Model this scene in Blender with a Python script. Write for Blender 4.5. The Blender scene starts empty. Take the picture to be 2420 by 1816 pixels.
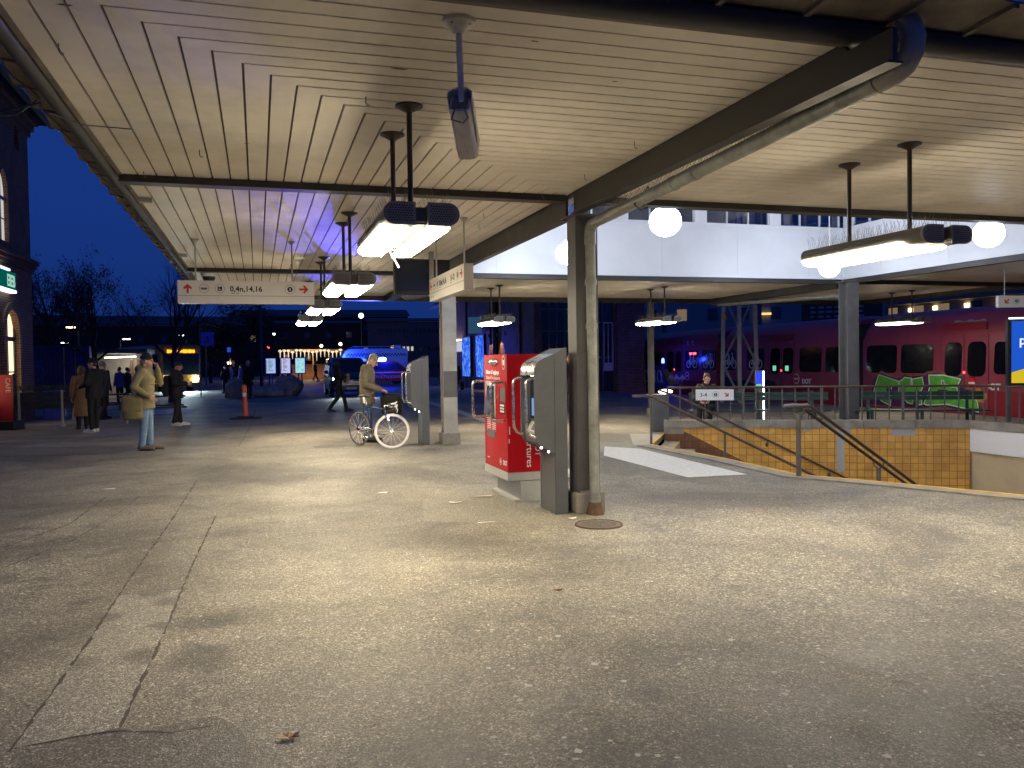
import bpy, bmesh, math, random
from mathutils import Vector, Matrix
from mathutils.geometry import tessellate_polygon

random.seed(7)
sc = bpy.context.scene
COL = sc.collection
R = math.radians
PI = math.pi

# ------------------------------------------------------------------ camera
cam_d = bpy.data.cameras.new('camera')
cam = bpy.data.objects.new('camera', cam_d)
COL.objects.link(cam)
cam_d.sensor_fit = 'HORIZONTAL'
cam_d.sensor_width = 36.0
cam_d.lens = 36.0 * 1970.88 / 2420.0
cam_d.clip_start = 0.05
cam_d.clip_end = 3000
YAW, PITCH, ROLL = R(16.927), R(1.538), R(-0.8014)
_f = Vector((math.sin(YAW) * math.cos(PITCH), math.cos(YAW) * math.cos(PITCH), -math.sin(PITCH)))
_r0 = Vector((math.cos(YAW), -math.sin(YAW), 0))
_u0 = _r0.cross(_f)
_r = _r0 * math.cos(ROLL) + _u0 * math.sin(ROLL)
_u = _u0 * math.cos(ROLL) - _r0 * math.sin(ROLL)
cam.matrix_world = Matrix(((_r.x, _u.x, -_f.x, 0), (_r.y, _u.y, -_f.y, 0), (_r.z, _u.z, -_f.z, 1.62), (0, 0, 0, 1)))
sc.camera = cam

# ------------------------------------------------------------------ dusk sky
world = bpy.data.worlds.new('World')
sc.world = world
world.use_nodes = True
wt = world.node_tree
wt.nodes.clear()
w_out = wt.nodes.new('ShaderNodeOutputWorld')
w_bg = wt.nodes.new('ShaderNodeBackground')
w_sky = wt.nodes.new('ShaderNodeTexSky')
w_sky.sky_type = 'NISHITA'
w_sky.sun_disc = False
w_sky.sun_elevation = R(-0.6)
w_sky.sun_rotation = R(200)
w_sky.air_density = 1.0
w_sky.dust_density = 0.3
w_sky.ozone_density = 6.0
w_mul = wt.nodes.new('ShaderNodeMix')
w_mul.data_type = 'RGBA'
w_mul.blend_type = 'MULTIPLY'
w_mul.inputs[0].default_value = 1.0
w_mul.inputs[7].default_value = (0.06, 0.26, 1.55, 1)
w_bw = wt.nodes.new('ShaderNodeRGBToBW')
wt.links.new(w_sky.outputs[0], w_bw.inputs[0])
w_pow = wt.nodes.new('ShaderNodeMath')
w_pow.operation = 'POWER'
w_pow.inputs[1].default_value = 0.4
wt.links.new(w_bw.outputs[0], w_pow.inputs[0])
wt.links.new(w_pow.outputs[0], w_mul.inputs[6])
wt.links.new(w_mul.outputs[2], w_bg.inputs[0])
w_bg.inputs[1].default_value = 0.15
wt.links.new(w_bg.outputs[0], w_out.inputs[0])

sc.view_settings.view_transform = 'Standard'
sc.view_settings.look = 'None'
sc.view_settings.gamma = 1.0
sc.view_settings.exposure = 1.2
sc.view_settings.use_curve_mapping = False
sc.cycles.use_denoising = True
sc.cycles.max_bounces = 7
sc.cycles.diffuse_bounces = 4
sc.cycles.glossy_bounces = 3
sc.cycles.transparent_max_bounces = 8
sc.cycles.caustics_reflective = False
sc.cycles.caustics_refractive = False
sc.cycles.sample_clamp_indirect = 6.0

# ------------------------------------------------------------------ materials
def new_mat(name):
    m = bpy.data.materials.new(name)
    m.use_nodes = True
    nt = m.node_tree
    nt.nodes.clear()
    out = nt.nodes.new('ShaderNodeOutputMaterial')
    return m, nt, out

def nd(nt, kind, **kw):
    n = nt.nodes.new(kind)
    for k, v in kw.items():
        if k in n.inputs.keys():
            n.inputs[k].default_value = v
        else:
            setattr(n, k, v)
    return n

def ramp(nt, src, stops):
    r = nt.nodes.new('ShaderNodeValToRGB')
    e = r.color_ramp.elements
    while len(e) < len(stops):
        e.new(0.5)
    for i, (p, c) in enumerate(stops):
        e[i].position = p
        e[i].color = (c[0], c[1], c[2], 1) if isinstance(c, (tuple, list)) else (c, c, c, 1)
    nt.links.new(src, r.inputs[0])
    return r.outputs[0]

def mixc(nt, fac, a, b, mode='MIX'):
    m = nt.nodes.new('ShaderNodeMix')
    m.data_type = 'RGBA'
    m.blend_type = mode
    for s, v in ((0, fac), (6, a), (7, b)):
        if isinstance(v, (int, float)):
            m.inputs[s].default_value = v
        elif isinstance(v, (tuple, list)):
            m.inputs[s].default_value = (v[0], v[1], v[2], 1)
        else:
            nt.links.new(v, m.inputs[s])
    return m.outputs[2]

def pm(name, col, rough=0.6, metal=0.0, var=0.18, scale=5.0, bump=0.0, bscale=60.0, dirt=None, coat=0.0, spec=0.5):
    """painted / plain surface with uneven tone, optional dirt colour and fine bump"""
    m, nt, out = new_mat(name)
    b = nd(nt, 'ShaderNodeBsdfPrincipled', Roughness=rough, Metallic=metal)
    b.inputs['Specular IOR Level'].default_value = spec
    if coat:
        b.inputs['Coat Weight'].default_value = coat
    tc = nt.nodes.new('ShaderNodeTexCoord')
    n1 = nd(nt, 'ShaderNodeTexNoise', Scale=scale, Detail=6.0, Roughness=0.6)
    nt.links.new(tc.outputs['Object'], n1.inputs['Vector'])
    lo = tuple(c * (1 - var) for c in col)
    hi = tuple(min(1, c * (1 + var)) for c in col)
    c = ramp(nt, n1.outputs[0], [(0.3, lo), (0.7, hi)])
    if dirt:
        n3 = nd(nt, 'ShaderNodeTexNoise', Scale=scale * 0.6, Detail=8.0, Roughness=0.7)
        nt.links.new(tc.outputs['Object'], n3.inputs['Vector'])
        f = ramp(nt, n3.outputs[0], [(0.5, 0.0), (0.72, 0.7)])
        c = mixc(nt, f, c, dirt)
    nt.links.new(c, b.inputs['Base Color'])
    rr = ramp(nt, n1.outputs[0], [(0.3, max(0.02, rough - 0.08)), (0.7, min(1, rough + 0.08))])
    nt.links.new(rr, b.inputs['Roughness'])
    if bump:
        n2 = nd(nt, 'ShaderNodeTexNoise', Scale=bscale, Detail=4.0)
        nt.links.new(tc.outputs['Object'], n2.inputs['Vector'])
        bp = nd(nt, 'ShaderNodeBump', Strength=bump, Distance=0.01)
        nt.links.new(n2.outputs[0], bp.inputs['Height'])
        nt.links.new(bp.outputs[0], b.inputs['Normal'])
    nt.links.new(b.outputs[0], out.inputs[0])
    return m

def em(name, col, strength):
    m, nt, out = new_mat(name)
    e = nd(nt, 'ShaderNodeEmission', Strength=strength)
    e.inputs[0].default_value = (col[0], col[1], col[2], 1)
    nt.links.new(e.outputs[0], out.inputs[0])
    return m

def glass(name, tint=(0.6, 0.7, 0.8), gloss=0.12, rough=0.03):
    m, nt, out = new_mat(name)
    t = nd(nt, 'ShaderNodeBsdfTransparent')
    t.inputs[0].default_value = (tint[0], tint[1], tint[2], 1)
    g = nd(nt, 'ShaderNodeBsdfGlossy', Roughness=rough)
    mx = nd(nt, 'ShaderNodeMixShader')
    mx.inputs[0].default_value = gloss
    nt.links.new(t.outputs[0], mx.inputs[1])
    nt.links.new(g.outputs[0], mx.inputs[2])
    nt.links.new(mx.outputs[0], out.inputs[0])
    return m

def asphalt(name, lo, hi, stain=1.0, grain=150.0, stains_and_shade=()):
    m, nt, out = new_mat(name)
    b = nd(nt, 'ShaderNodeBsdfPrincipled', Roughness=0.62)
    tc = nt.nodes.new('ShaderNodeTexCoord')
    O = tc.outputs['Object']
    big = nd(nt, 'ShaderNodeTexNoise', Scale=0.42, Detail=7.0, Roughness=0.62, Distortion=0.6)
    mid = nd(nt, 'ShaderNodeTexNoise', Scale=2.3, Detail=9.0, Roughness=0.72)
    fine = nd(nt, 'ShaderNodeTexNoise', Scale=38.0, Detail=5.0, Roughness=0.8)
    vor = nd(nt, 'ShaderNodeTexVoronoi', Scale=grain)
    for n in (big, mid, fine, vor):
        nt.links.new(O, n.inputs['Vector'])
    c = ramp(nt, big.outputs[0], [(0.33, lo), (0.62, hi)])
    k = ramp(nt, mid.outputs[0], [(0.34, 0.40), (0.47, 0.90), (0.56, 1.02), (0.68, 1.22)])
    c = mixc(nt, 0.85 * stain, c, k, 'MULTIPLY')
    k2 = ramp(nt, fine.outputs[0], [(0.3, 0.6), (0.7, 1.3)])
    c = mixc(nt, 0.8, c, k2, 'MULTIPLY')
    sep = nt.nodes.new('ShaderNodeSeparateColor')
    nt.links.new(vor.outputs['Color'], sep.inputs[0])
    k3 = ramp(nt, sep.outputs[0], [(0.0, 0.45), (0.35, 0.85), (0.8, 1.15), (0.93, 2.4)])
    c = mixc(nt, 0.85, c, k3, 'MULTIPLY')
    vo2 = nd(nt, 'ShaderNodeTexVoronoi', Scale=grain * 0.58)
    nt.links.new(O, vo2.inputs['Vector'])
    sp2 = nt.nodes.new('ShaderNodeSeparateColor')
    nt.links.new(vo2.outputs['Color'], sp2.inputs[0])
    k4 = ramp(nt, sp2.outputs[1], [(0.0, 0.42), (0.25, 0.8), (0.7, 1.08), (0.9, 1.25), (0.97, 2.1)])
    c = mixc(nt, 0.7, c, k4, 'MULTIPLY')
    for sx_, sy_, sr_, sk_ in stains_and_shade:      # stains and darker ground, ragged outlines; wide left ones paint in weaker lamp light
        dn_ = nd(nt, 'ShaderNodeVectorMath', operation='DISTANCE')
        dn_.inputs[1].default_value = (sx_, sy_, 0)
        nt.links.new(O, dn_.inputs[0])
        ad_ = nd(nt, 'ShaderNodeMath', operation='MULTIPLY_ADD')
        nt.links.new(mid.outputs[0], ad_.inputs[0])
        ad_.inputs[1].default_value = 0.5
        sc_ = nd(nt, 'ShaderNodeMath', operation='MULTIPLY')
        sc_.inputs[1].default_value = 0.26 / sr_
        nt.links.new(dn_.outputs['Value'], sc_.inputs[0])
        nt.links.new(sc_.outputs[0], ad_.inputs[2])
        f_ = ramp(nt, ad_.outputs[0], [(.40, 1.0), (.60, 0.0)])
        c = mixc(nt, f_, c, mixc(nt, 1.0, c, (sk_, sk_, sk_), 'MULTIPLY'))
    nt.links.new(c, b.inputs['Base Color'])
    rr = ramp(nt, mid.outputs[0], [(0.3, 0.48), (0.7, 0.8)])
    nt.links.new(rr, b.inputs['Roughness'])
    bp = nd(nt, 'ShaderNodeBump', Strength=0.55, Distance=0.004)
    nt.links.new(vor.outputs['Distance'], bp.inputs['Height'])
    nt.links.new(bp.outputs[0], b.inputs['Normal'])
    nt.links.new(b.outputs[0], out.inputs[0])
    return m

def brick(name, c1, c2, mortar, w=0.24, h=0.075, dirx=(1, 1, 0), squash=0.5, msize=0.012, rough=0.75, offset=0.5):
    m, nt, out = new_mat(name)
    b = nd(nt, 'ShaderNodeBsdfPrincipled', Roughness=rough)
    tc = nt.nodes.new('ShaderNodeTexCoord')
    dot = nd(nt, 'ShaderNodeVectorMath', operation='DOT_PRODUCT')
    dot.inputs[1].default_value = dirx
    nt.links.new(tc.outputs['Object'], dot.inputs[0])
    sep = nt.nodes.new('ShaderNodeSeparateXYZ')
    nt.links.new(tc.outputs['Object'], sep.inputs[0])
    cmb = nt.nodes.new('ShaderNodeCombineXYZ')
    nt.links.new(dot.outputs['Value'], cmb.inputs[0])
    nt.links.new(sep.outputs[2], cmb.inputs[1])
    bt = nd(nt, 'ShaderNodeTexBrick', offset=offset)
    bt.inputs['Color1'].default_value = (*c1, 1)
    bt.inputs['Color2'].default_value = (*c2, 1)
    bt.inputs['Mortar'].default_value = (*mortar, 1)
    bt.inputs['Scale'].default_value = 1.0
    bt.inputs['Mortar Size'].default_value = msize
    bt.inputs['Mortar Smooth'].default_value = 0.15
    bt.inputs['Brick Width'].default_value = w
    bt.inputs['Row Height'].default_value = h
    nt.links.new(cmb.outputs[0], bt.inputs['Vector'])
    n1 = nd(nt, 'ShaderNodeTexNoise', Scale=1.7, Detail=7.0, Roughness=0.7)
    nt.links.new(tc.outputs['Object'], n1.inputs['Vector'])
    k = ramp(nt, n1.outputs[0], [(0.32, 0.62), (0.68, 1.15)])
    c = mixc(nt, 0.9, bt.outputs['Color'], k, 'MULTIPLY')
    nt.links.new(c, b.inputs['Base Color'])
    inv = nd(nt, 'ShaderNodeMath', operation='SUBTRACT')
    inv.inputs[0].default_value = 1.0
    nt.links.new(bt.outputs['Fac'], inv.inputs[1])
    bp = nd(nt, 'ShaderNodeBump', Strength=0.5, Distance=0.008)
    nt.links.new(inv.outputs[0], bp.inputs['Height'])
    nt.links.new(bp.outputs[0], b.inputs['Normal'])
    nt.links.new(b.outputs[0], out.inputs[0])
    return m

M = {}
M['asphalt'] = asphalt('asphalt', (0.120, 0.108, 0.088), (0.300, 0.272, 0.220), stains_and_shade=((1.55, 3.0, .50, .55), (0.55, 3.2, .40, .62), (1.75, 7.4, .38, .72), (-0.35, 4.9, .20, .6), (-0.28, 5.6, .16, .65), (2.75, 8.75, .52, .55), (0.4, 12.2, .5, .7), (0.9, 9.0, .3, .8), (-4.6, 8.2, 2.15, .50), (-1.9, 5.2, .62, .72), (5.4, 11.9, 1.75, .55), (-6, 15, 2.5, .6)))  # wide left entries put the lamp falloff into the asphalt colour
M['asphalt_coarse'] = asphalt('asphalt_coarse', (0.120, 0.107, 0.088), (0.27, 0.245, 0.20), 0.95, 105.0)
M['asphalt_apron'] = asphalt('asphalt_apron', (0.225, 0.210, 0.170), (0.275, 0.256, 0.205), 0.5, 200.0)
M['asphalt_patch'] = asphalt('asphalt_repair', (0.235, 0.220, 0.188), (0.315, 0.292, 0.245), 0.5, 185.0, ((-0.62, 6.15, .12, .55), (-0.63, 5.05, .14, .55), (-0.97, 5.9, .10, .6), (-0.98, 5.0, .10, .65), (-0.6, 5.6, .08, .6), (-0.75, 6.45, .12, .6)))
M['asphalt_dark'] = asphalt('asphalt_dark', (0.105, 0.096, 0.080), (0.20, 0.182, 0.15), 0.8)
M['crack'] = pm('crack_filler', (0.085, 0.075, 0.062), 0.9, var=0.4, scale=30)
M['gum'] = pm('trodden_gum', (0.42, 0.4, 0.36), 0.8, var=0.3, scale=2)
M['board'] = pm('ceiling_boards', (0.79, 0.735, 0.64), 0.5, var=0.12, scale=1.1, bump=0.06, bscale=9, dirt=(0.50, 0.44, 0.36), spec=0.3)
M['gap'] = pm('board_gap', (0.10, 0.085, 0.065), 0.9)
M['steel'] = pm('grey_painted_steel', (0.125, 0.12, 0.118), 0.5, var=0.2, scale=3, bump=0.05)
M['steel_l'] = pm('light_grey_paint', (0.40, 0.385, 0.35), 0.55, var=0.2, scale=2.5, dirt=(0.22, 0.2, 0.17))
M['steel_d'] = pm('dark_grey_paint', (0.10, 0.10, 0.098), 0.5, var=0.25, scale=3)
M['brown'] = pm('dark_brown_steel', (0.036, 0.032, 0.029), 0.5, var=0.3, scale=4)
M['gutter'] = pm('gutter_zinc', (0.036, 0.034, 0.036), 0.55, var=0.3, scale=4)
M['sheet'] = pm('fibre_cement', (0.19, 0.16, 0.13), 0.9, var=0.35, scale=4, bump=0.2)
M['galv'] = pm('galvanised_pipe', (0.27, 0.28, 0.25), 0.45, 0.1, var=0.3, scale=7, dirt=(0.12, 0.11, 0.09))
M['rust'] = pm('rusty_iron', (0.115, 0.065, 0.042), 0.85, var=0.45, scale=14, bump=0.4)
M['concrete'] = pm('concrete', (0.27, 0.25, 0.21), 0.85, var=0.3, scale=4, bump=0.25, dirt=(0.12, 0.105, 0.085))
M['concrete_l'] = pm('pale_concrete', (0.40, 0.37, 0.31), 0.85, var=0.2, scale=5, bump=0.2)
M['white'] = pm('white_paint', (0.78, 0.79, 0.80), 0.45, var=0.05, scale=1.2)
M['lining'] = pm('white_panels', (0.76, 0.78, 0.82), 0.4, var=0.05, scale=0.9, dirt=(0.70, 0.72, 0.76))
M['mast'] = pm('mast_grey', (0.30, 0.30, 0.29), 0.6, var=0.2, scale=4)
M['joint'] = pm('panel_joint', (0.60, 0.61, 0.64), 0.6)
M['old_paving'] = asphalt('old_paving', (0.062, 0.056, 0.046), (0.17, 0.154, 0.125), 1.0, 120.0)
M['cream'] = pm('cream_sign', (0.72, 0.69, 0.62), 0.4, var=0.05, scale=2)
M['black'] = pm('black_plastic', (0.015, 0.015, 0.017), 0.45)
M['ink'] = pm('black_ink', (0.012, 0.012, 0.012), 0.6)
M['redink'] = pm('red_ink', (0.55, 0.012, 0.02), 0.5, var=0.05)
M['lamp_body'] = pm('lamp_housing', (0.12, 0.115, 0.105), 0.45, 0.3, var=0.15)
M['lamp_cap'] = pm('lamp_end_cap', (0.22, 0.22, 0.215), 0.5, var=0.15)
M['pole'] = pm('dark_bronze_pole', (0.055, 0.045, 0.035), 0.45, 0.3, var=0.3)
M['wire'] = pm('steel_wire', (0.22, 0.20, 0.17), 0.4, 0.7)
M['tube'] = em('tube_light', (1.0, 0.86, 0.615), 36.0)
M['tube_dim'] = em('dim_tube_light', (1.0, 0.87, 0.66), 13.0)
M['globe'] = em('globe_light', (0.79, 0.86, 1.0), 33.0)
M['camera_body'] = pm('camera_housing', (0.82, 0.77, 0.68), 0.45, 0.0, var=0.15, scale=8, dirt=(0.42, 0.36, 0.27))
M['camera_dark'] = pm('camera_dark', (0.22, 0.20, 0.17), 0.5)
M['red'] = pm('red_machine', (0.40, 0.006, 0.013), 0.42, var=0.12, scale=2, spec=0.16, dirt=(0.27, 0.008, 0.013))
M['grey_m'] = pm('grey_machine_base', (0.42, 0.43, 0.41), 0.45, var=0.12)
M['kiosk'] = pm('kiosk_grey', (0.105, 0.11, 0.115), 0.42, var=0.14, scale=3, bump=0.05, dirt=(0.075, 0.072, 0.066))
M['brushed'] = pm('brushed_steel', (0.55, 0.54, 0.51), 0.28, 0.9, var=0.12, scale=20)
M['screen'] = pm('dark_screen', (0.02, 0.03, 0.06), 0.12, var=0.05)
M['screen_on'] = em('lit_screen', (0.25, 0.42, 0.85), 0.35)
M['led'] = em('white_led', (1.0, 0.97, 0.9), 12.0)
M['tile'] = brick('yellow_tiles', (0.80, 0.45, 0.105), (0.66, 0.35, 0.075), (0.33, 0.18, 0.055), 0.148, 0.148, (0.881, -0.473, 0), msize=0.007, rough=0.3, offset=0.0)
M['tile_brown'] = brick('brown_tiles', (0.20, 0.085, 0.035), (0.16, 0.065, 0.03), (0.08, 0.04, 0.02), 0.155, 0.155, (0.881, -0.473, 0), msize=0.006, rough=0.35, offset=0.0)
M['yellow_line'] = pm('yellow_paint', (0.60, 0.36, 0.05), 0.7, var=0.3, scale=9)
M['plaster'] = pm('beige_plaster', (0.52, 0.42, 0.27), 0.8, var=0.12, scale=2)
M['patch_grey'] = pm('grey_filler', (0.38, 0.38, 0.38), 0.8, var=0.1)
M['rail'] = pm('railing_paint', (0.105, 0.10, 0.092), 0.5, 0.2, var=0.25, scale=10)
M['handrail'] = pm('worn_brown_handrail', (0.085, 0.052, 0.034), 0.4, 0.2, var=0.35, scale=9)
M['darkrail'] = pm('dark_handrail', (0.06, 0.04, 0.03), 0.4, 0.2, var=0.3)
M['bench'] = pm('green_bench_boards', (0.022, 0.045, 0.038), 0.38, var=0.3, scale=5)
M['brickA'] = brick('red_brick', (0.19, 0.065, 0.04), (0.12, 0.042, 0.03), (0.20, 0.17, 0.14))
M['brickB'] = brick('dark_brick', (0.17, 0.06, 0.045), (0.11, 0.04, 0.033), (0.17, 0.15, 0.13))
M['brick_dark'] = pm('brick_moulding', (0.12, 0.05, 0.04), 0.8, var=0.3)
M['slate'] = pm('slate_roof', (0.06, 0.06, 0.07), 0.7, var=0.3)
M['train'] = pm('train_red', (0.31, 0.052, 0.085), 0.4, var=0.15, scale=0.8, coat=0.15, dirt=(0.26, 0.05, 0.09))
M['train_d'] = pm('train_dark_red', (0.26, 0.018, 0.03), 0.4, var=0.12)
M['train_glass'] = pm('train_glass', (0.006, 0.006, 0.009), 0.1, var=0.1)
M['train_under'] = pm('train_skirt', (0.02, 0.02, 0.024), 0.7)
M['blueglass'] = pm('dark_blue_film', (0.012, 0.016, 0.05), 0.15)
M['g_green'] = pm('graffiti_green', (0.10, 0.42, 0.05), 0.5, var=0.35, scale=4)
M['g_white'] = pm('graffiti_white', (0.62, 0.70, 0.66), 0.5)
M['g_purple'] = pm('graffiti_purple', (0.085, 0.02, 0.10), 0.5, var=0.4, scale=3)
M['g_brown'] = pm('graffiti_brown', (0.24, 0.10, 0.08), 0.5, var=0.4, scale=3)
M['g_black'] = pm('graffiti_black', (0.012, 0.01, 0.02), 0.5)
M['g_yellow'] = pm('graffiti_yellow', (0.45, 0.26, 0.035), 0.5, var=0.5, scale=9)
M['g_blue'] = pm('graffiti_blue', (0.05, 0.07, 0.5), 0.5, var=0.4, scale=3)
M['red_led'] = em('red_lamp', (1.0, 0.02, 0.03), 9.0)
M['green_led'] = em('green_display', (0.25, 0.8, 0.5), 0.35)
M['skin'] = pm('skin', (0.56, 0.31, 0.22), 0.5, var=0.12, scale=14, spec=0.35)
M['skin2'] = pm('skin_tan', (0.42, 0.24, 0.16), 0.5, var=0.12, scale=14, spec=0.35)
M['olive'] = pm('olive_parka', (0.235, 0.20, 0.10), 0.85, var=0.22, scale=7, bump=0.5, bscale=22)
M['olive_bag'] = pm('olive_bag', (0.20, 0.165, 0.065), 0.8, var=0.25, scale=8, bump=0.4, bscale=20)
M['jeans'] = pm('blue_jeans', (0.16, 0.25, 0.36), 0.85, var=0.25, scale=8, bump=0.4, bscale=24)
M['jeans_d'] = pm('dark_jeans', (0.06, 0.10, 0.15), 0.85, var=0.3, scale=8, bump=0.4, bscale=24)
M['taupe'] = pm('brown_coat', (0.16, 0.128, 0.085), 0.8, var=0.2, scale=6, bump=0.5, bscale=18)
M['cloth_k'] = pm('black_cloth', (0.012, 0.012, 0.014), 0.85, var=0.4, scale=6, bump=0.4, bscale=20)
M['cloth_n'] = pm('navy_cloth', (0.02, 0.024, 0.04), 0.85, var=0.4, scale=6, bump=0.4, bscale=20)
M['cloth_b'] = pm('blue_cloth', (0.06, 0.08, 0.20), 0.85, var=0.3, scale=6, bump=0.4, bscale=20)
M['cloth_t'] = pm('tan_cloth', (0.26, 0.145, 0.06), 0.85, var=0.3, scale=6, bump=0.4, bscale=20)
M['cloth_g'] = pm('grey_cloth', (0.22, 0.22, 0.21), 0.85, var=0.2, scale=6, bump=0.4, bscale=20)
M['cloth_p'] = pm('purple_cloth', (0.10, 0.08, 0.30), 0.85, var=0.3, scale=6)
M['shoe'] = pm('brown_shoe', (0.17, 0.13, 0.10), 0.6, var=0.2)
M['shoe_w'] = pm('white_shoe', (0.72, 0.70, 0.66), 0.6, var=0.1)
M['shoe_k'] = pm('dark_shoe', (0.02, 0.02, 0.02), 0.5)
M['hair_g'] = pm('grey_hair', (0.22, 0.20, 0.18), 0.7, var=0.35, scale=40, bump=0.6, bscale=90)
M['hair_w'] = pm('white_hair', (0.52, 0.50, 0.46), 0.7, var=0.25, scale=40, bump=0.6, bscale=90)
M['hair_k'] = pm('dark_hair', (0.02, 0.014, 0.01), 0.6, var=0.4, scale=40, bump=0.6, bscale=90)
M['hair_b'] = pm('brown_hair', (0.10, 0.06, 0.03), 0.6, var=0.4, scale=40, bump=0.6, bscale=90)
M['eye'] = pm('eye', (0.02, 0.015, 0.012), 0.2)
M['paper_bag'] = pm('paper_bag', (0.34, 0.22, 0.12), 0.8, var=0.2)
M['phone'] = pm('phone', (0.01, 0.01, 0.012), 0.2)
M['bike_blue'] = pm('bike_blue', (0.018, 0.028, 0.11), 0.25, 0.2, coat=0.5)
M['chrome'] = pm('alloy', (0.66, 0.65, 0.62), 0.22, 0.9, var=0.08)
M['rim_w'] = pm('white_rim', (0.74, 0.71, 0.68), 0.4, var=0.06)
M['tyre'] = pm('tyre', (0.03, 0.03, 0.03), 0.8)
M['tyre_w'] = pm('pale_tyre', (0.62, 0.59, 0.56), 0.6, var=0.1)
M['tyre_t'] = pm('tan_tyre', (0.20, 0.14, 0.09), 0.7, var=0.2)
M['hood'] = pm('white_hood', (0.74, 0.73, 0.70), 0.5)
M['orange'] = pm('orange_plastic', (0.75, 0.10, 0.025), 0.45, var=0.12)
M['reflective'] = pm('reflective_band', (0.70, 0.70, 0.68), 0.35)
M['stone'] = pm('granite', (0.34, 0.31, 0.28), 0.85, var=0.45, scale=2.2, bump=0.5, bscale=14, dirt=(0.2, 0.18, 0.16))
M['stone_r'] = pm('red_granite', (0.36, 0.28, 0.23), 0.85, var=0.4, scale=2.2, bump=0.5, bscale=14, dirt=(0.2, 0.15, 0.12))
M['car_k'] = pm('black_car_paint', (0.012, 0.014, 0.02), 0.18, 0.0, var=0.1, coat=0.8)
M['car_glass'] = pm('car_glass', (0.02, 0.03, 0.05), 0.06)
M['fire_red'] = pm('red_vehicle_paint', (0.50, 0.012, 0.02), 0.3, coat=0.5)
M['veh_w'] = pm('white_vehicle_paint', (0.66, 0.68, 0.70), 0.35, coat=0.3)
M['check'] = pm('check_blue', (0.02, 0.025, 0.09), 0.4)
M['beacon'] = em('blue_beacon', (0.06, 0.20, 1.0), 30.0)
M['headlight'] = em('headlight', (0.75, 1.0, 0.95), 60.0)
M['headlight2'] = em('bus_headlight', (0.72, 0.95, 1.0), 140.0)
M['amber'] = em('amber_display', (1.0, 0.42, 0.02), 1.1)
M['warm'] = em('warm_lamp', (1.0, 0.70, 0.34), 4.0)
M['coldlamp'] = em('cold_lamp', (0.9, 0.95, 1.0), 3.0)
M['warm_win'] = em('warm_window', (1.0, 0.74, 0.42), 0.80)
M['pale_win'] = em('pale_window', (0.85, 0.80, 0.74), 0.30)
M['dim_win'] = em('dim_window', (0.9, 0.62, 0.38), 0.09)
M['bus_y'] = pm('bus_yellow', (0.46, 0.20, 0.03), 0.4)
M['bus_red'] = pm('bus_roof_red', (0.14, 0.06, 0.05), 0.4)
M['bark'] = pm('bark', (0.035, 0.030, 0.028), 0.9, var=0.3, scale=8, bump=0.4)
M['leaf_k'] = pm('dark_leaves', (0.045, 0.05, 0.022), 0.7, var=0.5, scale=1.5)
M['leaf_r'] = pm('rust_leaves', (0.09, 0.045, 0.03), 0.7, var=0.5, scale=1.5)
M['container'] = pm('blue_container', (0.035, 0.045, 0.20), 0.5, var=0.2, scale=2)
M['blue_sign'] = pm('blue_sign', (0.02, 0.05, 0.42), 0.4)
M['white_line'] = pm('white_line', (0.48, 0.48, 0.47), 0.75, var=0.25, scale=6)
M['tactile'] = pm('white_field', (0.62, 0.61, 0.57), 0.75, var=0.18, scale=14, bump=0.6, bscale=45)
M['manhole'] = pm('manhole_iron', (0.175, 0.150, 0.120), 0.7, 0.2, var=0.3, scale=14, bump=0.7, bscale=70)
M['paper'] = pm('paper', (0.82, 0.81, 0.78), 0.7, var=0.05)
M['leaf'] = pm('dry_leaf', (0.62, 0.42, 0.19), 0.6, var=0.3, scale=30)
M['grey_house'] = pm('grey_render', (0.23, 0.26, 0.31), 0.85, var=0.12, scale=0.5)
M['apt'] = pm('apartment_render', (0.28, 0.25, 0.21), 0.85, var=0.12, scale=0.5)
M['dark_render'] = pm('dark_render', (0.09, 0.10, 0.13), 0.85, var=0.12, scale=0.5)
M['win_dark'] = pm('dark_window', (0.02, 0.028, 0.045), 0.12)
M['hill'] = pm('wooded_hill', (0.028, 0.030, 0.030), 0.95, var=0.4, scale=0.06)
M['timber'] = pm('timber', (0.30, 0.17, 0.08), 0.7, var=0.25, scale=4)
M['wallpale'] = pm('pale_shop_wall', (0.55, 0.50, 0.42), 0.8)
M['sign_green'] = em('green_letters_board', (0.0, 0.13, 0.10), 0.30)
M['banner_red'] = pm('red_banner', (0.42, 0.018, 0.03), 0.6)
M['planter'] = pm('planter_boards', (0.03, 0.03, 0.032), 0.7, var=0.3)
M['ballast'] = pm('ballast', (0.07, 0.06, 0.05), 0.9, var=0.5, scale=9, bump=0.8, bscale=30)
M['lantern_glass'] = glass('lantern_glass', (0.92, 0.95, 1.0), 0.10)

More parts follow.
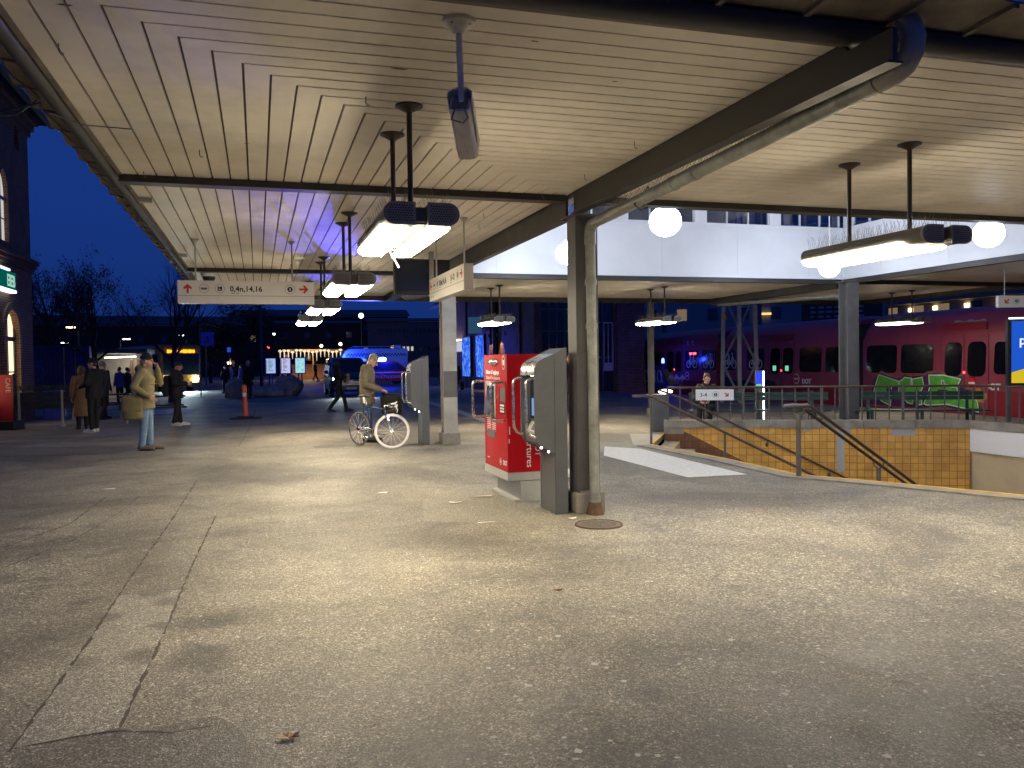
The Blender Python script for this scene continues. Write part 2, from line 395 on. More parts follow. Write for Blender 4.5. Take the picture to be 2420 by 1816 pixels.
# ------------------------------------------------------------------ mesh helpers
class MB:
    """collects faces, then links them as ONE mesh object"""
    def __init__(s, mtx=None):
        s.v, s.f, s.mi = [], [], []
        s.M = mtx or Matrix.Identity(4)

    def add(s, vs, fs, m=0):
        b = len(s.v)
        s.v += [s.M @ Vector(v) for v in vs]
        s.f += [tuple(b + i for i in f) for f in fs]
        s.mi += [m] * len(fs)
        return s

    def box(s, c, d, rz=0.0, m=0):
        x, y, z = d[0] / 2, d[1] / 2, d[2] / 2
        q = [(-x, -y, -z), (x, -y, -z), (x, y, -z), (-x, y, -z), (-x, -y, z), (x, -y, z), (x, y, z), (-x, y, z)]
        cs, sn = math.cos(rz), math.sin(rz)
        q = [(c[0] + a * cs - b * sn, c[1] + a * sn + b * cs, c[2] + e) for a, b, e in q]
        return s.add(q, [(0, 3, 2, 1), (4, 5, 6, 7), (0, 1, 5, 4), (1, 2, 6, 5), (2, 3, 7, 6), (3, 0, 4, 7)], m)

    def b2(s, lo, hi, m=0):
        return s.box([(a + b) / 2 for a, b in zip(lo, hi)], [abs(b - a) for a, b in zip(lo, hi)], 0, m)

    def bar(s, p, q, w, h, m=0, up=(0, 0, 1)):
        p, q = Vector(p), Vector(q)
        d = (q - p).normalized()
        upv = Vector(up)
        if abs(d.dot(upv)) > 0.98:
            upv = Vector((0, 1, 0))
        a = d.cross(upv).normalized() * (w / 2)
        b = a.cross(d).normalized() * (h / 2)
        vs = [p - a - b, p + a - b, p + a + b, p - a + b, q - a - b, q + a - b, q + a + b, q - a + b]
        return s.add(vs, [(0, 1, 2, 3), (7, 6, 5, 4), (0, 4, 5, 1), (1, 5, 6, 2), (2, 6, 7, 3), (3, 7, 4, 0)], m)

    def tube(s, pts, r, n=8, m=0, closed=False, caps=True):
        pts = [Vector(p) for p in pts]
        k = len(pts)
        rs = r if isinstance(r, (list, tuple)) else [r] * k
        vs, fs = [], []
        prev = None
        for i, p in enumerate(pts):
            if closed:
                t = (pts[(i + 1) % k] - pts[i - 1]).normalized()
            elif i == 0:
                t = (pts[1] - pts[0]).normalized()
            elif i == k - 1:
                t = (pts[-1] - pts[-2]).normalized()
            else:
                t = ((pts[i + 1] - p).normalized() + (p - pts[i - 1]).normalized())
                t = t.normalized() if t.length > 1e-6 else (pts[i + 1] - p).normalized()
            if prev is None:
                a = Vector((0, 0, 1)) if abs(t.z) < 0.9 else Vector((1, 0, 0))
            else:
                a = prev
            a = (a - t * a.dot(t)).normalized()
            prev = a
            b = t.cross(a)
            for j in range(n):
                th = 2 * PI * j / n
                vs.append(p + a * (rs[i] * math.cos(th)) + b * (rs[i] * math.sin(th)))
        rng = range(k) if closed else range(k - 1)
        for i in rng:
            i2 = (i + 1) % k
            for j in range(n):
                j2 = (j + 1) % n
                fs.append((i * n + j, i2 * n + j, i2 * n + j2, i * n + j2))
        if caps and not closed:
            fs.append(tuple(range(n)))
            fs.append(tuple((k - 1) * n + j for j in reversed(range(n))))
        return s.add(vs, fs, m)

    def capsule(s, pts, r, n=10, m=0):
        s.tube(pts, r, n, m)
        rs = r if isinstance(r, (list, tuple)) else [r] * len(pts)
        s.ell(pts[0], (rs[0],) * 3, m, n, 6)
        s.ell(pts[-1], (rs[-1],) * 3, m, n, 6)
        return s

    def ell(s, c, r, m=0, nu=12, nv=8, rot=None):
        vs, fs = [], []
        rot = rot or Matrix.Identity(3)
        c = Vector(c)
        for i in range(1, nv):
            ph = PI * i / nv
            for j in range(nu):
                th = 2 * PI * j / nu
                vs.append(c + rot @ Vector((r[0] * math.sin(ph) * math.cos(th), r[1] * math.sin(ph) * math.sin(th), r[2] * math.cos(ph))))
        for i in range(nv - 2):
            for j in range(nu):
                j2 = (j + 1) % nu
                fs.append((i * nu + j, (i + 1) * nu + j, (i + 1) * nu + j2, i * nu + j2))
        t, b = len(vs), len(vs) + 1
        vs += [c + rot @ Vector((0, 0, r[2])), c + rot @ Vector((0, 0, -r[2]))]
        for j in range(nu):
            j2 = (j + 1) % nu
            fs.append((t, j, j2))
            fs.append((b, (nv - 2) * nu + j2, (nv - 2) * nu + j))
        return s.add(vs, fs, m)

    def loft(s, rings, n=18, m=0, caps=True):
        """rings of (centre, rx, ry[, yaw]): horizontal ellipses stacked"""
        vs, fs = [], []
        for rg in rings:
            c, rx, ry = Vector(rg[0]), rg[1], rg[2]
            yw = rg[3] if len(rg) > 3 else 0
            for j in range(n):
                th = 2 * PI * j / n
                x, y = rx * math.cos(th), ry * math.sin(th)
                vs.append(c + Vector((x * math.cos(yw) - y * math.sin(yw), x * math.sin(yw) + y * math.cos(yw), 0)))
        for i in range(len(rings) - 1):
            for j in range(n):
                j2 = (j + 1) % n
                fs.append((i * n + j, i * n + j2, (i + 1) * n + j2, (i + 1) * n + j))
        if caps:
            fs.append(tuple(reversed(range(n))))
            fs.append(tuple((len(rings) - 1) * n + j for j in range(n)))
        return s.add(vs, fs, m)

    def cyl(s, c, r, z0, z1, n=20, m=0):
        return s.loft([((c[0], c[1], z0), r, r), ((c[0], c[1], z1), r, r)], n, m)

    def prism(s, poly, vec, m=0):
        """flat polygon (3D points) extruded by vec"""
        P = [Vector(p) for p in poly]
        v = Vector(vec)
        n = len(P)
        tris = tessellate_polygon([P])
        vs = P + [p + v for p in P]
        fs = [tuple(t) for t in tris] + [tuple(i + n for i in reversed(t)) for t in tris]
        fs += [(i, (i + 1) % n, (i + 1) % n + n, i + n) for i in range(n)]
        return s.add(vs, fs, m)

    def holed(s, loops, fn, vec, m=0):
        """2D loops (outer, holes...) mapped by fn to 3D and given a thickness"""
        L = [[Vector(fn(*p)) for p in lp] for lp in loops]
        flat = [p for lp in L for p in lp]
        tris = tessellate_polygon([[Vector((p[0], p[1], 0)) for p in lp] for lp in loops])
        n = len(flat)
        v = Vector(vec)
        vs = flat + [p + v for p in flat]
        fs = [tuple(t) for t in tris] + [tuple(i + n for i in reversed(t)) for t in tris]
        o = 0
        for lp in L:
            k = len(lp)
            fs += [(o + i, o + (i + 1) % k, o + (i + 1) % k + n, o + i + n) for i in range(k)]
            o += k
        return s.add(vs, fs, m)

    def build(s, name, mats, parent=None, world=False, smooth=40, bevel=0.0, kind=None, segs=2):
        me = bpy.data.meshes.new(name)
        vs = s.v
        if parent is not None and world:
            inv = mat_of(parent).inverted()
            vs = [inv @ v for v in vs]
        me.from_pydata([tuple(v) for v in vs], [], s.f)
        for mm in (mats if isinstance(mats, (list, tuple)) else [mats]):
            me.materials.append(M[mm] if isinstance(mm, str) else mm)
        me.polygons.foreach_set('material_index', s.mi)
        bm = bmesh.new()
        bm.from_mesh(me)
        bmesh.ops.remove_doubles(bm, verts=bm.verts, dist=1e-5)
        bmesh.ops.recalc_face_normals(bm, faces=bm.faces)
        bm.to_mesh(me)
        bm.free()
        if smooth:
            me.polygons.foreach_set('use_smooth', [True] * len(me.polygons))
            me.set_sharp_from_angle(angle=R(smooth))
        o = bpy.data.objects.new(name, me)
        COL.objects.link(o)
        if parent is not None:
            o.parent = parent
        if kind:
            o['kind'] = kind
        if bevel:
            bv = o.modifiers.new('bevel', 'BEVEL')
            bv.width = bevel
            bv.segments = segs
            bv.limit_method = 'ANGLE'
            bv.angle_limit = R(50)
        return o

def mat_of(o):
    m = Matrix.LocRotScale(o.location, o.rotation_euler, o.scale)
    return mat_of(o.parent) @ m if o.parent else m

def thing(name, label, cat, loc=(0, 0, 0), rz=0.0, group=None):
    o = bpy.data.objects.new(name, None)
    o.empty_display_size = 0.2
    COL.objects.link(o)
    o.location = loc
    o.rotation_euler = (0, 0, rz)
    o['label'] = label
    o['category'] = cat
    if group:
        o['group'] = group
    return o

def tag(o, label, cat, group=None):
    o['label'] = label
    o['category'] = cat
    if group:
        o['group'] = group
    return o

def dup(o, parent=None):
    c = o.copy()
    COL.objects.link(c)
    if parent is not None:
        c.parent = parent
    for ch in [x for x in bpy.data.objects if x.parent == o]:
        dup(ch, c)
    return c

def dupto(o, label, loc, rz=None):
    c = dup(o)
    c.location = loc
    if rz is not None:
        c.rotation_euler = (0, 0, rz)
    c['label'] = label
    return c

def applied(o, name):
    """bake the modifiers of o into its mesh"""
    dg = bpy.context.evaluated_depsgraph_get()
    me = bpy.data.meshes.new_from_object(o.evaluated_get(dg))
    me.name = name
    mats = [s.material for s in o.material_slots]
    o.modifiers.clear()
    old = o.data
    o.data = me
    if not me.materials:
        for mm in mats:
            me.materials.append(mm)
    if old.users == 0:
        (bpy.data.meshes if hasattr(old, 'polygons') else bpy.data.curves).remove(old)
    return o

def blob(name, mb, mat, parent, voxel=0.012, it=4, fac=0.5):
    """closed shapes fused into one continuous surface"""
    o = mb.build(name, mat, parent)
    rm = o.modifiers.new('r', 'REMESH')
    rm.mode = 'VOXEL'
    rm.voxel_size = voxel
    sm = o.modifiers.new('s', 'SMOOTH')
    sm.factor = fac
    sm.iterations = it
    applied(o, name)
    o.data.polygons.foreach_set('use_smooth', [True] * len(o.data.polygons))
    return o

def text(name, body, size, mat, parent, origin, xdir, ydir, align='CENTER', depth=0.002, sx=1.0, world=True, space=1.0, bold=0.0):
    """flat lettering turned into a mesh; origin is the baseline point, xdir the reading direction"""
    cu = bpy.data.curves.new(name, 'FONT')
    cu.body = body
    cu.size = size
    cu.align_x = align
    cu.extrude = depth
    cu.offset = bold
    cu.space_character = space
    cu.resolution_u = 3
    o = bpy.data.objects.new(name, cu)
    COL.objects.link(o)
    dg = bpy.context.evaluated_depsgraph_get()
    me = bpy.data.meshes.new_from_object(o.evaluated_get(dg))
    bpy.data.objects.remove(o)
    bpy.data.curves.remove(cu)
    X, Y = Vector(xdir).normalized(), Vector(ydir).normalized()
    Z = X.cross(Y)
    mt = Matrix(((X.x * sx, Y.x, Z.x, origin[0]), (X.y * sx, Y.y, Z.y, origin[1]), (X.z * sx, Y.z, Z.z, origin[2]), (0, 0, 0, 1)))
    if parent is not None and world:
        mt = mat_of(parent).inverted() @ mt
    me.transform(mt)
    me.materials.clear()
    me.materials.append(M[mat])
    ob = bpy.data.objects.new(name, me)
    COL.objects.link(ob)
    if parent is not None:
        ob.parent = parent
    return ob

def plane_fn(origin, xdir, ydir):
    O, X, Y = Vector(origin), Vector(xdir).normalized(), Vector(ydir).normalized()
    return lambda a, b: O + X * a + Y * b

def ring(mb, fn, nrm, cx, cy, r, w, t=0.002, n=28, m=0):
    vs, fs = [], []
    nv = Vector(nrm) * t
    for j in range(n):
        th = 2 * PI * j / n
        for rr in (r - w / 2, r + w / 2):
            vs.append(fn(cx + rr * math.cos(th), cy + rr * math.sin(th)) + nv)
    for j in range(n):
        k = (j + 1) % n
        fs.append((2 * j, 2 * j + 1, 2 * k + 1, 2 * k))
    return mb.add(vs, fs, m)

def poly(mb, fn, nrm, pts, t0=0.0005, t=0.002, m=0):
    nv = Vector(nrm)
    return mb.prism([fn(*p) + nv * t0 for p in pts], nv * (t - t0), m)

def arrow_pts(cx, cy, s, ang):
    base = [(-1, -.22), (.25, -.22), (-.2, -.75), (.2, -.95), (1, 0), (.2, .95), (-.2, .75), (.25, .22), (-1, .22)]
    c, sn = math.cos(ang), math.sin(ang)
    return [(cx + s * (x * c - y * sn), cy + s * (x * sn + y * c)) for x, y in base]

def rrect(x0, y0, x1, y1, r, n=4, shear=0.0):
    out = []
    for cx, cy, a0 in ((x1 - r, y1 - r, 0), (x0 + r, y1 - r, 90), (x0 + r, y0 + r, 180), (x1 - r, y0 + r, 270)):
        for k in range(n + 1):
            a = R(a0 + 90 * k / n)
            out.append((cx + r * math.cos(a), cy + r * math.sin(a)))
    return out

def hexpts(cx, cy, r, flat=True):
    o = 0 if flat else 30
    return [(cx + r * math.cos(R(60 * k + o)), cy + r * math.sin(R(60 * k + o))) for k in range(6)]

# ------------------------------------------------------------------ people
def hand(mb, w, d, nrm, side, curl=0.5, s=1.0):
    """palm, four fingers of unequal length and a thumb leaving the side of the palm"""
    w, d = Vector(w), Vector(d).normalized()
    nrm = Vector(nrm)
    nrm = (nrm - d * nrm.dot(d)).normalized()
    lat = d.cross(nrm).normalized() * side
    for k in (-0.024, -0.008, 0.008, 0.024):
        mb.capsule([w + lat * k * 0.7 * s, w + d * 0.085 * s + lat * k * s], [0.017 * s, 0.0135 * s], 8)
    for k, ln in ((-0.029, 0.062), (-0.010, 0.076), (0.010, 0.080), (0.029, 0.072)):
        p = w + d * 0.088 * s + lat * k * s
        a = curl
        q = p + (d * math.cos(a * .6) + nrm * math.sin(a * .6)) * ln * .5 * s
        e = q + (d * math.cos(a * 1.6) + nrm * math.sin(a * 1.6)) * ln * .5 * s
        mb.capsule([p, q, e], [0.0095 * s, 0.0088 * s, 0.0075 * s], 7)
    p = w + d * 0.03 * s + lat * 0.028 * s
    q = p + (d * .7 + lat * .62 + nrm * .3).normalized() * 0.038 * s
    e = q + (d * .9 + lat * .12 + nrm * .45).normalized() * 0.034 * s
    mb.capsule([p, q, e], [0.014 * s, 0.011 * s, 0.009 * s], 7)

J0 = dict(ankL=(-.095, -.01, .085), ankR=(.095, -.01, .085), toeL=(-.11, .15, .035), toeR=(.11, .15, .035),
          kneeL=(-.1, .015, .49), kneeR=(.1, .015, .49), hipL=(-.088, 0, .92), hipR=(.088, 0, .92),
          pel=(0, 0, .98), waist=(0, 0, 1.09), chest=(0, .005, 1.30), neck=(0, -.015, 1.48), head=(0, .02, 1.63),
          shL=(-.185, -.015, 1.43), shR=(.185, -.015, 1.43), elL=(-.245, -.03, 1.14), elR=(.245, -.03, 1.14),
          wrL=(-.25, .05, .89), wrR=(.25, .05, .89))

def person(label, loc, rz, h=1.75, pose=None, top='cloth_k', legs='jeans_d', shoes='shoe_k', hair='hair_b', hat=None,
           skin='skin', hem=0.80, bulk=1.0, vox=0.014, look=0.0, nod=0.0, skirt=None, hood=False, longhair=False,
           handL=None, handR=None, collar=True, sit=False):
    t = thing('person', label, 'person', loc, rz)
    s = h / 1.75
    J = {k: Vector(v) for k, v in J0.items()}
    for k, v in (pose or {}).items():
        J[k] = Vector(v)
    J = {k: v * s for k, v in J.items()}
    rot = Matrix.Rotation(look, 3, 'Z') @ Matrix.Rotation(-nod, 3, 'X')
    H = J['head']
    hv = lambda x, y, z: H + rot @ (Vector((x, y, z)) * s)
    # ---- body: one continuous figure
    b = MB()
    b.ell(hv(0, -.01, .025), (.074 * s, .093 * s, .10 * s), rot=rot)
    b.ell(hv(0, .028, -.045), (.056 * s, .066 * s, .075 * s), rot=rot)
    b.ell(hv(0, .066, -.088), (.028 * s, .026 * s, .025 * s), rot=rot)
    b.capsule([hv(0, .088, .02), hv(0, .112, -.022)], [.010 * s, .0165 * s], 8)
    b.capsule([hv(-.03, .083, .032), hv(.03, .083, .032)], [.012 * s, .012 * s], 8)
    b.capsule([hv(-.02, .088, -.062), hv(.02, .088, -.062)], [.009 * s, .009 * s], 8)
    for sd in (-1, 1):
        b.ell(hv(sd * .077, -.008, -.008), (.011 * s, .022 * s, .033 * s), rot=rot)
    b.capsule([J['neck'] - Vector((0, 0, .05 * s)), hv(0, -.02, -.06)], [.062 * s, .054 * s], 12)
    b.loft([(J['pel'] - Vector((0, 0, .08 * s)), .13 * s, .10 * s), (J['pel'], .15 * s, .11 * s), (J['waist'], .13 * s, .095 * s),
            (J['chest'], .155 * s, .11 * s), (J['chest'].lerp(J['neck'], .62), .165 * s, .095 * s), (J['neck'], .07 * s, .065 * s)])
    for sd, lr in ((-1, 'L'), (1, 'R')):
        b.capsule([J['hip' + lr], J['knee' + lr]], [.082 * s, .052 * s], 10)
        kn, an = J['knee' + lr], J['ank' + lr]
        b.capsule([kn, kn.lerp(an, .35), an], [.050 * s, .050 * s, .036 * s], 10)
        b.capsule([an - Vector((0, 0, .03 * s)), J['toe' + lr]], [.036 * s, .026 * s], 8)
        b.capsule([J['chest'].lerp(J['neck'], .5), J['sh' + lr], J['el' + lr]], [.07 * s, .055 * s, .038 * s], 10)
        b.capsule([J['el' + lr], J['wr' + lr]], [.038 * s, .027 * s], 10)
        spec = handL if lr == 'L' else handR
        dflt = (J['wr' + lr] - J['el' + lr]).normalized()
        d, nr, cu = spec if spec else (dflt, (-sd, 0.3, 0), 0.55)
        hand(b, J['wr' + lr], d, nr, sd, cu, s)
    blob('body', b, skin, t, min(vox, 0.0125), 2, 0.45)
    # ---- eyes
    e = MB()
    for sd in (-1, 1):
        e.ell(hv(sd * .031, .083, .012), (.012 * s, .008 * s, .007 * s), rot=rot)
    e.build('eyes', 'eye', t)
    # ---- hair or hat
    if hat:
        g = MB()
        g.ell(hv(0, -.012, .062), (.088 * s, .106 * s, .088 * s), rot=rot)
        for k in range(16):
            a, a2 = 2 * PI * k / 16, 2 * PI * (k + 1) / 16
            g.capsule([hv(.086 * math.cos(a), -.012 + .104 * math.sin(a), .045), hv(.086 * math.cos(a2), -.012 + .104 * math.sin(a2), .045)], [.013 * s, .013 * s], 6)
        blob('beanie', g, hat, t, 0.011, 2)
    g = MB()
    if not hat:
        g.ell(hv(0, -.024, .045), (.086 * s, .10 * s, .094 * s), rot=rot)
        if longhair:
            g.ell(hv(0, -.045, -.03), (.094 * s, .085 * s, .13 * s), rot=rot)
            for sd in (-1, 1):
                g.ell(hv(sd * .075, -.01, -.03), (.026 * s, .05 * s, .11 * s), rot=rot)
    else:
        g.ell(hv(0, -.055, -.015), (.074 * s, .052 * s, .055 * s), rot=rot)
    blob('hair', g, hair, t, 0.012, 2)
    # ---- trousers
    q = MB()
    q.loft([(J['pel'] - Vector((0, 0, .12 * s)), .13 * s, .105 * s), (J['pel'] - Vector((0, 0, .03 * s)), .165 * s, .125 * s), (J['waist'] - Vector((0, 0, .01)), .15 * s, .115 * s)])
    for lr in 'LR':
        kn, an = J['knee' + lr], J['ank' + lr]
        q.capsule([J['hip' + lr], J['hip' + lr].lerp(kn, .5), kn, kn.lerp(an, .45), an.lerp(kn, .04)],
                  [.098 * s, .086 * s, .070 * s, .068 * s, .060 * s], 12)
        # creases at knee and ankle
        for z, rr in ((.12, .071), (.2, .068), (.92, .066), (.85, .063)):
            p = kn.lerp(an, z)
            q.ell(p + Vector((0, -.012 * s, 0)), (rr * s, rr * s, .014 * s))
    blob('trousers', q, legs, t, vox, 2)
    # ---- shoes
    for lr in 'LR':
        f = MB()
        an, to = J['ank' + lr], J['toe' + lr]
        d = (to - an)
        d.z = 0
        d = d.normalized() if d.length > 0.01 else Vector((0, 1, 0))
        zb = max(0.0, min(an.z - .085 * s, to.z - .035 * s)) if not sit else 0.0
        back = an - d * .045 * s
        f.capsule([Vector((back.x, back.y, an.z - .035 * s)), an.lerp(to, .5) + Vector((0, 0, -.005)), to + d * .05 * s], [.046 * s, .045 * s, .034 * s], 10)
        f.capsule([an, an + Vector((0, 0, .02 * s))], [.047 * s, .045 * s], 10)
        fo = blob('shoe', f, shoes, t, 0.011, 2)
        g2 = MB()
        ang = math.atan2(d.y, d.x)
        zc = max(0.012 * s, min(an.z - .073 * s, to.z - .022 * s))
        c = an.lerp(to + d * .05 * s, .42)
        vs = []
        for k in range(20):
            a = 2 * PI * k / 20
            x = .155 * s * math.cos(a)
            y = (.046 if x > 0 else .038) * s * math.sin(a)
            vs.append((c.x + x * math.cos(ang) - y * math.sin(ang), c.y + x * math.sin(ang) + y * math.cos(ang), zc - .012 * s))
        g2.prism(vs, (0, 0, .02 * s))
        g2.build('sole', 'shoe_k' if shoes != 'shoe_w' else 'shoe_w', fo)
    # ---- jacket
    k = bulk
    a = MB()
    hz = hem * s
    up = J['pel'] if not sit else J['pel'] + Vector((0, 0, .02))
    base = Vector((J['pel'].x, J['pel'].y, hz))
    if sit:
        base = J['pel'] + Vector((0, 0, -.06 * s))
    a.loft([(base, .185 * s * k, .14 * s * k), (base.lerp(up, .5), .188 * s * k, .142 * s * k), (up, .185 * s * k, .14 * s * k), (J['waist'], .172 * s * k, .132 * s * k),
            (J['chest'], .192 * s * k, .142 * s * k), (J['chest'].lerp(J['neck'], .6), .19 * s * k, .12 * s * k), (J['neck'] - Vector((0, 0, .005)), .088 * s * k, .085 * s * k), (J['neck'] + Vector((0, 0, .03)), .07 * s, .072 * s)])
    for lr in 'LR':
        sh, el, wr = J['sh' + lr], J['el' + lr], J['wr' + lr]
        a.capsule([J['chest'].lerp(J['neck'], .55), sh, sh.lerp(el, .5), el], [.085 * s * k, .078 * s * k, .066 * s * k, .058 * s * k], 12)
        a.capsule([el, el.lerp(wr, .5), wr], [.058 * s * k, .052 * s * k, .043 * s * k], 12)
        for z in (.25, .55, .8):
            p = sh.lerp(el, z)
            a.ell(p, (.070 * s * k, .070 * s * k, .016 * s))
            p = el.lerp(wr, z * .9)
            a.ell(p, (.053 * s * k, .053 * s * k, .016 * s))
    for i in range(5):
        z = .1 + .18 * i
        p = base.lerp(J['chest'], z)
        a.ell(p + Vector((random.uniform(-.03, .03), random.uniform(-.02, .02), 0)), (.186 * s * k, .142 * s * k, .02 * s))
    if hood:
        a.ell(J['neck'] + Vector((0, -.075 * s, .0)), (.12 * s, .085 * s, .075 * s))
    if collar:
        for kk in range(12):
            an1, an2 = R(60 + 30 * kk * .8 - 180), R(60 + 30 * (kk + 1) * .8 - 180)
            c = J['neck'] + Vector((0, 0, .025 * s))
            a.capsule([c + Vector((.075 * math.cos(an1 - 1.25), .075 * math.sin(an1 - 1.25), 0)) * s, c + Vector((.075 * math.cos(an2 - 1.25), .075 * math.sin(an2 - 1.25), 0)) * s], [.018 * s, .018 * s], 6)
    blob('jacket', a, top, t, vox, 2)
    if skirt:
        a = MB()
        z0 = skirt[1] * s
        a.loft([(Vector((J['pel'].x, J['pel'].y + .02, z0)), .22 * s, .20 * s), (J['pel'] - Vector((0, 0, .2)), .20 * s, .17 * s), (J['pel'], .192 * s, .15 * s), (J['waist'], .178 * s, .14 * s)])
        blob('long_coat_skirt', a, skirt[0], t, vox, 2)
    t['_j'] = 0
    del t['_j']
    return t, J

# ================================================================== SETTING
HC = 3.385                        # underside of the canopy boards
AX = Vector((0.881, -0.473, 0))   # direction in which the stairs go down
NX = Vector((0.473, 0.881, 0))
N0, W0, W1 = Vector((7.08, 14.28, 0)), Vector((8.42, 16.36, 0)), Vector((13.80, 13.47, 0))
HOLE = [(7.08, 14.28), (8.40, 16.38), (8.47, 16.45), (13.95, 13.55), (13.74, 10.5), (13.62, 5.0), (9.55, 5.0), (8.31, 7.35), (7.60, 8.80), (7.06, 9.75), (7.16, 11.8)]

g = MB()
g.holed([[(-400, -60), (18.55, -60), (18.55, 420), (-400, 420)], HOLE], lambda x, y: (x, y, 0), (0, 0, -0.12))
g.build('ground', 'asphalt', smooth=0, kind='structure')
g = MB()
g.b2((18.6, -60, -1.3), (420, 420, -1.05))
g.build('track_bed', 'ballast', smooth=0, kind='structure')
g = MB()
g.b2((18.56, -60, -1.05), (18.62, 420, -0.002))
g.build('platform_edge', 'concrete', smooth=0, kind='structure')

def sheet(name, pts, mat, z=0.0016, t=0.0012):
    mb = MB()
    mb.prism([(x, y, z - t) for x, y in pts], (0, 0, t))
    return mb.build(name, mat, smooth=0, kind='structure')

sheet('asphalt_strip', [(-1.03, 3.99), (-0.615, 4.06), (-0.555, 6.44), (-0.7, 6.5), (-0.83, 6.42), (-0.975, 6.45)], 'asphalt_patch')
sheet('asphalt_repair', [(-0.9, 3.3), (-0.12, 3.3), (-0.05, 3.6), (-0.10, 3.85), (-0.16, 3.97), (-0.22, 4.05), (-0.31, 4.06), (-0.40, 4.02), (-0.50, 4.01), (-0.62, 3.98), (-0.75, 4.0), (-0.88, 3.97), (-1.03, 3.96)], 'asphalt_dark')
sheet('pavement_patch', [(-5.3, 17.6), (-2.6, 17.0), (-2.2, 18.6), (-5.2, 19.4)], 'asphalt_dark')
sheet('pavement_joint', [(1.0, 16.5), (2.5, 16.45), (2.5, 16.9), (1.0, 16.95)], 'asphalt_dark')
def ragged(P, k=0.05, step=0.22):
    out = []
    for i in range(len(P)):
        a, b = Vector(P[i]), Vector(P[(i + 1) % len(P)])
        n = max(1, int((b - a).length / step))
        for m_ in range(n):
            q_ = a.lerp(b, m_ / n)
            out.append((q_.x + random.uniform(-k, k) * (1 if m_ else 0), q_.y + random.uniform(-k, k) * (1 if m_ else 0)))
    return out
sheet('coarse_paving', ragged([(3.06, 1.0), (2.97, 3.6), (2.86, 4.2), (2.97, 5.1), (3.03, 6.3), (3.5, 7.2), (3.75, 8.0), (4.6, 8.6), (6.5, 8.7), (7.6, 7.4), (8.6, 6.0), (9.2, 4.6), (9.2, 1.0)]), 'asphalt_coarse', 0.0010, 0.0008)
sheet('smooth_apron', ragged([(1.58, 8.38), (1.83, 9.7), (2.54, 10.7), (3.2, 10.6), (3.8, 9.2), (3.9, 8.3), (2.9, 7.62), (2.6, 7.85)], .012), 'asphalt_apron', 0.0010, 0.0008)
g = MB()
def crack(pts, w):
    out = []
    for i in range(len(pts) - 1):
        p, q = Vector(pts[i]), Vector(pts[i + 1])
        k = max(2, int((q - p).length / 0.05))
        for j in range(k):
            out.append(p.lerp(q, j / k) + Vector((random.uniform(-1, 1), random.uniform(-1, 1))) * 0.0045)
    out.append(Vector(pts[-1]))
    L, Rr = [], []
    for i, p in enumerate(out):
        d = (out[min(i + 1, len(out) - 1)] - out[max(i - 1, 0)]).normalized()
        n = Vector((-d.y, d.x)) * w * random.uniform(0.05, 0.55)
        L.append((p.x + n.x, p.y + n.y, 0.0026))
        Rr.append((p.x - n.x, p.y - n.y, 0.0026))
    b = len(L)
    g.add(L + Rr, [(i, i + 1, b + i + 1, b + i) for i in range(b - 1) if random.random() > 0.05])
crack([(-1.04, 3.95), (-0.99, 5.4), (-0.975, 6.7), (-0.9, 9.5), (-0.86, 12.5)], 0.022)
crack([(-0.63, 3.95), (-0.58, 5.4), (-0.545, 7.2), (-0.47, 9.5)], 0.024)
crack([(-1.04, 3.98), (-0.8, 4.02), (-0.62, 4.03), (-0.4, 3.93), (-0.2, 3.95)], 0.02)
crack([(-0.975, 6.45), (-0.75, 6.5), (-0.56, 6.45)], 0.014)
crack([(-2.3, 8.3), (-1.9, 9.6), (-1.85, 11.4)], 0.018)
crack([(-2.0, 7.7), (-1.7, 8.6), (-1.5, 10.2), (-1.45, 11.3)], 0.014)
crack([(-0.3, 10.9), (1.4, 10.8), (2.3, 10.6)], 0.012)
crack([(-0.4, 17.5), (-0.2, 24), (-0.1, 32)], 0.02)
g.build('pavement_cracks', 'crack', smooth=0, kind='stuff')

# trodden chewing gum, nobody could count it
g = MB()
for i in range(330):
    if i < 200:
        d = random.uniform(2.6, 8.5)
        x = d * math.tan(R(random.uniform(14, 50)))
    else:
        d = random.uniform(2.8, 15)
        x = d * math.tan(R(random.uniform(-14, 45)))
    if x > 6.6 and d > 5:
        continue
    r = random.uniform(0.007, 0.019) * (1 if random.random() < .85 else 1.35)
    ks = 9
    vs = [(x + r * random.uniform(.55, 1.2) * math.cos(2 * PI * k / ks), d + r * random.uniform(.55, 1.2) * math.sin(2 * PI * k / ks), 0.0021) for k in range(ks)]
    g.add(vs, [tuple(range(ks))])
g.build('chewing_gum_spots', 'gum', smooth=0, kind='stuff')
g = MB()
for i in range(260):
    d = random.uniform(2.6, 14)
    x = d * math.tan(R(random.uniform(-16, 48)))
    if x > 6.6 and d > 5:
        continue
    r = random.uniform(0.003, 0.009)
    a = random.uniform(0, PI)
    vs = [(x + r * math.cos(a + t) * u, d + r * math.sin(a + t) * u, 0.0024) for t, u in ((0, 2), (1.4, .6), (3.1, 2), (4.6, .7))]
    g.add(vs, [(0, 1, 2, 3)])
g.build('gravel_and_litter_crumbs', 'reflective', smooth=0, kind='stuff')

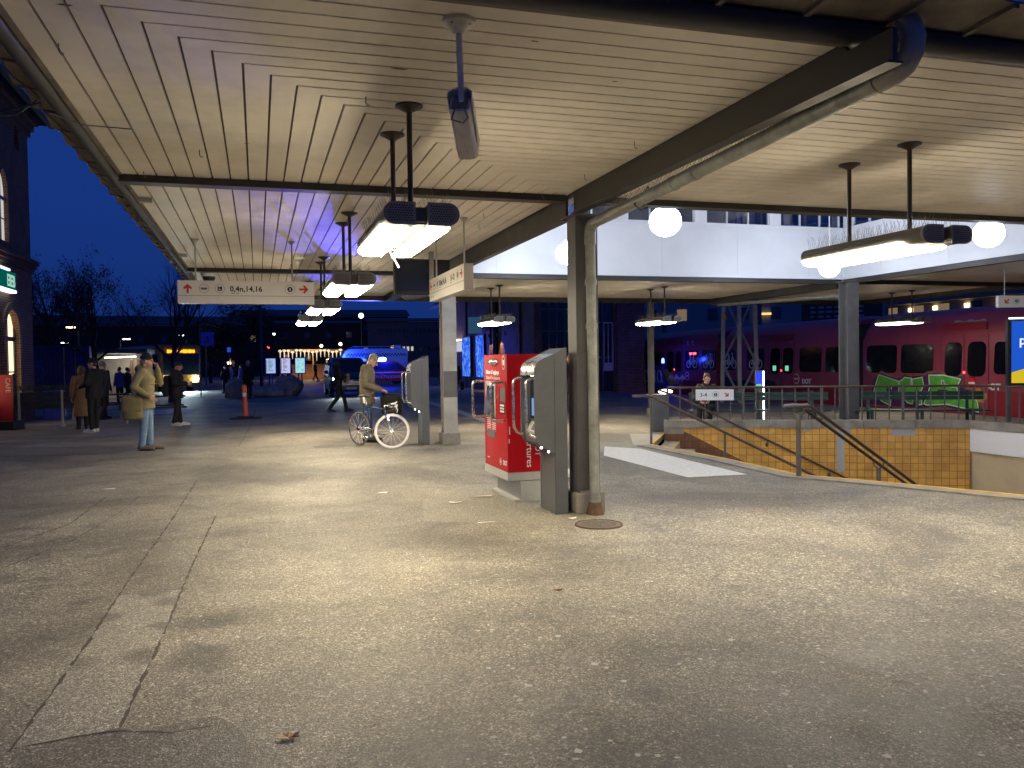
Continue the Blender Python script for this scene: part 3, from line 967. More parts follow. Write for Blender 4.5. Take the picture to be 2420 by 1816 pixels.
sheet('stairs_warning_field', [(5.60, 10.2), (6.49, 10.14), (6.63, 13.8), (6.2, 14.45), (5.60, 13.1)], 'tactile', 0.004, 0.003)
sheet('kerb_line', [(5.70, 20.2), (5.95, 20.2), (6.62, 29.0), (6.90, 34.5), (6.55, 34.5), (6.25, 28.6)], 'white_line', 0.006, 0.004)
sheet('crossing_stripe', [(-3.9, 30.5), (-2.3, 30.5), (-2.3, 33.5), (-4.3, 33.5)], 'white_line', 0.006, 0.004)
sheet('street_edge', [(-14, 43.5), (3, 44), (3, 44.3), (-14, 43.8)], 'white_line', 0.006, 0.004)
sheet('stair_landing', [(6.78, 14.42), (7.06, 14.27), (8.41, 16.36), (7.75, 16.7)], 'concrete_l', 0.006, 0.004)

# far wooded slope closing the horizon
g = MB()
N, rows = 90, 5
vs, fs = [], []
for j in range(rows):
    for i in range(N + 1):
        a = R(-75 + 160 * i / N)
        d = 260 + j * 60
        h = [0, 10, 19, 23, 10][j] * (0.62 + 0.22 * math.sin(i * .31) + 0.16 * math.sin(i * .83 + 2) + 0.05 * random.random())
        vs.append((d * math.sin(a), d * math.cos(a), h - 1.2))
for j in range(rows - 1):
    for i in range(N):
        q = j * (N + 1) + i
        fs.append((q, q + 1, q + N + 2, q + N + 1))
g.add(vs, fs)
g.build('hills', 'hill', kind='structure')

# ================================================================== CANOPY
can = thing('platform_canopy', 'wide flat station canopy with cream boarded ceiling and dark steel beams', 'canopy', (3.0, 12.0, 0))
BW = 4.37 / 27
X0, Y0, X1, Y1 = -1.18, 4.03, 3.19, 8.40
GAP = 0.0075
def board(mb, pts):
    mb.prism([(x, y, HC) for x, y in pts], (0, 0, 0.018))
mb = MB()
for k in range(27):
    a, b = k * BW, (k + 1) * BW
    ga, gb = a + GAP, b - GAP
    board(mb, [(X0 + ga, Y0 + ga), (X1, Y0 + ga), (X1, Y0 + gb), (X0 + gb, Y0 + gb)])
    board(mb, [(X0 + ga, Y0 + ga), (X0 + gb, Y0 + gb), (X0 + gb, 8.37), (X0 + ga, 8.37)])
def vent(mb, x, y):
    mb.add([(x + .009 * math.cos(R(45 * k)), y + .007 * math.sin(R(45 * k)), HC - .001) for k in range(8)], [tuple(range(8))], 1)
for k in range(1, 27):
    vent(mb, X0 + k * BW, 8.362)
mb.build('corner_ceiling', ['board', 'black'], can, True, smooth=0)
mb = MB()
for k in range(27):
    x = X0 + k * BW
    board(mb, [(x + GAP, 8.48), (x + BW - GAP, 8.48), (x + BW - GAP, 16.0), (x + GAP, 16.0)])
    board(mb, [(x + GAP, 16.13), (x + BW - GAP, 16.13), (x + BW - GAP, 21.9), (x + GAP, 21.9)])
for k in range(1, 27):
    vent(mb, X0 + k * BW, 15.985)
    vent(mb, X0 + k * BW, 16.145)
mb.build('side_ceiling', ['board', 'black'], can, True, smooth=0)
mb = MB()
for k in range(27):
    y = Y0 + k * BW
    board(mb, [(3.43, y + GAP), (18.2, y + GAP), (18.2, y + BW - GAP), (3.43, y + BW - GAP)])
mb.build('front_ceiling', 'board', can, True, smooth=0)
mb = MB()
for k in range(35):
    y = 16.2 + k * BW
    board(mb, [(3.43, y + GAP), (12.8, y + GAP), (12.8, y + BW - GAP), (3.43, y + BW - GAP)])
for k in range(32):
    x = 12.98 + k * BW
    board(mb, [(x + GAP, 8.48), (x + BW - GAP, 8.48), (x + BW - GAP, 16.0), (x + GAP, 16.0)])
    board(mb, [(x + GAP, 16.13), (x + BW - GAP, 16.13), (x + BW - GAP, 21.9), (x + GAP, 21.9)])
mb.build('far_ceiling', 'board', can, True, smooth=0)
mb = MB()
for lo, hi in (((X0, Y0), (18.25, 8.45)), ((X0, 8.45), (3.3, 22)), ((3.3, 16.2), (12.85, 22)), ((12.85, 8.45), (18.25, 22))):
    mb.b2((lo[0], lo[1], HC + 0.018), (hi[0], hi[1], HC + 0.12))
mb.build('roof_deck', 'gap', can, True, smooth=0)
def beam(lo, hi, mat='brown'):
    q = MB()
    q.b2(lo, hi)
    # flanges of the rolled section
    if hi[0] - lo[0] > hi[1] - lo[1]:
        q.b2((lo[0], lo[1] - 0.03, lo[2] - 0.012), (hi[0], hi[1] + 0.03, lo[2] + 0.004))
    else:
        q.b2((lo[0] - 0.03, lo[1], lo[2] - 0.012), (hi[0] + 0.03, hi[1], lo[2] + 0.004))
    return q.build('beam', mat, can, True, smooth=0)
beam((X0, 8.375, 3.325), (3.18, 8.475, 3.40))
beam((X0, 16.005, 3.325), (3.18, 16.125, 3.40))
q = MB()
q.prism([(3.205, a_, b_) for a_, b_ in ((3.62, 3.166), (8.22, 3.166), (8.22, 3.395), (4.02, 3.395), (3.97, 3.338), (3.62, 3.338))], (.03, 0, 0))
q.b2((3.17, 3.62, 3.154), (3.27, 8.22, 3.1655))
q.build('beam', 'brown', can, True, smooth=0)
beam((3.215, 8.48, 3.145), (3.245, 16.0, 3.395))
beam((3.45, 8.375, 3.325), (18.2, 8.475, 3.40))
beam((3.45, 16.08, 3.30), (12.80, 16.18, 3.40))
beam((12.84, 8.5, 3.29), (12.96, 16.05, 3.40))
beam((13.0, 16.01, 3.30), (18.2, 16.12, 3.40))
beam((12.84, 16.3, 3.22), (12.96, 21.9, 3.40))
beam((3.24, 16.2, 3.25), (3.38, 21.9, 3.40))
beam((X0, 21.9, 3.27), (18.2, 22.02, 3.43))
beam((18.2, Y0, 3.27), (18.3, 22.0, 3.43))
# gutters
def halfpipe(p, q, r, name):
    p, q = Vector(p), Vector(q)
    d = (q - p).normalized()
    sdir = Vector((0, 0, 1)).cross(d)
    pts = [(math.cos(R(a)), math.sin(R(a))) for a in range(180, 361, 20)]
    pr = [p + sdir * (c * r) + Vector((0, 0, sn * r)) for c, sn in pts]
    pr += [p + sdir * (c * (r - .008)) + Vector((0, 0, sn * (r - .008))) for c, sn in reversed(pts)]
    q2 = MB()
    n = len(pr)
    vs = pr + [v + (q - p) for v in pr]
    fs = [(i, (i + 1) % n, (i + 1) % n + n, i + n) for i in range(n)]
    q2.add(vs, fs)
    return q2.build(name, 'gutter', can, True)
halfpipe((-1.25, Y0 - .1, 3.425), (-1.25, 22.1, 3.425), 0.062, 'gutter')
halfpipe((-1.3, 3.935, 3.445), (18.3, 3.935, 3.445), 0.088, 'gutter')
q = MB()
q.b2((-1.185, Y0, 3.378), (-1.15, 22, 3.50))
q.b2((X0, 4.0, 3.378), (18.25, 4.03, 3.50))
q.build('fascia', 'sheet', can, True, smooth=0)
# overhanging corrugated sheets
q = MB()
y = 3.6
while y < 22:
    n = 8
    outer = [(-1.455 - 0.050 * (k / n) + 0.012 * math.sin(PI * k / n), y + 0.53 * k / n) for k in range(n + 1)]
    z = lambda x: 3.455 + (-1.2 - x) * 0.12
    pts = [(-1.19, y, z(-1.19))] + [(a, b, z(a)) for a, b in outer] + [(-1.19, y + 0.53, z(-1.19))]
    q.prism(pts, (0, 0, 0.012))
    q.bar((-1.2, y, z(-1.2) - .005), (outer[0][0], y, z(outer[0][0]) - .005), 0.03, 0.02)
    y += 0.53
q.build('eaves_sheet', 'sheet', can, True, smooth=0)
q = MB()
x = -1.4
while x < 18.3:
    z = lambda yy: 3.455 + (4.0 - yy) * 0.06
    n = 6
    outer = [(x + 0.53 * k / n, 3.50 - 0.02 * math.sin(PI * k / n)) for k in range(n + 1)]
    pts = [(x, 4.02, z(4.02))] + [(a, b, z(b)) for a, b in outer] + [(x + 0.53, 4.02, z(4.02))]
    q.prism(pts, (0, 0, 0.012))
    q.bar((x, 4.0, z(4.0) - .012), (x, 3.50, z(3.5) - .012), 0.035, 0.025)
    x += 0.53
q.build('eaves_sheet', 'sheet', can, True, smooth=0)
# loose cable along the left gutter
q = MB()
pts = []
for k in range(150):
    yy = 3.7 + k * 0.09
    pts.append((-1.40 + 0.03 * math.sin(k * 0.61) * math.sin(k * .173), yy, 3.455 - 0.02 * abs(math.sin(k * 0.29 + math.sin(k * .11) * 2))))
q.tube(pts, 0.006, 5)
q.tube([(-1.33, 6.2, 3.37), (-1.5, 6.25, 3.33), (-1.8, 6.4, 3.3), (-1.55, 6.5, 3.36), (-1.40, 6.45, 3.46)], 0.007, 5)
q.tube([(-1.33, 6.4, 3.36), (-1.15, 6.6, 3.345), (-0.86, 6.75, 3.375)], 0.004, 5)
q.build('cable', 'black', can, True)
# little hooks left in the boards
q = MB()
for hx, hy in ((-1.0, 5.1), (-0.42, 7.3), (-0.95, 8.2), (0.72, 5.6), (2.95, 6.2), (3.0, 7.4), (2.6, 9.6), (2.75, 10.4), (2.9, 8.33)):
    q.tube([(hx, hy, 3.386), (hx, hy, 3.345), (hx + .012, hy, 3.325), (hx + .025, hy, 3.335)], 0.0032, 5)
q.build('hook', 'wire', can, True)
q = MB()
for hx, hy, w in ((-0.86, 4.55, .05), (0.85, 5.02, .06), (1.5, 4.4, .035), (2.2, 4.9, .03), (-0.05, 7.0, .03)):
    q.add([(hx + w * c * random.uniform(.6, 1), hy + .25 * w * s_, HC - 0.0015) for c, s_ in ((1, 0), (.5, .9), (-.6, .8), (-1, 0), (-.4, -.9), (.6, -.8))], [(0, 1, 2, 3, 4, 5)])
q.build('stain', 'crack', can, True, smooth=0)
# conduit bracket boxes at the edge
for y in (9.45, 14.0):
    q = MB()
    q.box((-1.08, y, 3.35), (0.12, .06, .05))
    q.build('junction_box', 'steel_l', can, True, bevel=.004)

# ================================================================== LANTERN (raised skylight)
lan = thing('skylight_lantern', 'white panelled skylight well with a strip of windows above the canopy', 'skylight', (8.1, 12.3, HC))
WX = [7.48 + 1.855 * k for k in range(-3, 4)]
def lwall(name, fn, L, posts, nrm):
    q = MB()
    t = 0.10
    q.prism([fn(0, 0), fn(L, 0), fn(L, 1.17), fn(0, 1.17)], nrm * t)
    q.prism([fn(0, 2.15), fn(L, 2.15), fn(L, 2.5), fn(0, 2.5)], nrm * t)
    for p in posts:
        q.prism([fn(p - .28, 1.17), fn(p, 1.17), fn(p, 2.15), fn(p - .28, 2.15)], nrm * t)
    # ledges and panel joints
    q.prism([fn(0, 1.05) - nrm * .02, fn(L, 1.05) - nrm * .02, fn(L, 1.075) - nrm * .02, fn(0, 1.075) - nrm * .02], nrm * .02)
    q.prism([fn(0, 1.135) - nrm * .035, fn(L, 1.135) - nrm * .035, fn(L, 1.17) - nrm * .035, fn(0, 1.17) - nrm * .035], nrm * .035)
    q.prism([fn(0, 0) - nrm * .03, fn(L, 0) - nrm * .03, fn(L, .05) - nrm * .03, fn(0, .05) - nrm * .03], nrm * .03)
    w = q.build(name, 'lining', lan, True, smooth=0)
    j = MB()
    k = 1.2
    while k < L:
        j.prism([fn(k - .003, .06) - nrm * .002, fn(k + .003, .06) - nrm * .002, fn(k + .003, 1.04) - nrm * .002, fn(k - .003, 1.04) - nrm * .002], nrm * .002)
        k += 1.83
    j.build('panel_joint', 'joint', lan, True, smooth=0)
    for p in posts:
        if p + 1.575 > L or p < 0:
            continue
        f = MB()
        for m_ in (0.0125, .525, 1.05, 1.5625):
            f.prism([fn(p + m_ - .0125, 1.17) + nrm * .03, fn(p + m_ + .0125, 1.17) + nrm * .03, fn(p + m_ + .0125, 2.15) + nrm * .03, fn(p + m_ - .0125, 2.15) + nrm * .03], nrm * .05)
        fo = f.build('window', 'white', lan, True, smooth=0)
        f = MB()
        f.prism([fn(p, 1.17) + nrm * .055, fn(p + 1.575, 1.17) + nrm * .055, fn(p + 1.575, 2.15) + nrm * .055, fn(p, 2.15) + nrm * .055], nrm * .006)
        f.build('pane', 'lantern_glass', fo, True, smooth=0)
lwall('north_wall', lambda a, b: Vector((3.40 + a, 16.07, HC + b)), 9.44, [p - 3.40 for p in WX if p < 13], Vector((0, 1, 0)))
lwall('east_wall', lambda a, b: Vector((12.84, 16.07 - a, HC + b)), 7.6, [.28 + 1.855 * k for k in range(5)], Vector((1, 0, 0)))
lwall('west_wall', lambda a, b: Vector((3.40, 8.47 + a, HC + b)), 7.6, [.28 + 1.855 * k for k in range(5)], Vector((-1, 0, 0)))
lwall('south_wall', lambda a, b: Vector((12.84 - a, 8.47, HC + b)), 9.44, [.28 + 1.855 * k for k in range(6)], Vector((0, -1, 0)))
q = MB()
q.b2((3.1, 8.2, 5.9), (13.1, 16.4, 6.05))
q.build('roof', 'lining', lan, True, smooth=0)

# globe lamps hanging in it
def globe(label, x, y, z):
    t = thing('globe_lamp', label, 'lamp', (x, y, z), 0, 'globe lamps in the skylight well')
    q = MB()
    q.ell((0, 0, 0), (.205, .205, .195), 0, 32, 20)
    q.build('globe', 'globe', t, smooth=180)
    q = MB()
    q.cyl((0, 0), .06, .18, .24)
    q.build('cap', 'white', t)
    q = MB()
    q.tube([(0, 0, .24), (0, 0, 5.9 - z)], .011, 8)
    q.build('pendant_rod', 'white', t)
globe('round white globe lamp nearest the front beam, right of the near column', 5.12, 9.86, 3.42)
globe('white globe lamp half hidden behind the near column with the pipe', 5.40, 14.2, 3.56)
globe('white globe lamp behind the perforated end of the right tube light', 10.07, 9.5, 3.36)
globe('white globe lamp just below the far end of the right tube light', 10.86, 14.0, 3.40)

# ================================================================== COLUMNS
def column(label, x, y, axis, w=0.25, ztop=3.30, paint=None):
    t = thing('steel_column', label, 'column', (x, y, 0), 0, 'steel columns carrying the canopy')
    q = MB()
    h = w / 2
    tf = .022
    if axis == 'x':       # flanges face left and right
        q.b2((-h, -h, .22), (-h + tf, h, ztop))
        q.b2((h - tf, -h, .22), (h, h, ztop))
        q.b2((-h + tf, -.01, .22), (h - tf, .01, ztop))
    else:
        q.b2((-h, -h, .22), (h, -h + tf, ztop))
        q.b2((-h, h - tf, .22), (h, h, ztop))
        q.b2((-.01, -h + tf, .22), (.01, h - tf, ztop))
    q.build('shaft', paint or 'steel', t, smooth=0, bevel=.003)
    q = MB()
    q.box((0, 0, .11), (w + .08, w + .08, .22))
    q.build('base', 'concrete', t, smooth=0, bevel=.012)
    if ztop > 3.1:
        q = MB()
        q.box((0, 0, ztop - .008), (w + .1, w + .1, .016))
        q.build('head_plate', 'steel', t, smooth=0)
    return t
c1 = column('grey steel column with the downpipe beside the red ticket machine', 3.345, 8.345, 'x', .25, 3.16)
q = MB()
q.b2((-.1265, -.122, .23), (-.1255, .122, 1.62))
q.build('dark_paint_band', 'steel_d', c1, smooth=0)
c2 = column('pale grey steel column beside the far grey kiosk', 3.64, 17.1 * .953 + .0, 'y', .28, 3.30, 'steel_l')
q = MB()
q.b2((-.139, -.1425, .93), (.139, -.1405, 1.45))
q.build('dark_paint_band', 'steel', c2, smooth=0)
c3 = column('grey steel column behind the stairwell railing in front of the train', 12.62, 15.62, 'y', .30, 3.30)
column('slim dark column under the far canopy edge beside the brick building', 10.85, 21.85, 'y', .14, 3.27, 'steel_d')

# ---- rain pipe of the near column
t = thing('downpipe', 'galvanised downpipe running under the beam and down the near column', 'pipe', (3.36, 8.12, 0))
q = MB()
q.tube([(3.42, 3.78, 3.46), (3.42, 3.73, 3.40), (3.42, 3.71, 3.34), (3.42, 3.72, 3.27), (3.42, 3.77, 3.215), (3.42, 3.85, 3.19), (3.42, 3.95, 3.185)], .064, 18)
q.build('gutter_bend', 'steel_l', t, True)
q = MB()
q.tube([(3.42, 3.93, 3.185), (3.35, 8.03, 3.04)], .056, 18)
q.build('sloping_pipe', 'galv', t, True)
q = MB()
q.tube([(3.35, 8.0, 3.04), (3.35, 8.07, 3.03), (3.35, 8.12, 2.99), (3.35, 8.135, 2.93), (3.35, 8.135, 2.88)], .060, 18)
q.build('elbow', 'galv', t, True)
q = MB()
q.tube([(3.35, 8.135, 2.90), (3.37, 8.13, .13)], .052, 18)
q.build('vertical_pipe', 'galv', t, True)
for p, d in (((3.419, 4.0, 3.183), (-.012, .7, -.025)), ((3.379, 6.35, 3.100), (-.012, .7, -.025)), ((3.384, 6.0, 3.112), (-.012, .7, -.025)), ((3.35, 8.135, 2.86), (0, 0, 1)), ((3.353, 8.135, 2.44), (0, 0, 1)), ((3.357, 8.134, 1.98), (0, 0, 1)), ((3.368, 8.131, .16), (0, 0, 1))):
    q = MB()
    dd = Vector(d).normalized() * .03
    q.tube([Vector(p) - dd, Vector(p) + dd], .062, 18)
    q.build('collar', 'galv', t, True)
q = MB()
q.loft([((3.37, 8.13, .0), .10, .10), ((3.37, 8.13, .08), .075, .075), ((3.37, 8.13, .13), .058, .058)], 20)
q.build('rusty_shoe', 'rust', t, True)
q = MB()
for k in range(86):
    f = k / 85
    y = 4.6 + 3.3 * f
    z = 3.165 - .115 * f + .045
    x = 3.41 - .06 * f
    for sd in (-1, 1):
        q.tube([(x, y, z), (x + sd * .05, y + random.uniform(-.03, .03), z + .085)], .0017, 4)
q.build('bird_spikes', 'wire', t, True)
q = MB()
q.tube([(3.36, 6.9, 3.0), (3.40, 6.85, 3.12), (3.44, 6.95, 3.2), (3.37, 7.0, 3.1), (3.30, 6.95, 3.03), (3.34, 6.9, 2.97), (3.40, 6.88, 3.0)], .006, 5)
q.build('twisted_cable', 'black', t, True)

# pipe at the far column of the skylight
t = thing('downpipe', 'grey rain pipe sloping from the column behind the railing to the far canopy edge', 'pipe', (12.9, 18, 3.0))
q = MB()
q.tube([(12.92, 21.6, 3.20), (12.75, 16.2, 3.02), (12.72, 16.0, 2.94), (12.70, 15.9, 2.8)], .055, 12)
q.build('sloping_pipe', 'galv', t, True)

# ================================================================== TUBE LIGHTS
def tube_lamp():
    t = thing('tube_lamp', 'twin tube light hanging nearest the front, in front of the black monitors', 'ceiling lamp', (1.03, 6.09, HC), 0, 'twin tube lights hanging from the canopy')
    for sd in (-1, 1):
        arc = [(.175 + .065 * math.cos(R(a)), -.805 + .065 * math.sin(R(a))) for a in range(-90, 91, 18)]
        prof = [(.045, -.74), (.045, -.87)] + arc
        pr = [(sd * x, -.75, z) for x, z in prof]
        q = MB()
        q.prism(pr, (0, 1.51, 0))
        q.build('housing', 'lamp_body', t)
        q = MB()
        arc2 = [(.172 + .075 * math.cos(R(a)), -.815 + .078 * math.sin(R(a))) for a in range(-90, -23, 8)]
        pr = [(sd * .048, -.52, -.868), (sd * .048, -.52, -.893)] + [(sd * x, -.52, z) for x, z in arc2] + [(sd * .20, -.52, -.83)]
        q.prism(pr, (0, 1.27, 0))
        q.build('diffuser', 'tube', t)
        # perforated end cap
        q = MB()
        arc = [(.175 + .073 * math.cos(R(a)), -.805 + .073 * math.sin(R(a))) for a in range(-90, 91, 15)]
        q.prism([(sd * x, -.775, z) for x, z in [(.04, -.732), (.04, -.878)] + arc], (0, .024, 0), 0)
        for r_ in range(7):
            for c_ in range(11):
                x = .062 + c_ * .0165 + (r_ % 2) * .00825
                z = -.852 + r_ * .0157
                if x > .175 and math.hypot(x - .175, z + .805) > .052:
                    continue
                q.add([(sd * (x + .0055 * math.cos(R(60 * k))), -.7757, z + .0055 * math.sin(R(60 * k))) for k in range(6)], [tuple(range(6))], 1)
        q.build('end_cap', ['lamp_cap', 'black'], t, smooth=0)
        q = MB()
        for k in range(52):
            y = -.7 + 1.42 * k / 51
            for x, lean in ((.10, -1), (.17, 1)):
                q.tube([(sd * x, y, -.742), (sd * (x + lean * .028 + random.uniform(-.012, .012)), y + random.uniform(-.03, .03), -.742 + random.uniform(.075, .115))], .0013, 3, caps=False)
        q.build('bird_spikes', 'wire', t, smooth=0)
    q = MB()
    q.box((0, 0, -.80), (.085, 1.40, .09))
    q.box((0, -.62, -.80), (.12, .05, .115))
    q.box((0, .62, -.80), (.12, .05, .115))
    q.build('channel', 'lamp_body', t, bevel=.004)
    for y in (-.37, .37):
        q = MB()
        q.tube([(0, y, -.02), (0, y, -.76)], .019, 12)
        p = q.build('pole', 'pole', t)
        q = MB()
        q.loft([((0, y, -.0), .095, .095), ((0, y, -.010), .095, .095), ((0, y, -.018), .075, .075), ((0, y, -.045), .026, .026)], 24)
        q.build('ceiling_plate', 'pole', p)
    return t
tl = tube_lamp()
dupto(tl, 'twin tube light second from the front, between the station sign and the monitors', (1.06, 10.29, HC))
dupto(tl, 'twin tube light third from the front, right of the long station sign', (1.08, 14.45, HC))
dupto(tl, 'small bright twin tube light farthest down the walkway, over the dark van', (1.08, 18.65, HC))
dupto(tl, 'thin twin tube light in front of the brick wall, above the red ticket machine', (5.36, 18.87, HC))
dupto(tl, 'thin twin tube light in front of the red train, left of the lattice mast', (9.45, 18.64, HC))
dupto(tl, 'large twin tube light at the right, hanging under the skylight beam', (5.23, 6.09, HC))
tl2 = dupto(tl, 'bright tube light in front of the red carriage, right of the column behind the railing', (16.88, 18.75, HC))
for ch in tl2.children:
    if ch.name.startswith('diffuser'):
        ch.material_slots[0].link = 'OBJECT'
        ch.material_slots[0].material = M['tube_dim']
dupto(tl, 'unseen twin tube light added beyond the right edge of the view to light the foreground', (9.45, 6.09, HC))  # unseen lamp continuing the row, added for light on the right foreground
# loose wires with a tape end under the first lamp
q = MB()
q.tube([(1.02, 6.35, 2.53), (1.05, 6.38, 2.48), (1.02, 6.42, 2.42), (1.06, 6.45, 2.36)], .007, 6)
q.tube([(1.0, 6.3, 2.54), (.98, 6.36, 2.47), (1.0, 6.4, 2.43), (1.03, 6.42, 2.41)], .005, 6)
o = q.build('loose_cable', 'hood')
tag(o, 'loose white cable ends dangling under the nearest tube light', 'cable')

# ================================================================== CCTV
t = thing('security_camera', 'beige box security camera on a ceiling pole, pointing away from the viewer', 'camera', (1.03, 4.24, HC))
q = MB()
q.loft([((0, 0, 0), .088, .088), ((0, 0, -.018), .088, .088), ((0, 0, -.045), .05, .05), ((0, 0, -.07), .026, .026)], 28)
fl = q.build('ceiling_flange', 'camera_body', t)
q = MB()
for a in range(4):
    q.cyl((.062 * math.cos(R(45 + 90 * a)), .062 * math.sin(R(45 + 90 * a))), .009, -.034, -.016, 8)
q.build('bolt', 'steel_d', fl)
q = MB()
q.tube([(0, 0, -.065), (.008, 0, -.42)], .0165, 14)
q.build('pole', 'camera_body', t)
Mx = Matrix.Translation((.012, .03, -.43)) @ Matrix.Rotation(R(-22), 4, 'Z') @ Matrix.Rotation(R(-32), 4, 'X') @ Matrix.Scale(.86, 4)
q = MB(Mx)
prof = [(-.062, -.055), (-.045, -.07), (.045, -.07), (.062, -.055), (.062, .03), (.035, .058), (-.035, .058), (-.062, .03)]
q.prism([(x, -.03, z) for x, z in prof], (0, .40, 0))
for x in (-.045, -.022, 0, .022, .045):
    q.b2((x - .004, -.02, -.076), (x + .004, .365, -.069))
q.build('housing', 'camera_body', t, bevel=.004)
q = MB(Mx)
q.prism([(x * 1.13, -.07, z * 1.12 + .012) for x, z in [(-.062, -.02), (-.066, -.02), (-.066, .034), (-.036, .066), (.036, .066), (.066, .034), (.066, -.02), (.062, -.02), (.062, .03), (.034, .058), (-.034, .058), (-.062, .03)]], (0, .40, 0))
q.build('sunshield', 'camera_body', t)
for lo, hi in (((-.05, -.045, -.055), (.05, -.031, .045)), ((-.045, .371, -.05), (.045, .378, .04))):
    q = MB(Mx)
    q.b2(lo, hi)
    q.build('end_plate', 'camera_dark', t, bevel=.003)
q = MB(Mx)
q.tube([(-.03, -.03, -.06), (-.05, .0, -.11), (0, .05, -.085)], .006, 6)
q.tube([(.03, -.03, -.06), (.05, .0, -.10), (0.01, .06, -.08)], .005, 6)
q.build('cable', 'camera_dark', t)

t = thing('dome_camera', 'small white dome camera above the long station sign', 'camera', (-0.83, 16.4, HC))
q = MB()
q.cyl((0, 0), .14, -.12, 0, 24)
q.build('mount', 'white', t)
q = MB()
q.ell((0, 0, -.13), (.11, .11, .12), 0, 20, 12)
q.build('dome', 'black', t)

# ================================================================== HANGING SIGNS
def sign_marks(par, fn, nrm, items):
    """items: ('arrow',cx,cy,s,ang) ('ring',cx,cy,r) ('bus',cx,cy) ('L',cx,cy) ('S',cx,cy) ('rule',x0,y0,x1,y1)"""
    for it in items:
        k = it[0]
        if k == 'arrow':
            q = MB(); poly(q, fn, nrm, arrow_pts(*it[1:])); q.build('arrow', 'redink', par, True, smooth=0)
        elif k == 'ring':
            q = MB(); ring(q, fn, nrm, it[1], it[2], it[3], .004); q.build('pictogram_ring', 'ink', par, True, smooth=0)
        elif k == 'bus':
            q = MB(); c, d = it[1:]
            ring(q, fn, nrm, c, d, .062, .004)
            poly(q, fn, nrm, rrect(c - .042, d - .014, c + .042, d + .002, .004))
            for i in range(5):
                poly(q, fn, nrm, rrect(c - .041 + i * .0168, d + .004, c - .027 + i * .0168, d + .015, .002))
            q.build('bus_pictogram', 'ink', par, True, smooth=0)
        elif k == 'L':
            q = MB(); c, d = it[1:]
            ring(q, fn, nrm, c, d, .062, .004)
            poly(q, fn, nrm, rrect(c - .03, d - .03, c + .03, d + .03, .008))
            o = q.build('letter_pictogram', 'ink', par, True, smooth=0)
            p = MB()
            poly(p, fn, nrm, [(c - .013, d + .018), (c - .013, d - .017), (c + .015, d - .017), (c + .015, d - .009), (c - .004, d - .009), (c - .004, d + .018)], .002, .003)
            p.build('letter', 'cream', par, True, smooth=0)
        elif k == 'S':
            q = MB(); c, d, r = it[1:]
            ring(q, fn, nrm, c, d, r, .004)
            poly(q, fn, nrm, hexpts(c, d, r * .62))
            q.build('hexagon_pictogram', 'ink', par, True, smooth=0)
            O = fn(c, d - r * .25) + Vector(nrm) * .002
            text('letter', 'S', r * .72, 'cream', par, O, fn(1, 0) - fn(0, 0), fn(0, 1) - fn(0, 0), depth=.0008, bold=.002)
        elif k == 'rule':
            q = MB(); poly(q, fn, nrm, [(it[1], it[2]), (it[3], it[2]), (it[3], it[4]), (it[1], it[4])]); q.build('divider', 'steel_d', par, True, smooth=0)

def sign_text(par, fn, nrm, body, x, y, size, mat='ink', align='LEFT', sx=1.0, bold=0.0):
    return text('lettering', body, size, mat, par, fn(x, y) + Vector(nrm) * .0012, fn(1, 0) - fn(0, 0), fn(0, 1) - fn(0, 0), align, .0008, sx, True, 1.0, bold)

t = thing('station_sign', 'long cream station sign with red arrows facing the viewer, reading 0,4n,14,16', 'sign', (-.12, 12.35, 2.49))
q = MB()
q.b2((-1.037, 12.35, 2.487), (.80, 12.47, 2.805))
q.build('panel', 'cream', t, True, smooth=0, bevel=.004)
fn = plane_fn((-1.037, 12.35, 2.487), (1, 0, 0), (0, 0, 1))
nr = (0, -1, 0)
sign_marks(t, fn, nr, [('rule', 0, .107, 1.837, .112), ('arrow', .132, .205, .062, R(90)), ('bus', .345, .207), ('L', .553, .207), ('S', 1.50, .207, .066), ('arrow', 1.69, .21, .064, 0)])
sign_text(t, fn, nr, '0,4n,14,16', .685, .172, .105, bold=.0026)
sign_marks(t, fn, nr, [('rule', .70, .142, .748, .152), ('rule', .765, .143, .805, .150)])
for x in (-.80, .50):
    q = MB()
    q.tube([(x, 12.41, 2.80), (x, 12.41, HC)], .011, 10)
    q.loft([((x, 12.41, HC), .05, .05), ((x, 12.41, HC - .012), .05, .05), ((x, 12.41, HC - .05), .014, .014)], 16)
    q.build('rod', 'steel_l', t, True)

t = thing('station_sign', 'cream station sign seen at a steep angle beside the black monitors, reading 11-12', 'sign', (2.44, 10.75, 2.49))
q = MB()
q.b2((2.38, 9.735, 2.492), (2.50, 11.82, 2.805))
q.build('panel', 'cream', t, True, smooth=0, bevel=.004)
fn = plane_fn((2.38, 11.82, 2.492), (0, -1, 0), (0, 0, 1))
nr = (-1, 0, 0)
sign_marks(t, fn, nr, [('rule', 0, .107, 2.085, .112), ('arrow', .13, .205, .062, R(180)), ('bus', .34, .207), ('L', .55, .207), ('S', 1.76, .207, .066), ('arrow', 1.95, .21, .064, 0)])
sign_text(t, fn, nr, '0,4n,14,16', .68, .172, .105, bold=.0026)
sign_text(t, fn, nr, '11-12', 1.35, .172, .105, bold=.0026)
sign_marks(t, fn, nr, [('rule', .70, .142, .748, .152), ('rule', 1.36, .142, 1.42, .152), ('rule', .14, .04, .16, .075), ('rule', .24, .045, .27, .07)])
for y in (9.95, 11.6):
    q = MB()
    q.tube([(2.44, y, 2.80), (2.44, y, HC)], .011, 10)
    q.loft([((2.44, y, HC), .05, .05), ((2.44, y, HC - .012), .05, .05), ((2.44, y, HC - .05), .014, .014)], 16)
    q.build('rod', 'steel_l', t, True)

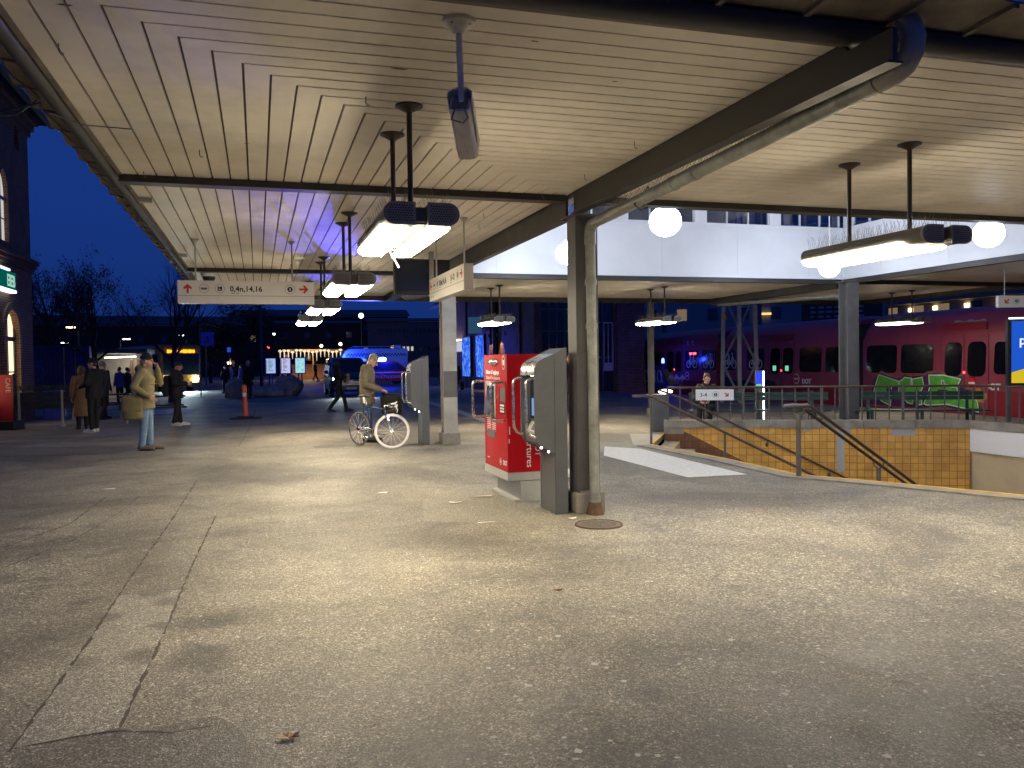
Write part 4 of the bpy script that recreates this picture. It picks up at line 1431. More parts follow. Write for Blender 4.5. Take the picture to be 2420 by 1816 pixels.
t = thing('platform_sign', 'white platform sign at the right edge pointing down to platforms 3-4', 'sign', (14.0, 12.9, 2.5))
sx_, sn_ = Vector((.94, -.34, 0)), Vector((-.34, -.94, 0))
o_ = Vector((13.62, 12.62, 2.53))
q = MB()
q.prism([o_, o_ + sx_ * 1.15, o_ + sx_ * 1.15 + Vector((0, 0, .22)), o_ + Vector((0, 0, .22))], -sn_ * .1)
q.build('panel', 'cream', t, True, smooth=0, bevel=.003)
fn = plane_fn(o_, sx_, (0, 0, 1))
sign_marks(t, fn, sn_, [('arrow', .16, .115, .058, R(225)), ('S', .345, .115, .06)])
sign_text(t, fn, sn_, '3-4', .47, .078, .105, bold=.001)
q = MB()
p = o_ + sx_ * .14 - sn_ * .05
q.tube([p + Vector((0, 0, .2)), Vector((p.x, p.y, HC))], .011, 8)
q.build('rod', 'steel_l', t, True)

# monitors
t = thing('departure_monitor', 'pair of black monitors hung back to back behind the angled sign', 'monitor', (2.55, 13.3, HC))
q = MB()
q.b2((2.10, 13.2, 2.71), (2.66, 13.36, 3.275))
q.build('monitor_case', 'black', t, True, bevel=.012)
q = MB()
q.b2((2.13, 13.193, 2.76), (2.63, 13.199, 3.245))
q.build('screen', 'screen', t, True)
q = MB()
q.b2((2.70, 13.2, 2.73), (3.0, 13.36, 3.275))
q.build('monitor_case', 'black', t, True, bevel=.012)
q = MB()
q.b2((2.645, 13.1, 2.90), (2.715, 13.17, HC))
q.build('hanger', 'steel_l', t, True, bevel=.004)
q = MB()
q.prism([(2.2, 13.25, 2.70), (2.66, 13.25, 2.70), (2.45, 13.25, 2.64), (2.28, 13.25, 2.63)], (0, .05, 0))
q.build('bracket', 'steel_d', t, True)

# ================================================================== TICKET MACHINE
t = thing('ticket_machine', 'tall red ticket machine with steel grab handles beside the grey kiosk', 'ticket machine', (3.1, 9.63, 0))
q = MB()
q.b2((2.718, 9.13, .345), (3.22, 10.13, 1.705))
q.build('cabinet', 'red', t, True, bevel=.006)
q = MB()
q.b2((2.712, 9.125, .25), (3.22, 10.135, .344))
q.prism([(2.87, 9.14, .25), (2.87, 9.14, .0), (3.2, 9.14, .0), (3.2, 9.14, .25)], (0, .98, 0))
q.b2((2.79, 9.14, .0), (2.87, 10.12, .03))
q.build('plinth', 'grey_m', t, True, bevel=.003)
fnF = plane_fn((2.718, 10.13, 0), (0, -1, 0), (0, 0, 1))
nF = (-1, 0, 0)
q = MB()
q.ell((2.712, 9.70, 1.615), (.03, .22, .042), 0, 20, 10)
q.build('camera_bump', 'brushed', t, True)
q = MB()
ring(q, fnF, nF, .86, 1.615, .0001, .0002)
vs = [fnF(.87 + .062 * math.cos(R(a)), 1.61 + .082 * math.sin(R(a))) for a in range(0, 360, 15)]
vi = [fnF(.87 + .052 * math.cos(R(a)), 1.61 + .072 * math.sin(R(a))) for a in range(0, 360, 15)]
nn = len(vs)
q = MB()
q.add([v + Vector(nF) * .002 for v in vs + vi], [(i, (i + 1) % nn, (i + 1) % nn + nn, i + nn) for i in range(nn)])
poly(q, fnF, nF, rrect(.84, 1.58, .90, 1.64, .01))
q.build('emblem', 'white', t, True, smooth=0)
sign_text(t, fnF, nF, 'Billetter & Togafgange', .10, 1.475, .064, 'white', sx=1.0, bold=.002)
sign_text(t, fnF, nF, 'Tickets & Train departures', .10, 1.41, .056, 'white', sx=1.0)
q = MB()
for k in range(7):
    poly(q, fnF, nF, [(.12, .925 - k * .024), (.12 + random.uniform(.14, .2), .925 - k * .024), (.30, .933 - k * .024), (.12, .933 - k * .024)])
    poly(q, fnF, nF, [(.36, .925 - k * .024), (.36 + random.uniform(.12, .17), .925 - k * .024), (.52, .933 - k * .024), (.36, .933 - k * .024)])
poly(q, fnF, nF, [(.12, .44), (.21, .44), (.21, .452), (.12, .452)])
q.build('small_print', 'white', t, True, smooth=0)
sign_text(t, fnF, nF, 'DOT', .80, .42, .075, 'white', bold=.003)
q = MB()
ring(q, fnF, nF, .70, .445, .04, .008)
poly(q, fnF, nF, rrect(.685, .425, .715, .465, .006))
q.build('emblem', 'white', t, True, smooth=0)
# screen recess
q = MB()
q.holed([[(.10, .95), (.53, .95), (.53, 1.385), (.10, 1.385)], [(.14, .985), (.49, .985), (.49, 1.355), (.14, 1.355)]], fnF, (-.012, 0, 0))
q.b2((2.7179, 9.62, .985), (2.7165, 10.0, 1.357))
so = q.build('screen_surround', 'grey_m', t, True, bevel=.002)
q = MB()
q.prism([fnF(.16, .99) + Vector((-.055, 0, 0)), fnF(.47, .99) + Vector((-.055, 0, 0)), fnF(.47, 1.33) + Vector((-.004, 0, 0)), fnF(.16, 1.33) + Vector((-.004, 0, 0))], (.003, 0, 0))
q.prism([fnF(.12, .955), fnF(.51, .955), fnF(.51, .985) + Vector((-.055, 0, 0)), fnF(.12, .985) + Vector((-.055, 0, 0))], (0, 0, .004))
q.build('touch_screen', 'screen', t, True)
q = MB()
q.holed([[(.66, .97), (.97, .97), (.97, 1.36), (.66, 1.36)], [(.70, 1.0), (.94, 1.0), (.94, 1.33), (.70, 1.33)]], fnF, (-.008, 0, 0))
q.build('payment_surround', 'red', t, True)
q = MB()
poly(q, fnF, nF, [(.71, 1.16), (.93, 1.16), (.93, 1.32), (.71, 1.32)], 0, .003)
q.build('card_panel', 'steel_d', t, True, smooth=0)
q = MB()
poly(q, fnF, nF, [(.71, 1.01), (.93, 1.01), (.93, 1.145), (.71, 1.145)], 0, .005)
for i in range(3):
    for j in range(3):
        poly(q, fnF, nF, rrect(.74 + j * .055, 1.03 + i * .035, .775 + j * .055, 1.052 + i * .035, .005), .005, .012, 1)
q.build('keypad', ['black', 'white'], t, True, smooth=0)
q = MB()
poly(q, fnF, nF, [(.14, .70), (.50, .70), (.50, .795), (.14, .795)], .0, .004)
q.build('ticket_tray', 'steel_d', t, True, smooth=0)
q = MB()
poly(q, fnF, nF, rrect(.575, 1.18, .60, 1.22, .01), .0, .006)
q.build('key_lock', 'brushed', t, True)
for y in (10.06, 9.22):
    q = MB()
    q.tube([(2.72, y, 1.385), (2.60, y, 1.385), (2.565, y, 1.375), (2.55, y, 1.345), (2.55, y, .985), (2.565, y, .95), (2.60, y, .94), (2.72, y, .94)], .0165, 12)
    q.build('grab_handle', 'brushed', t, True)
# big lettering down the side
text('side_lettering', 'Tickets & Train departures', .108, 'white', t, (2.945, 9.128, 1.60), (0, 0, -1), (1, 0, 0), 'LEFT', .001, 1.02)
text('side_lettering', 'DOT', .09, 'white', t, (3.05, 9.128, .72), (0, 0, -1), (1, 0, 0), 'LEFT', .001)
q = MB()
q.box((2.74, 9.127, .83), (.012, .003, .09), 0)
q.box((2.735, 9.127, .71), (.01, .003, .05), 0)
q.build('scratch', 'reflective', t, True, smooth=0)

# ================================================================== GREY KIOSKS
def kiosk(label):
    t = thing('travel_kiosk', label, 'kiosk', (3.04, 8.48, 0), 0, 'grey travel card kiosks')
    pr = [(3.11, .0), (3.11, 1.765), (2.97, 1.695), (2.815, 1.625), (2.775, 1.59), (2.755, 1.54), (2.75, 1.47), (2.75, .84), (2.765, .79), (2.80, .74), (2.97, .64), (2.97, 0)]
    q = MB()
    for y0 in (8.235, 8.705):
        q.prism([(x, y0, z) for x, z in pr], (0, .025, 0))
    core = [(3.105, .0), (3.105, 1.758), (2.97, 1.688), (2.83, 1.622), (2.83, 1.50), (2.86, 1.47), (2.86, .95), (2.79, .85), (2.80, .76), (2.975, .655), (2.975, 0)]
    q.prism([(x, 8.2605, z) for x, z in core], (0, .444, 0))
    q.build('body', 'kiosk', t, True, bevel=.004)
    q = MB()
    cap = [(2.97, 1.697), (2.815, 1.628), (2.774, 1.593), (2.753, 1.54), (2.748, 1.47), (2.762, 1.47), (2.767, 1.535), (2.785, 1.58), (2.82, 1.612), (2.97, 1.68)]
    q.prism([(x, 8.2602, z) for x, z in cap], (0, .4446, 0))
    q.build('visor', 'brushed', t, True)
    q = MB()
    q.b2((2.969, 8.2335, .02), (2.973, 8.2348, 1.68))
    q.build('side_joint', 'black', t, True, smooth=0)
    q = MB()
    q.b2((2.853, 8.28, 1.0), (2.859, 8.69, 1.44))
    q.build('screen', 'screen', t, True)
    q = MB()
    q.b2((2.851, 8.33, 1.03), (2.8535, 8.64, 1.22))
    q.build('display', 'screen_on', t, True)
    q = MB()
    q.prism([(2.857, 8.30, .955), (2.80, 8.30, .86), (2.795, 8.30, .87), (2.85, 8.30, .97)], (0, .36, 0))
    q.build('card_reader', 'steel_l', t, True)
    q = MB()
    q.prism([(2.835, 8.42, .935), (2.805, 8.42, .88), (2.798, 8.42, .888), (2.828, 8.42, .943)], (0, .10, 0))
    q.build('keypad', 'black', t, True)
    q = MB()
    q.prism([(2.789, 8.30, .845), (2.80, 8.30, .765), (2.795, 8.30, .763), (2.784, 8.30, .843)], (0, .38, 0))
    q.build('ticket_slot', 'steel', t, True)
    for y in (8.25, 8.70):
        q = MB()
        q.tube([(2.76, y, 1.44), (2.70, y, 1.435), (2.672, y, 1.415), (2.66, y, 1.38), (2.66, y, .95), (2.668, y, .90), (2.70, y, .85), (2.765, y, .825)], .0155, 12)
        q.build('grab_handle', 'brushed', t, True)
    for x, z in ((2.84, .706), (2.92, .66)):
        q = MB()
        q.tube([(x, 8.30, z + .01), (x - .004, 8.30, z - .006)], .010, 12)
        q.build('spot_light', 'led', t, True)
    q = MB()
    q.tube([(2.80, 8.45, 1.475), (2.80, 8.45, 1.465)], .02, 12)
    q.build('spot_light', 'led', t, True)
    return t
kk = kiosk('slanted dark grey kiosk with steel handles between red machine and near column')
dupto(kk, 'slanted grey kiosk beside the man with the bicycle', (3.14, 16.41, 0))

# ================================================================== STAIRWELL
t = thing('stairwell_wall', 'yellow tiled stairwell wall under a concrete coping', 'wall', (11, 15, 0))
q = MB()
q.prism([W0 + Vector((0, 0, -3.0)), W1 + Vector((0, 0, -3.0)), W1 + Vector((0, 0, .14)), W0 + Vector((0, 0, .14))], NX * .22)
q.build('tiled_face', 'tile', t, True, smooth=0)
q = MB()
a0, a1 = W0 - NX * .03, W1 - NX * .03
L = (W1 - W0).length
n = 6
for k in range(n):
    p, r = a0.lerp(a1, k / n) + AX * (.004 if k else 0), a0.lerp(a1, (k + 1) / n) - AX * .004
    q.prism([p + Vector((0, 0, .14)), r + Vector((0, 0, .14)), r + Vector((0, 0, .30)), p + Vector((0, 0, .30))], NX * .30)
q.prism([W0 + Vector((0, 0, 0)), W0 + AX * .42, W0 + AX * .42 + Vector((0, 0, .139)), W0 + Vector((0, 0, .139))], -NX * .02)
q.build('coping', 'concrete', t, True, smooth=0, bevel=.008)
# dark brown stringer following the steps
q = MB()
e = W0 - NX * .008
st = lambda s_, z: e + AX * s_ + Vector((0, 0, z))
q.prism([st(.0, .10), st(.25, .135), st(.55, .0), st(4.4, -1.98), st(4.4, -2.35), st(.0, -.12)], NX * .006)
q.build('stringer_band', 'tile_brown', t, True, smooth=0)
# grey repairs in the tiles
q = MB()
for s_, z, w, h in ((3.55, .13, .28, .155), (3.55, -.03, .155, .75), (4.62, .13, .46, .155), (2.9, .13, .12, .07), (3.66, -1.0, .11, .30), (1.55, .13, .12, .06)):
    p = W0 - NX * .004 + AX * s_
    q.prism([p + Vector((0, 0, z - h)), p + AX * w + Vector((0, 0, z - h)), p + AX * w + Vector((0, 0, z)), p + Vector((0, 0, z))], NX * .003)
q.build('filler_patch', 'patch_grey', t, True, smooth=0)

t = thing('underpass_lintel', 'white lintel over the underpass opening at the right end of the stairwell', 'wall', (13.7, 10, 0))
B0, B1 = W1 + AX * .005, Vector((13.55, 5.0, 0))
dB = (B1 - B0).normalized()
nB = Vector((-dB.y, dB.x, 0))
q = MB()
q.prism([B0 + Vector((0, 0, -.33)), B1 + Vector((0, 0, -.33)), B1 + Vector((0, 0, .139)), B0 + Vector((0, 0, .139))], nB * .22)
q.build('lintel_face', 'white', t, True, smooth=0)
q = MB()
q.prism([B0 - nB * .03 + Vector((0, 0, .14)), B1 - nB * .03 + Vector((0, 0, .14)), B1 - nB * .03 + Vector((0, 0, .30)), B0 - nB * .03 + Vector((0, 0, .30))], nB * .30)
q.build('coping', 'concrete', t, True, smooth=0, bevel=.008)
q = MB()
q.prism([B0 - dB * .12 + nB * .06 + Vector((0, 0, -3)), B1 + nB * .06 + Vector((0, 0, -3)), B1 + nB * .06 + Vector((0, 0, -.331)), B0 - dB * .12 + nB * .06 + Vector((0, 0, -.331))], nB * .1)
q.build('lower_wall', 'plaster', t, True, smooth=0)

t = thing('stairwell_kerb', 'low concrete kerb with a yellow edge round the near side of the stairwell', 'kerb', (7.2, 10, 0))
near = [Vector((x, y, 0)) for x, y in [(9.55, 5.0), (8.31, 7.35), (7.60, 8.80), (7.06, 9.75), (7.16, 11.8), (7.08, 14.28)]]
def offs(P, d):
    out = []
    for i, p in enumerate(P):
        a = (P[min(i + 1, len(P) - 1)] - P[max(i - 1, 0)]).normalized()
        out.append(p + Vector((a.y, -a.x, 0)) * d)
    return out
def band(mb, P, d0, d1, z0, z1):
    A, Bq = offs(P, d0), offs(P, d1)
    for i in range(len(P) - 1):
        mb.prism([Vector((v.x, v.y, z0)) for v in (A[i], A[i + 1], Bq[i + 1], Bq[i])], (0, 0, z1 - z0))
q = MB(); band(q, near, -.30, -.0, .002, .022)
q.build('kerb_stone', 'concrete', t, True, smooth=0)
q = MB(); band(q, near, -.075, -.004, .0225, .026)
q.build('yellow_edge', 'yellow_line', t, True, smooth=0)
q = MB(); band(q, near, 0, .02, -3.0, -.001)
q.build('inner_lining', 'plaster', t, True, smooth=0)

t = thing('staircase', 'concrete stairs with yellow nosings going down to the underpass', 'stairs', (8, 15, 0))
dn = (W0 - N0).normalized()
for i in range(1, 18):
    p = N0 - dn * 2.2 + AX * ((i - 1) * .32 + .02) - Vector((0, 0, i * .16))
    q = MB()
    wdt = (W0 - N0).length + 2.2 - .005
    q.prism([p, p + dn * wdt, p + dn * wdt + AX * .32, p + AX * .32], (0, 0, -.16 if i < 17 else -.3))
    s_ = q.build('step', 'concrete_l', t, True, smooth=0)
    q = MB()
    p2 = p + AX * .27 + Vector((0, 0, .001))
    q.prism([p2, p2 + dn * wdt, p2 + dn * wdt + AX * .05, p2 + AX * .05], (0, 0, .003))
    q.build('nosing', 'yellow_line', s_, True, smooth=0)
q = MB()
e0, e1 = N0 + dn * .02, W0 - dn * .02
q.prism([Vector((v.x, v.y, .0065)) for v in (e0 - AX * .06, e1 - AX * .06, e1 + AX * .01, e0 + AX * .01)], (0, 0, .004))
q.build('nosing', 'yellow_line', t, True, smooth=0)
q = MB()
q.prism([(7, 4.5, -2.75), (20, 4.5, -2.75), (20, 16, -2.75), (9, 17, -2.75), (7, 14, -2.75)], (0, 0, -.1))
q.build('underpass_floor', 'concrete', t, True, smooth=0)

# ---- railing on the coping
t = thing('stairwell_railing', 'grey steel railing with brown top rail along the stairwell coping', 'railing', (11, 15, .3))
r0, r1 = W0 + NX * .12 + AX * .08, W1 + NX * .12 + AX * .10
r2 = Vector((13.68, 5.2, 0)) + nB * .0
zr = 1.0
q = MB()
q.tube([r0 + Vector((0, 0, zr)), r1 + Vector((0, 0, zr)), r2 + Vector((0, 0, zr))], .024, 10)
q.build('top_rail', 'handrail', t, True)
dR = (r1 - r0)
LR_ = dR.length
dR.normalize()
cnt = int(LR_ / .262)
for k in range(cnt + 1):
    p = r0 + dR * (LR_ * k / cnt)
    q = MB()
    if k % 6 == 0:
        q.box((p.x, p.y, .30 + .34), (.05, .05, .69), math.atan2(dR.y, dR.x))
        q.build('post', 'rail', t, True, smooth=0)
    else:
        q.tube([(p.x, p.y, .30), (p.x, p.y, zr)], .0135, 8)
        q.build('baluster', 'rail', t, True)
d2 = (r2 - r1)
L2 = 4.2
d2.normalize()
for k in range(1, 16):
    p = r1 + d2 * (L2 * k / 15)
    q = MB()
    if k % 6 == 5:
        q.box((p.x, p.y, .30 + .34), (.05, .05, .69), math.atan2(d2.y, d2.x))
        q.build('post', 'rail', t, True, smooth=0)
    else:
        q.tube([(p.x, p.y, .30), (p.x, p.y, zr)], .0135, 8)
        q.build('baluster', 'rail', t, True)
# sign on it
t = thing('platform_sign', 'small white platform sign on the stairwell railing, red arrow and platforms 3-4', 'sign', (10, 15.4, .9))
o_ = r0 + AX * .60 - NX * .035 + Vector((0, 0, .725))
q = MB()
q.prism([o_, o_ + AX * .80, o_ + AX * .80 + Vector((0, 0, .235)), o_ + Vector((0, 0, .235))], NX * .02)
q.build('panel', 'white', t, True, smooth=0, bevel=.002)
fn = plane_fn(o_, AX, (0, 0, 1))
sign_marks(t, fn, -NX, [('S', .42, .12, .068), ('arrow', .65, .12, .055, R(-45))])
sign_text(t, fn, -NX, '3-4', .09, .08, .115, bold=.001)

# ---- handrails of the flights
t = thing('stair_handrail', 'brown handrail on posts descending along the near side of the stairs', 'handrail', (7.08, 14.28, 0))
top = N0 + Vector((0, 0, .93))
run = [top - AX * .35 + Vector((0, 0, .0)), top, top + AX * 5.6 + Vector((0, 0, -2.8))]
q = MB()
q.tube(run, .027, 10)
q.build('rail', 'handrail', t, True)
for s_, z0 in ((0, 0), (1.35, -.68), (3.9, -2.0)):
    p = N0 + AX * s_
    q = MB()
    q.tube([p + Vector((0, 0, z0)), p + Vector((0, 0, .91 - .5 * s_))], .024, 10)
    po = q.build('post', 'rail', t, True)
    q = MB()
    q.cyl((p.x, p.y), .055, z0, z0 + .02, 14)
    q.build('foot_plate', 'rail', po, True)

t = thing('wall_handrail', 'thin handrail fixed by brackets to the yellow tiled wall', 'handrail', (9, 16, 0))
wr = W0 - NX * .07
q = MB()
q.tube([wr - AX * .1 + Vector((0, 0, .96)), wr + AX * .35 + Vector((0, 0, .80)), wr + AX * 5.9 + Vector((0, 0, -2.0))], .024, 10)
q.build('rail', 'handrail', t, True)
for s_ in (.9, 2.15, 3.4, 4.6):
    p = wr + AX * s_ + Vector((0, 0, .80 - .5045 * (s_ - .35)))
    q = MB()
    q.tube([p, p + Vector((0, 0, -.09)), p + Vector((0, 0, -.11)) + NX * .06], .012, 6)
    q.ell(p + Vector((0, 0, -.11)) + NX * .055, (.035, .035, .05), 0, 10, 6)
    q.build('bracket', 'rail', t, True)

t = thing('stair_handrail', 'double dark handrail with a looped end on the thick post at the kerb', 'handrail', (6.96, 9.62, 0))
P0 = Vector((6.96, 9.62, 0))
dd = Vector((.951, .309, 0))
nn_ = Vector((-.309, .951, 0))
q = MB()
hz = .96
for sd in (-1, 1):
    o2 = nn_ * (.085 * sd)
    q.tube([P0 - dd * .22 + o2 * .3 + Vector((0, 0, hz)), P0 - dd * .19 + o2 + Vector((0, 0, hz + .012)), P0 + dd * .12 + o2 + Vector((0, 0, hz + .01)), P0 + dd * .3 + o2 + Vector((0, 0, hz - .08)), P0 + dd * 5 + o2 + Vector((0, 0, hz - .08 - .5 * 4.7))], .024, 10)
q.tube([P0 - dd * .22 + nn_ * .03 + Vector((0, 0, hz)), P0 - dd * .22 - nn_ * .03 + Vector((0, 0, hz))], .024, 10)
q.build('rail', 'darkrail', t, True)
for s_, z0, z1 in ((0, 0, .84), (1.9, -1.7, -.03), (3.8, -2.6, -.98)):
    p = P0 + dd * s_
    q = MB()
    q.tube([p + Vector((0, 0, z0)), p + Vector((0, 0, z1))], .034, 12)
    for sd in (-1, 1):
        q.tube([p + Vector((0, 0, z1 - .01)), p + nn_ * (.07 * sd) + Vector((0, 0, z1 + .03)), p + nn_ * (.085 * sd) + Vector((0, 0, z1 + .1 - (.5 * .0)))], .011, 8)
    q.build('post', 'rail', t, True)

# ================================================================== BENCHES, TOTEM, PANEL ON THE PLATFORM
def bench(label, p, L):
    t = thing('platform_bench', label, 'bench', (p[0], p[1], 0), math.atan2(AX.y, AX.x), 'green benches behind the stairwell railing')
    q = MB()
    for k in range(3):
        q.box((L / 2, .06 + k * .13, .43), (L, .115, .035))
    q.build('seat', 'bench', t, bevel=.006)
    q = MB()
    for k in range(2):
        q.box((L / 2, .43, .69 + k * .098), (L, .035, .09))
    q.build('backrest', 'bench', t, bevel=.006)
    for x in (.35, L / 2, L - .35):
        q = MB()
        q.bar((x, .40, 0), (x, .465, .86), .06, .05)
        q.bar((x, .02, 0), (x, .04, .41), .06, .05)
        q.bar((x, .0, .395), (x, .42, .395), .05, .035)
        q.build('leg', 'bench', t, smooth=0)
    return t
bp = W0 + NX * 1.15
bench('long dark green bench behind the 3-4 sign, with the seated person on it', bp + AX * .55, 3.1)
bench('dark green bench in front of the green graffiti', bp + AX * 4.15, 2.75)

t = thing('help_totem', 'slim help point totem with a lit blue and green display behind the railing', 'totem', (11.9, 18.0, 0), R(-20))
q = MB()
q.box((0, 0, .66), (.22, .10, 1.32))
q.build('post', 'steel_d', t, bevel=.01)
q = MB()
q.box((-.03, -.053, 1.14), (.13, .006, .30))
q.build('blue_display', em('blue_panel', (.03, .07, 1.0), .5), t)
q = MB()
q.box((-.03, -.053, .93), (.13, .006, .10))
q.build('green_display', 'green_led', t)
q = MB()
q.box((.085, -.053, .70), (.035, .006, 1.2))
q.build('light_strip', 'coldlamp', t)

t = thing('card_reader_post', 'dark grey card reader pillar with a bright lamp at the top of the stairs', 'pillar', (8.65, 17.0, 0), R(-20))
q = MB()
q.box((0, 0, .42), (.36, .2, .84))
q.build('pillar', 'kiosk', t, bevel=.015)
q = MB()
q.ell((.12, -.06, .90), (.16, .05, .05))
q.build('lamp', em('white_spot', (1, .95, .85), 4.0), t)

t = thing('advert_panel', 'backlit blue and yellow advertising panel at the right edge', 'advertising panel', (14.95, 13.4, 0))
ad, an_ = Vector((.86, -.51, 0)).normalized(), Vector((-.51, -.86, 0)).normalized()
ao = Vector((14.98, 13.62, 0))
def apt_(a, z, d=0): return ao + ad * a + an_ * d + Vector((0, 0, z))
q = MB()
q.prism([apt_(-.04, .98, -.06), apt_(1.30, .98, -.06), apt_(1.30, 2.36, -.06), apt_(-.04, 2.36, -.06)], an_ * .12)
q.build('frame', 'black', t, True, smooth=0, bevel=.01)
for a in (-.03, 1.2):
    q = MB()
    q.prism([apt_(a, 0, -.05), apt_(a + .09, 0, -.05), apt_(a + .09, 2.36, -.05), apt_(a, 2.36, -.05)], -an_ * .06)
    q.build('post', 'rail', t, True, smooth=0)
fn = plane_fn(apt_(.03, 1.03, .062), ad, (0, 0, 1))
q = MB()
poly(q, fn, an_, [(0, .22), (.25, .30), (.7, .36), (1.2, .30), (1.2, 1.28), (0, 1.28)], 0, .004)
po = q.build('poster', em('poster_blue', (.015, .10, .62), .42), t, True, smooth=0)
q = MB()
poly(q, fn, an_, [(0, 0), (1.2, 0), (1.2, .298), (.7, .358), (.25, .298), (0, .218)], 0, .004)
q.build('poster', em('poster_yellow', (.85, .62, .03), .34), t, True, smooth=0)
M['poster_white'] = em('poster_white', (.9, .95, 1.0), .42)
text('lettering', 'prime', .27, 'poster_white', t, fn(.14, .80) + an_ * .005, ad, (0, 0, 1), 'LEFT', .001, bold=.004)
q = MB()
vs = []
for k in range(13):
    a = k / 12
    x = .30 + .5 * a
    z = .72 - .11 * math.sin(PI * a)
    vs.append((x, z, .008 + .016 * math.sin(PI * a)))
pts = [(x, z + w) for x, z, w in vs] + [(x, z - w) for x, z, w in reversed(vs)]
poly(q, fn, an_, pts, .004, .006)
q.build('smile_curve', 'poster_white', t, True, smooth=0)
q = MB()
q.prism([apt_(-.02, 2.362, .05), apt_(1.28, 2.362, .05), apt_(1.28, 2.385, .05), apt_(-.02, 2.385, .05)], an_ * .04)
q.build('lamp_strip', 'coldlamp', t, True, smooth=0)

# ================================================================== TRAIN
TX = 19.30
t = thing('commuter_train', 'long red commuter train with green graffiti and bicycle symbols on its windows', 'train', (TX + 1.5, 27, -.9))
prof = [(.14, -.70), (.0, -.30), (.0, 2.15), (.03, 2.36), (.13, 2.62), (.34, 2.86), (.70, 3.0), (1.5, 3.06), (2.3, 3.0), (2.66, 2.86), (2.87, 2.62), (3.0, 2.15), (3.0, -.30), (2.86, -.70)]
cars = [(5.0, 13.3), (13.9, 23.28), (24.0, 32.05), (32.6, 41.2), (41.8, 50.2)]
for y0, y1 in cars:
    q = MB()
    n = len(prof)
    secs = [(y0, .90, .10), (y0 + .22, .97, .03), (y0 + .5, 1, 0), (y1 - .5, 1, 0), (y1 - .22, .97, .03), (y1, .90, .10)]
    vs = []
    for yy, k, e_ in secs:
        for x, z in prof:
            xx = 1.5 + (x - 1.5) * (k if z > 2.2 else (1 - (1 - k) * .5))
            vs.append((TX + xx, yy, z if z < 2 else 2 + (z - 2) * (1 - e_)))
    fs = []
    for i in range(len(secs) - 1):
        fs += [(i * n + j, i * n + (j + 1) % n, (i + 1) * n + (j + 1) % n, (i + 1) * n + j) for j in range(n)]
    fs += [tuple(range(n)), tuple((len(secs) - 1) * n + j for j in reversed(range(n)))]
    q.add(vs, fs)
    q.build('carriage', 'train', t, True, smooth=35)
    q = MB()
    q.b2((TX - .006, y0 + .55, -.62), (TX + .05, y1 - .55, -.16))
    q.b2((TX + .2, y0 + .3, -.95), (TX + 2.8, y1 - .3, -.6))
    q.build('skirt', 'train_under', t, True, smooth=0)
    q = MB()
    q.b2((TX - .004, y0 + .52, -.16), (TX + .01, y1 - .52, .62))
    q.build('lower_band', 'train_d', t, True, smooth=0)
for a, b in ((13.25, 13.95), (23.2, 24.08), (31.98, 32.68), (41.1, 41.9)):
    q = MB()
    yy = a
    while yy < b:
        q.b2((TX + .22, yy, -.4), (TX + 2.78, yy + .05, 2.72))
        q.b2((TX + .28, yy + .05, -.4), (TX + 2.72, yy + .09, 2.68))
        yy += .09
    q.build('gangway_bellows', 'train_under', t, True, smooth=0)
def tpoly(name, pts, mat, x, th=.006, parent=None, smooth=0):
    q = MB()
    q.prism([(x, a, b) for a, b in pts], (-th, 0, 0))
    return q.build(name, mat, parent or t, True, smooth=smooth)
def win(y0, y1, z0=1.09, z1=1.98, r=.14, mat='train_glass', lean=.05):
    pts = [(a - (b - z0) * lean, b) for a, b in rrect(y0 + lean, z0, y1 + lean, z1, r)]
    return tpoly('window', pts, mat, TX - .001, .008)
for y0, y1 in ((21.62, 22.98), (20.13, 21.45), (16.72, 17.98), (15.2, 16.5), (25.30, 26.57), (24.28, 25.08), (37.45, 38.58), (39.0, 40.2), (8, 9.2), (9.5, 10.7), (11, 12.2)):
    win(y0, y1)
def bikemark(par, y, z, s_, mat='white'):
    q = MB()
    P = lambda a, b: (TX - .0125, y - a * s_, z + b * s_)
    for cx in (-.5, .5):
        q.tube([P(cx + .3 * math.cos(R(k * 18)), .3 * math.sin(R(k * 18))) for k in range(20)], .028 * s_ * 1.3, 5, closed=True)
    for seg in ([(-.5, 0), (-.22, .55), (.3, .55), (0, 0), (-.5, 0)], [(-.22, .55), (0, 0)], [(-.28, .72), (-.22, .55)], [(-.4, .74), (-.16, .74)], [(.5, 0), (.25, .78), (.12, .82), (.38, .84)]):
        q.tube([P(*p) for p in seg], .03 * s_ * 1.2, 5)
    q.build('bicycle_symbol', mat, par, True)
for y0, y1 in ((34.0, 35.28), (32.55, 33.72), (30.95, 31.70), (28.85, 30.05)):
    w = win(y0, y1, 1.12, 2.02, .08, 'blueglass', .03)
    bikemark(w, (y0 + y1) / 2, 1.38, .56)
tpoly('painted_reflection', rrect(34.25, 1.83, 34.55, 1.92, .03), 'red_led', TX - .010, .003)  # reflected red lights painted as glowing spots on the window
tpoly('painted_reflection', rrect(34.65, 1.83, 34.85, 1.92, .03), 'red_led', TX - .010, .003)
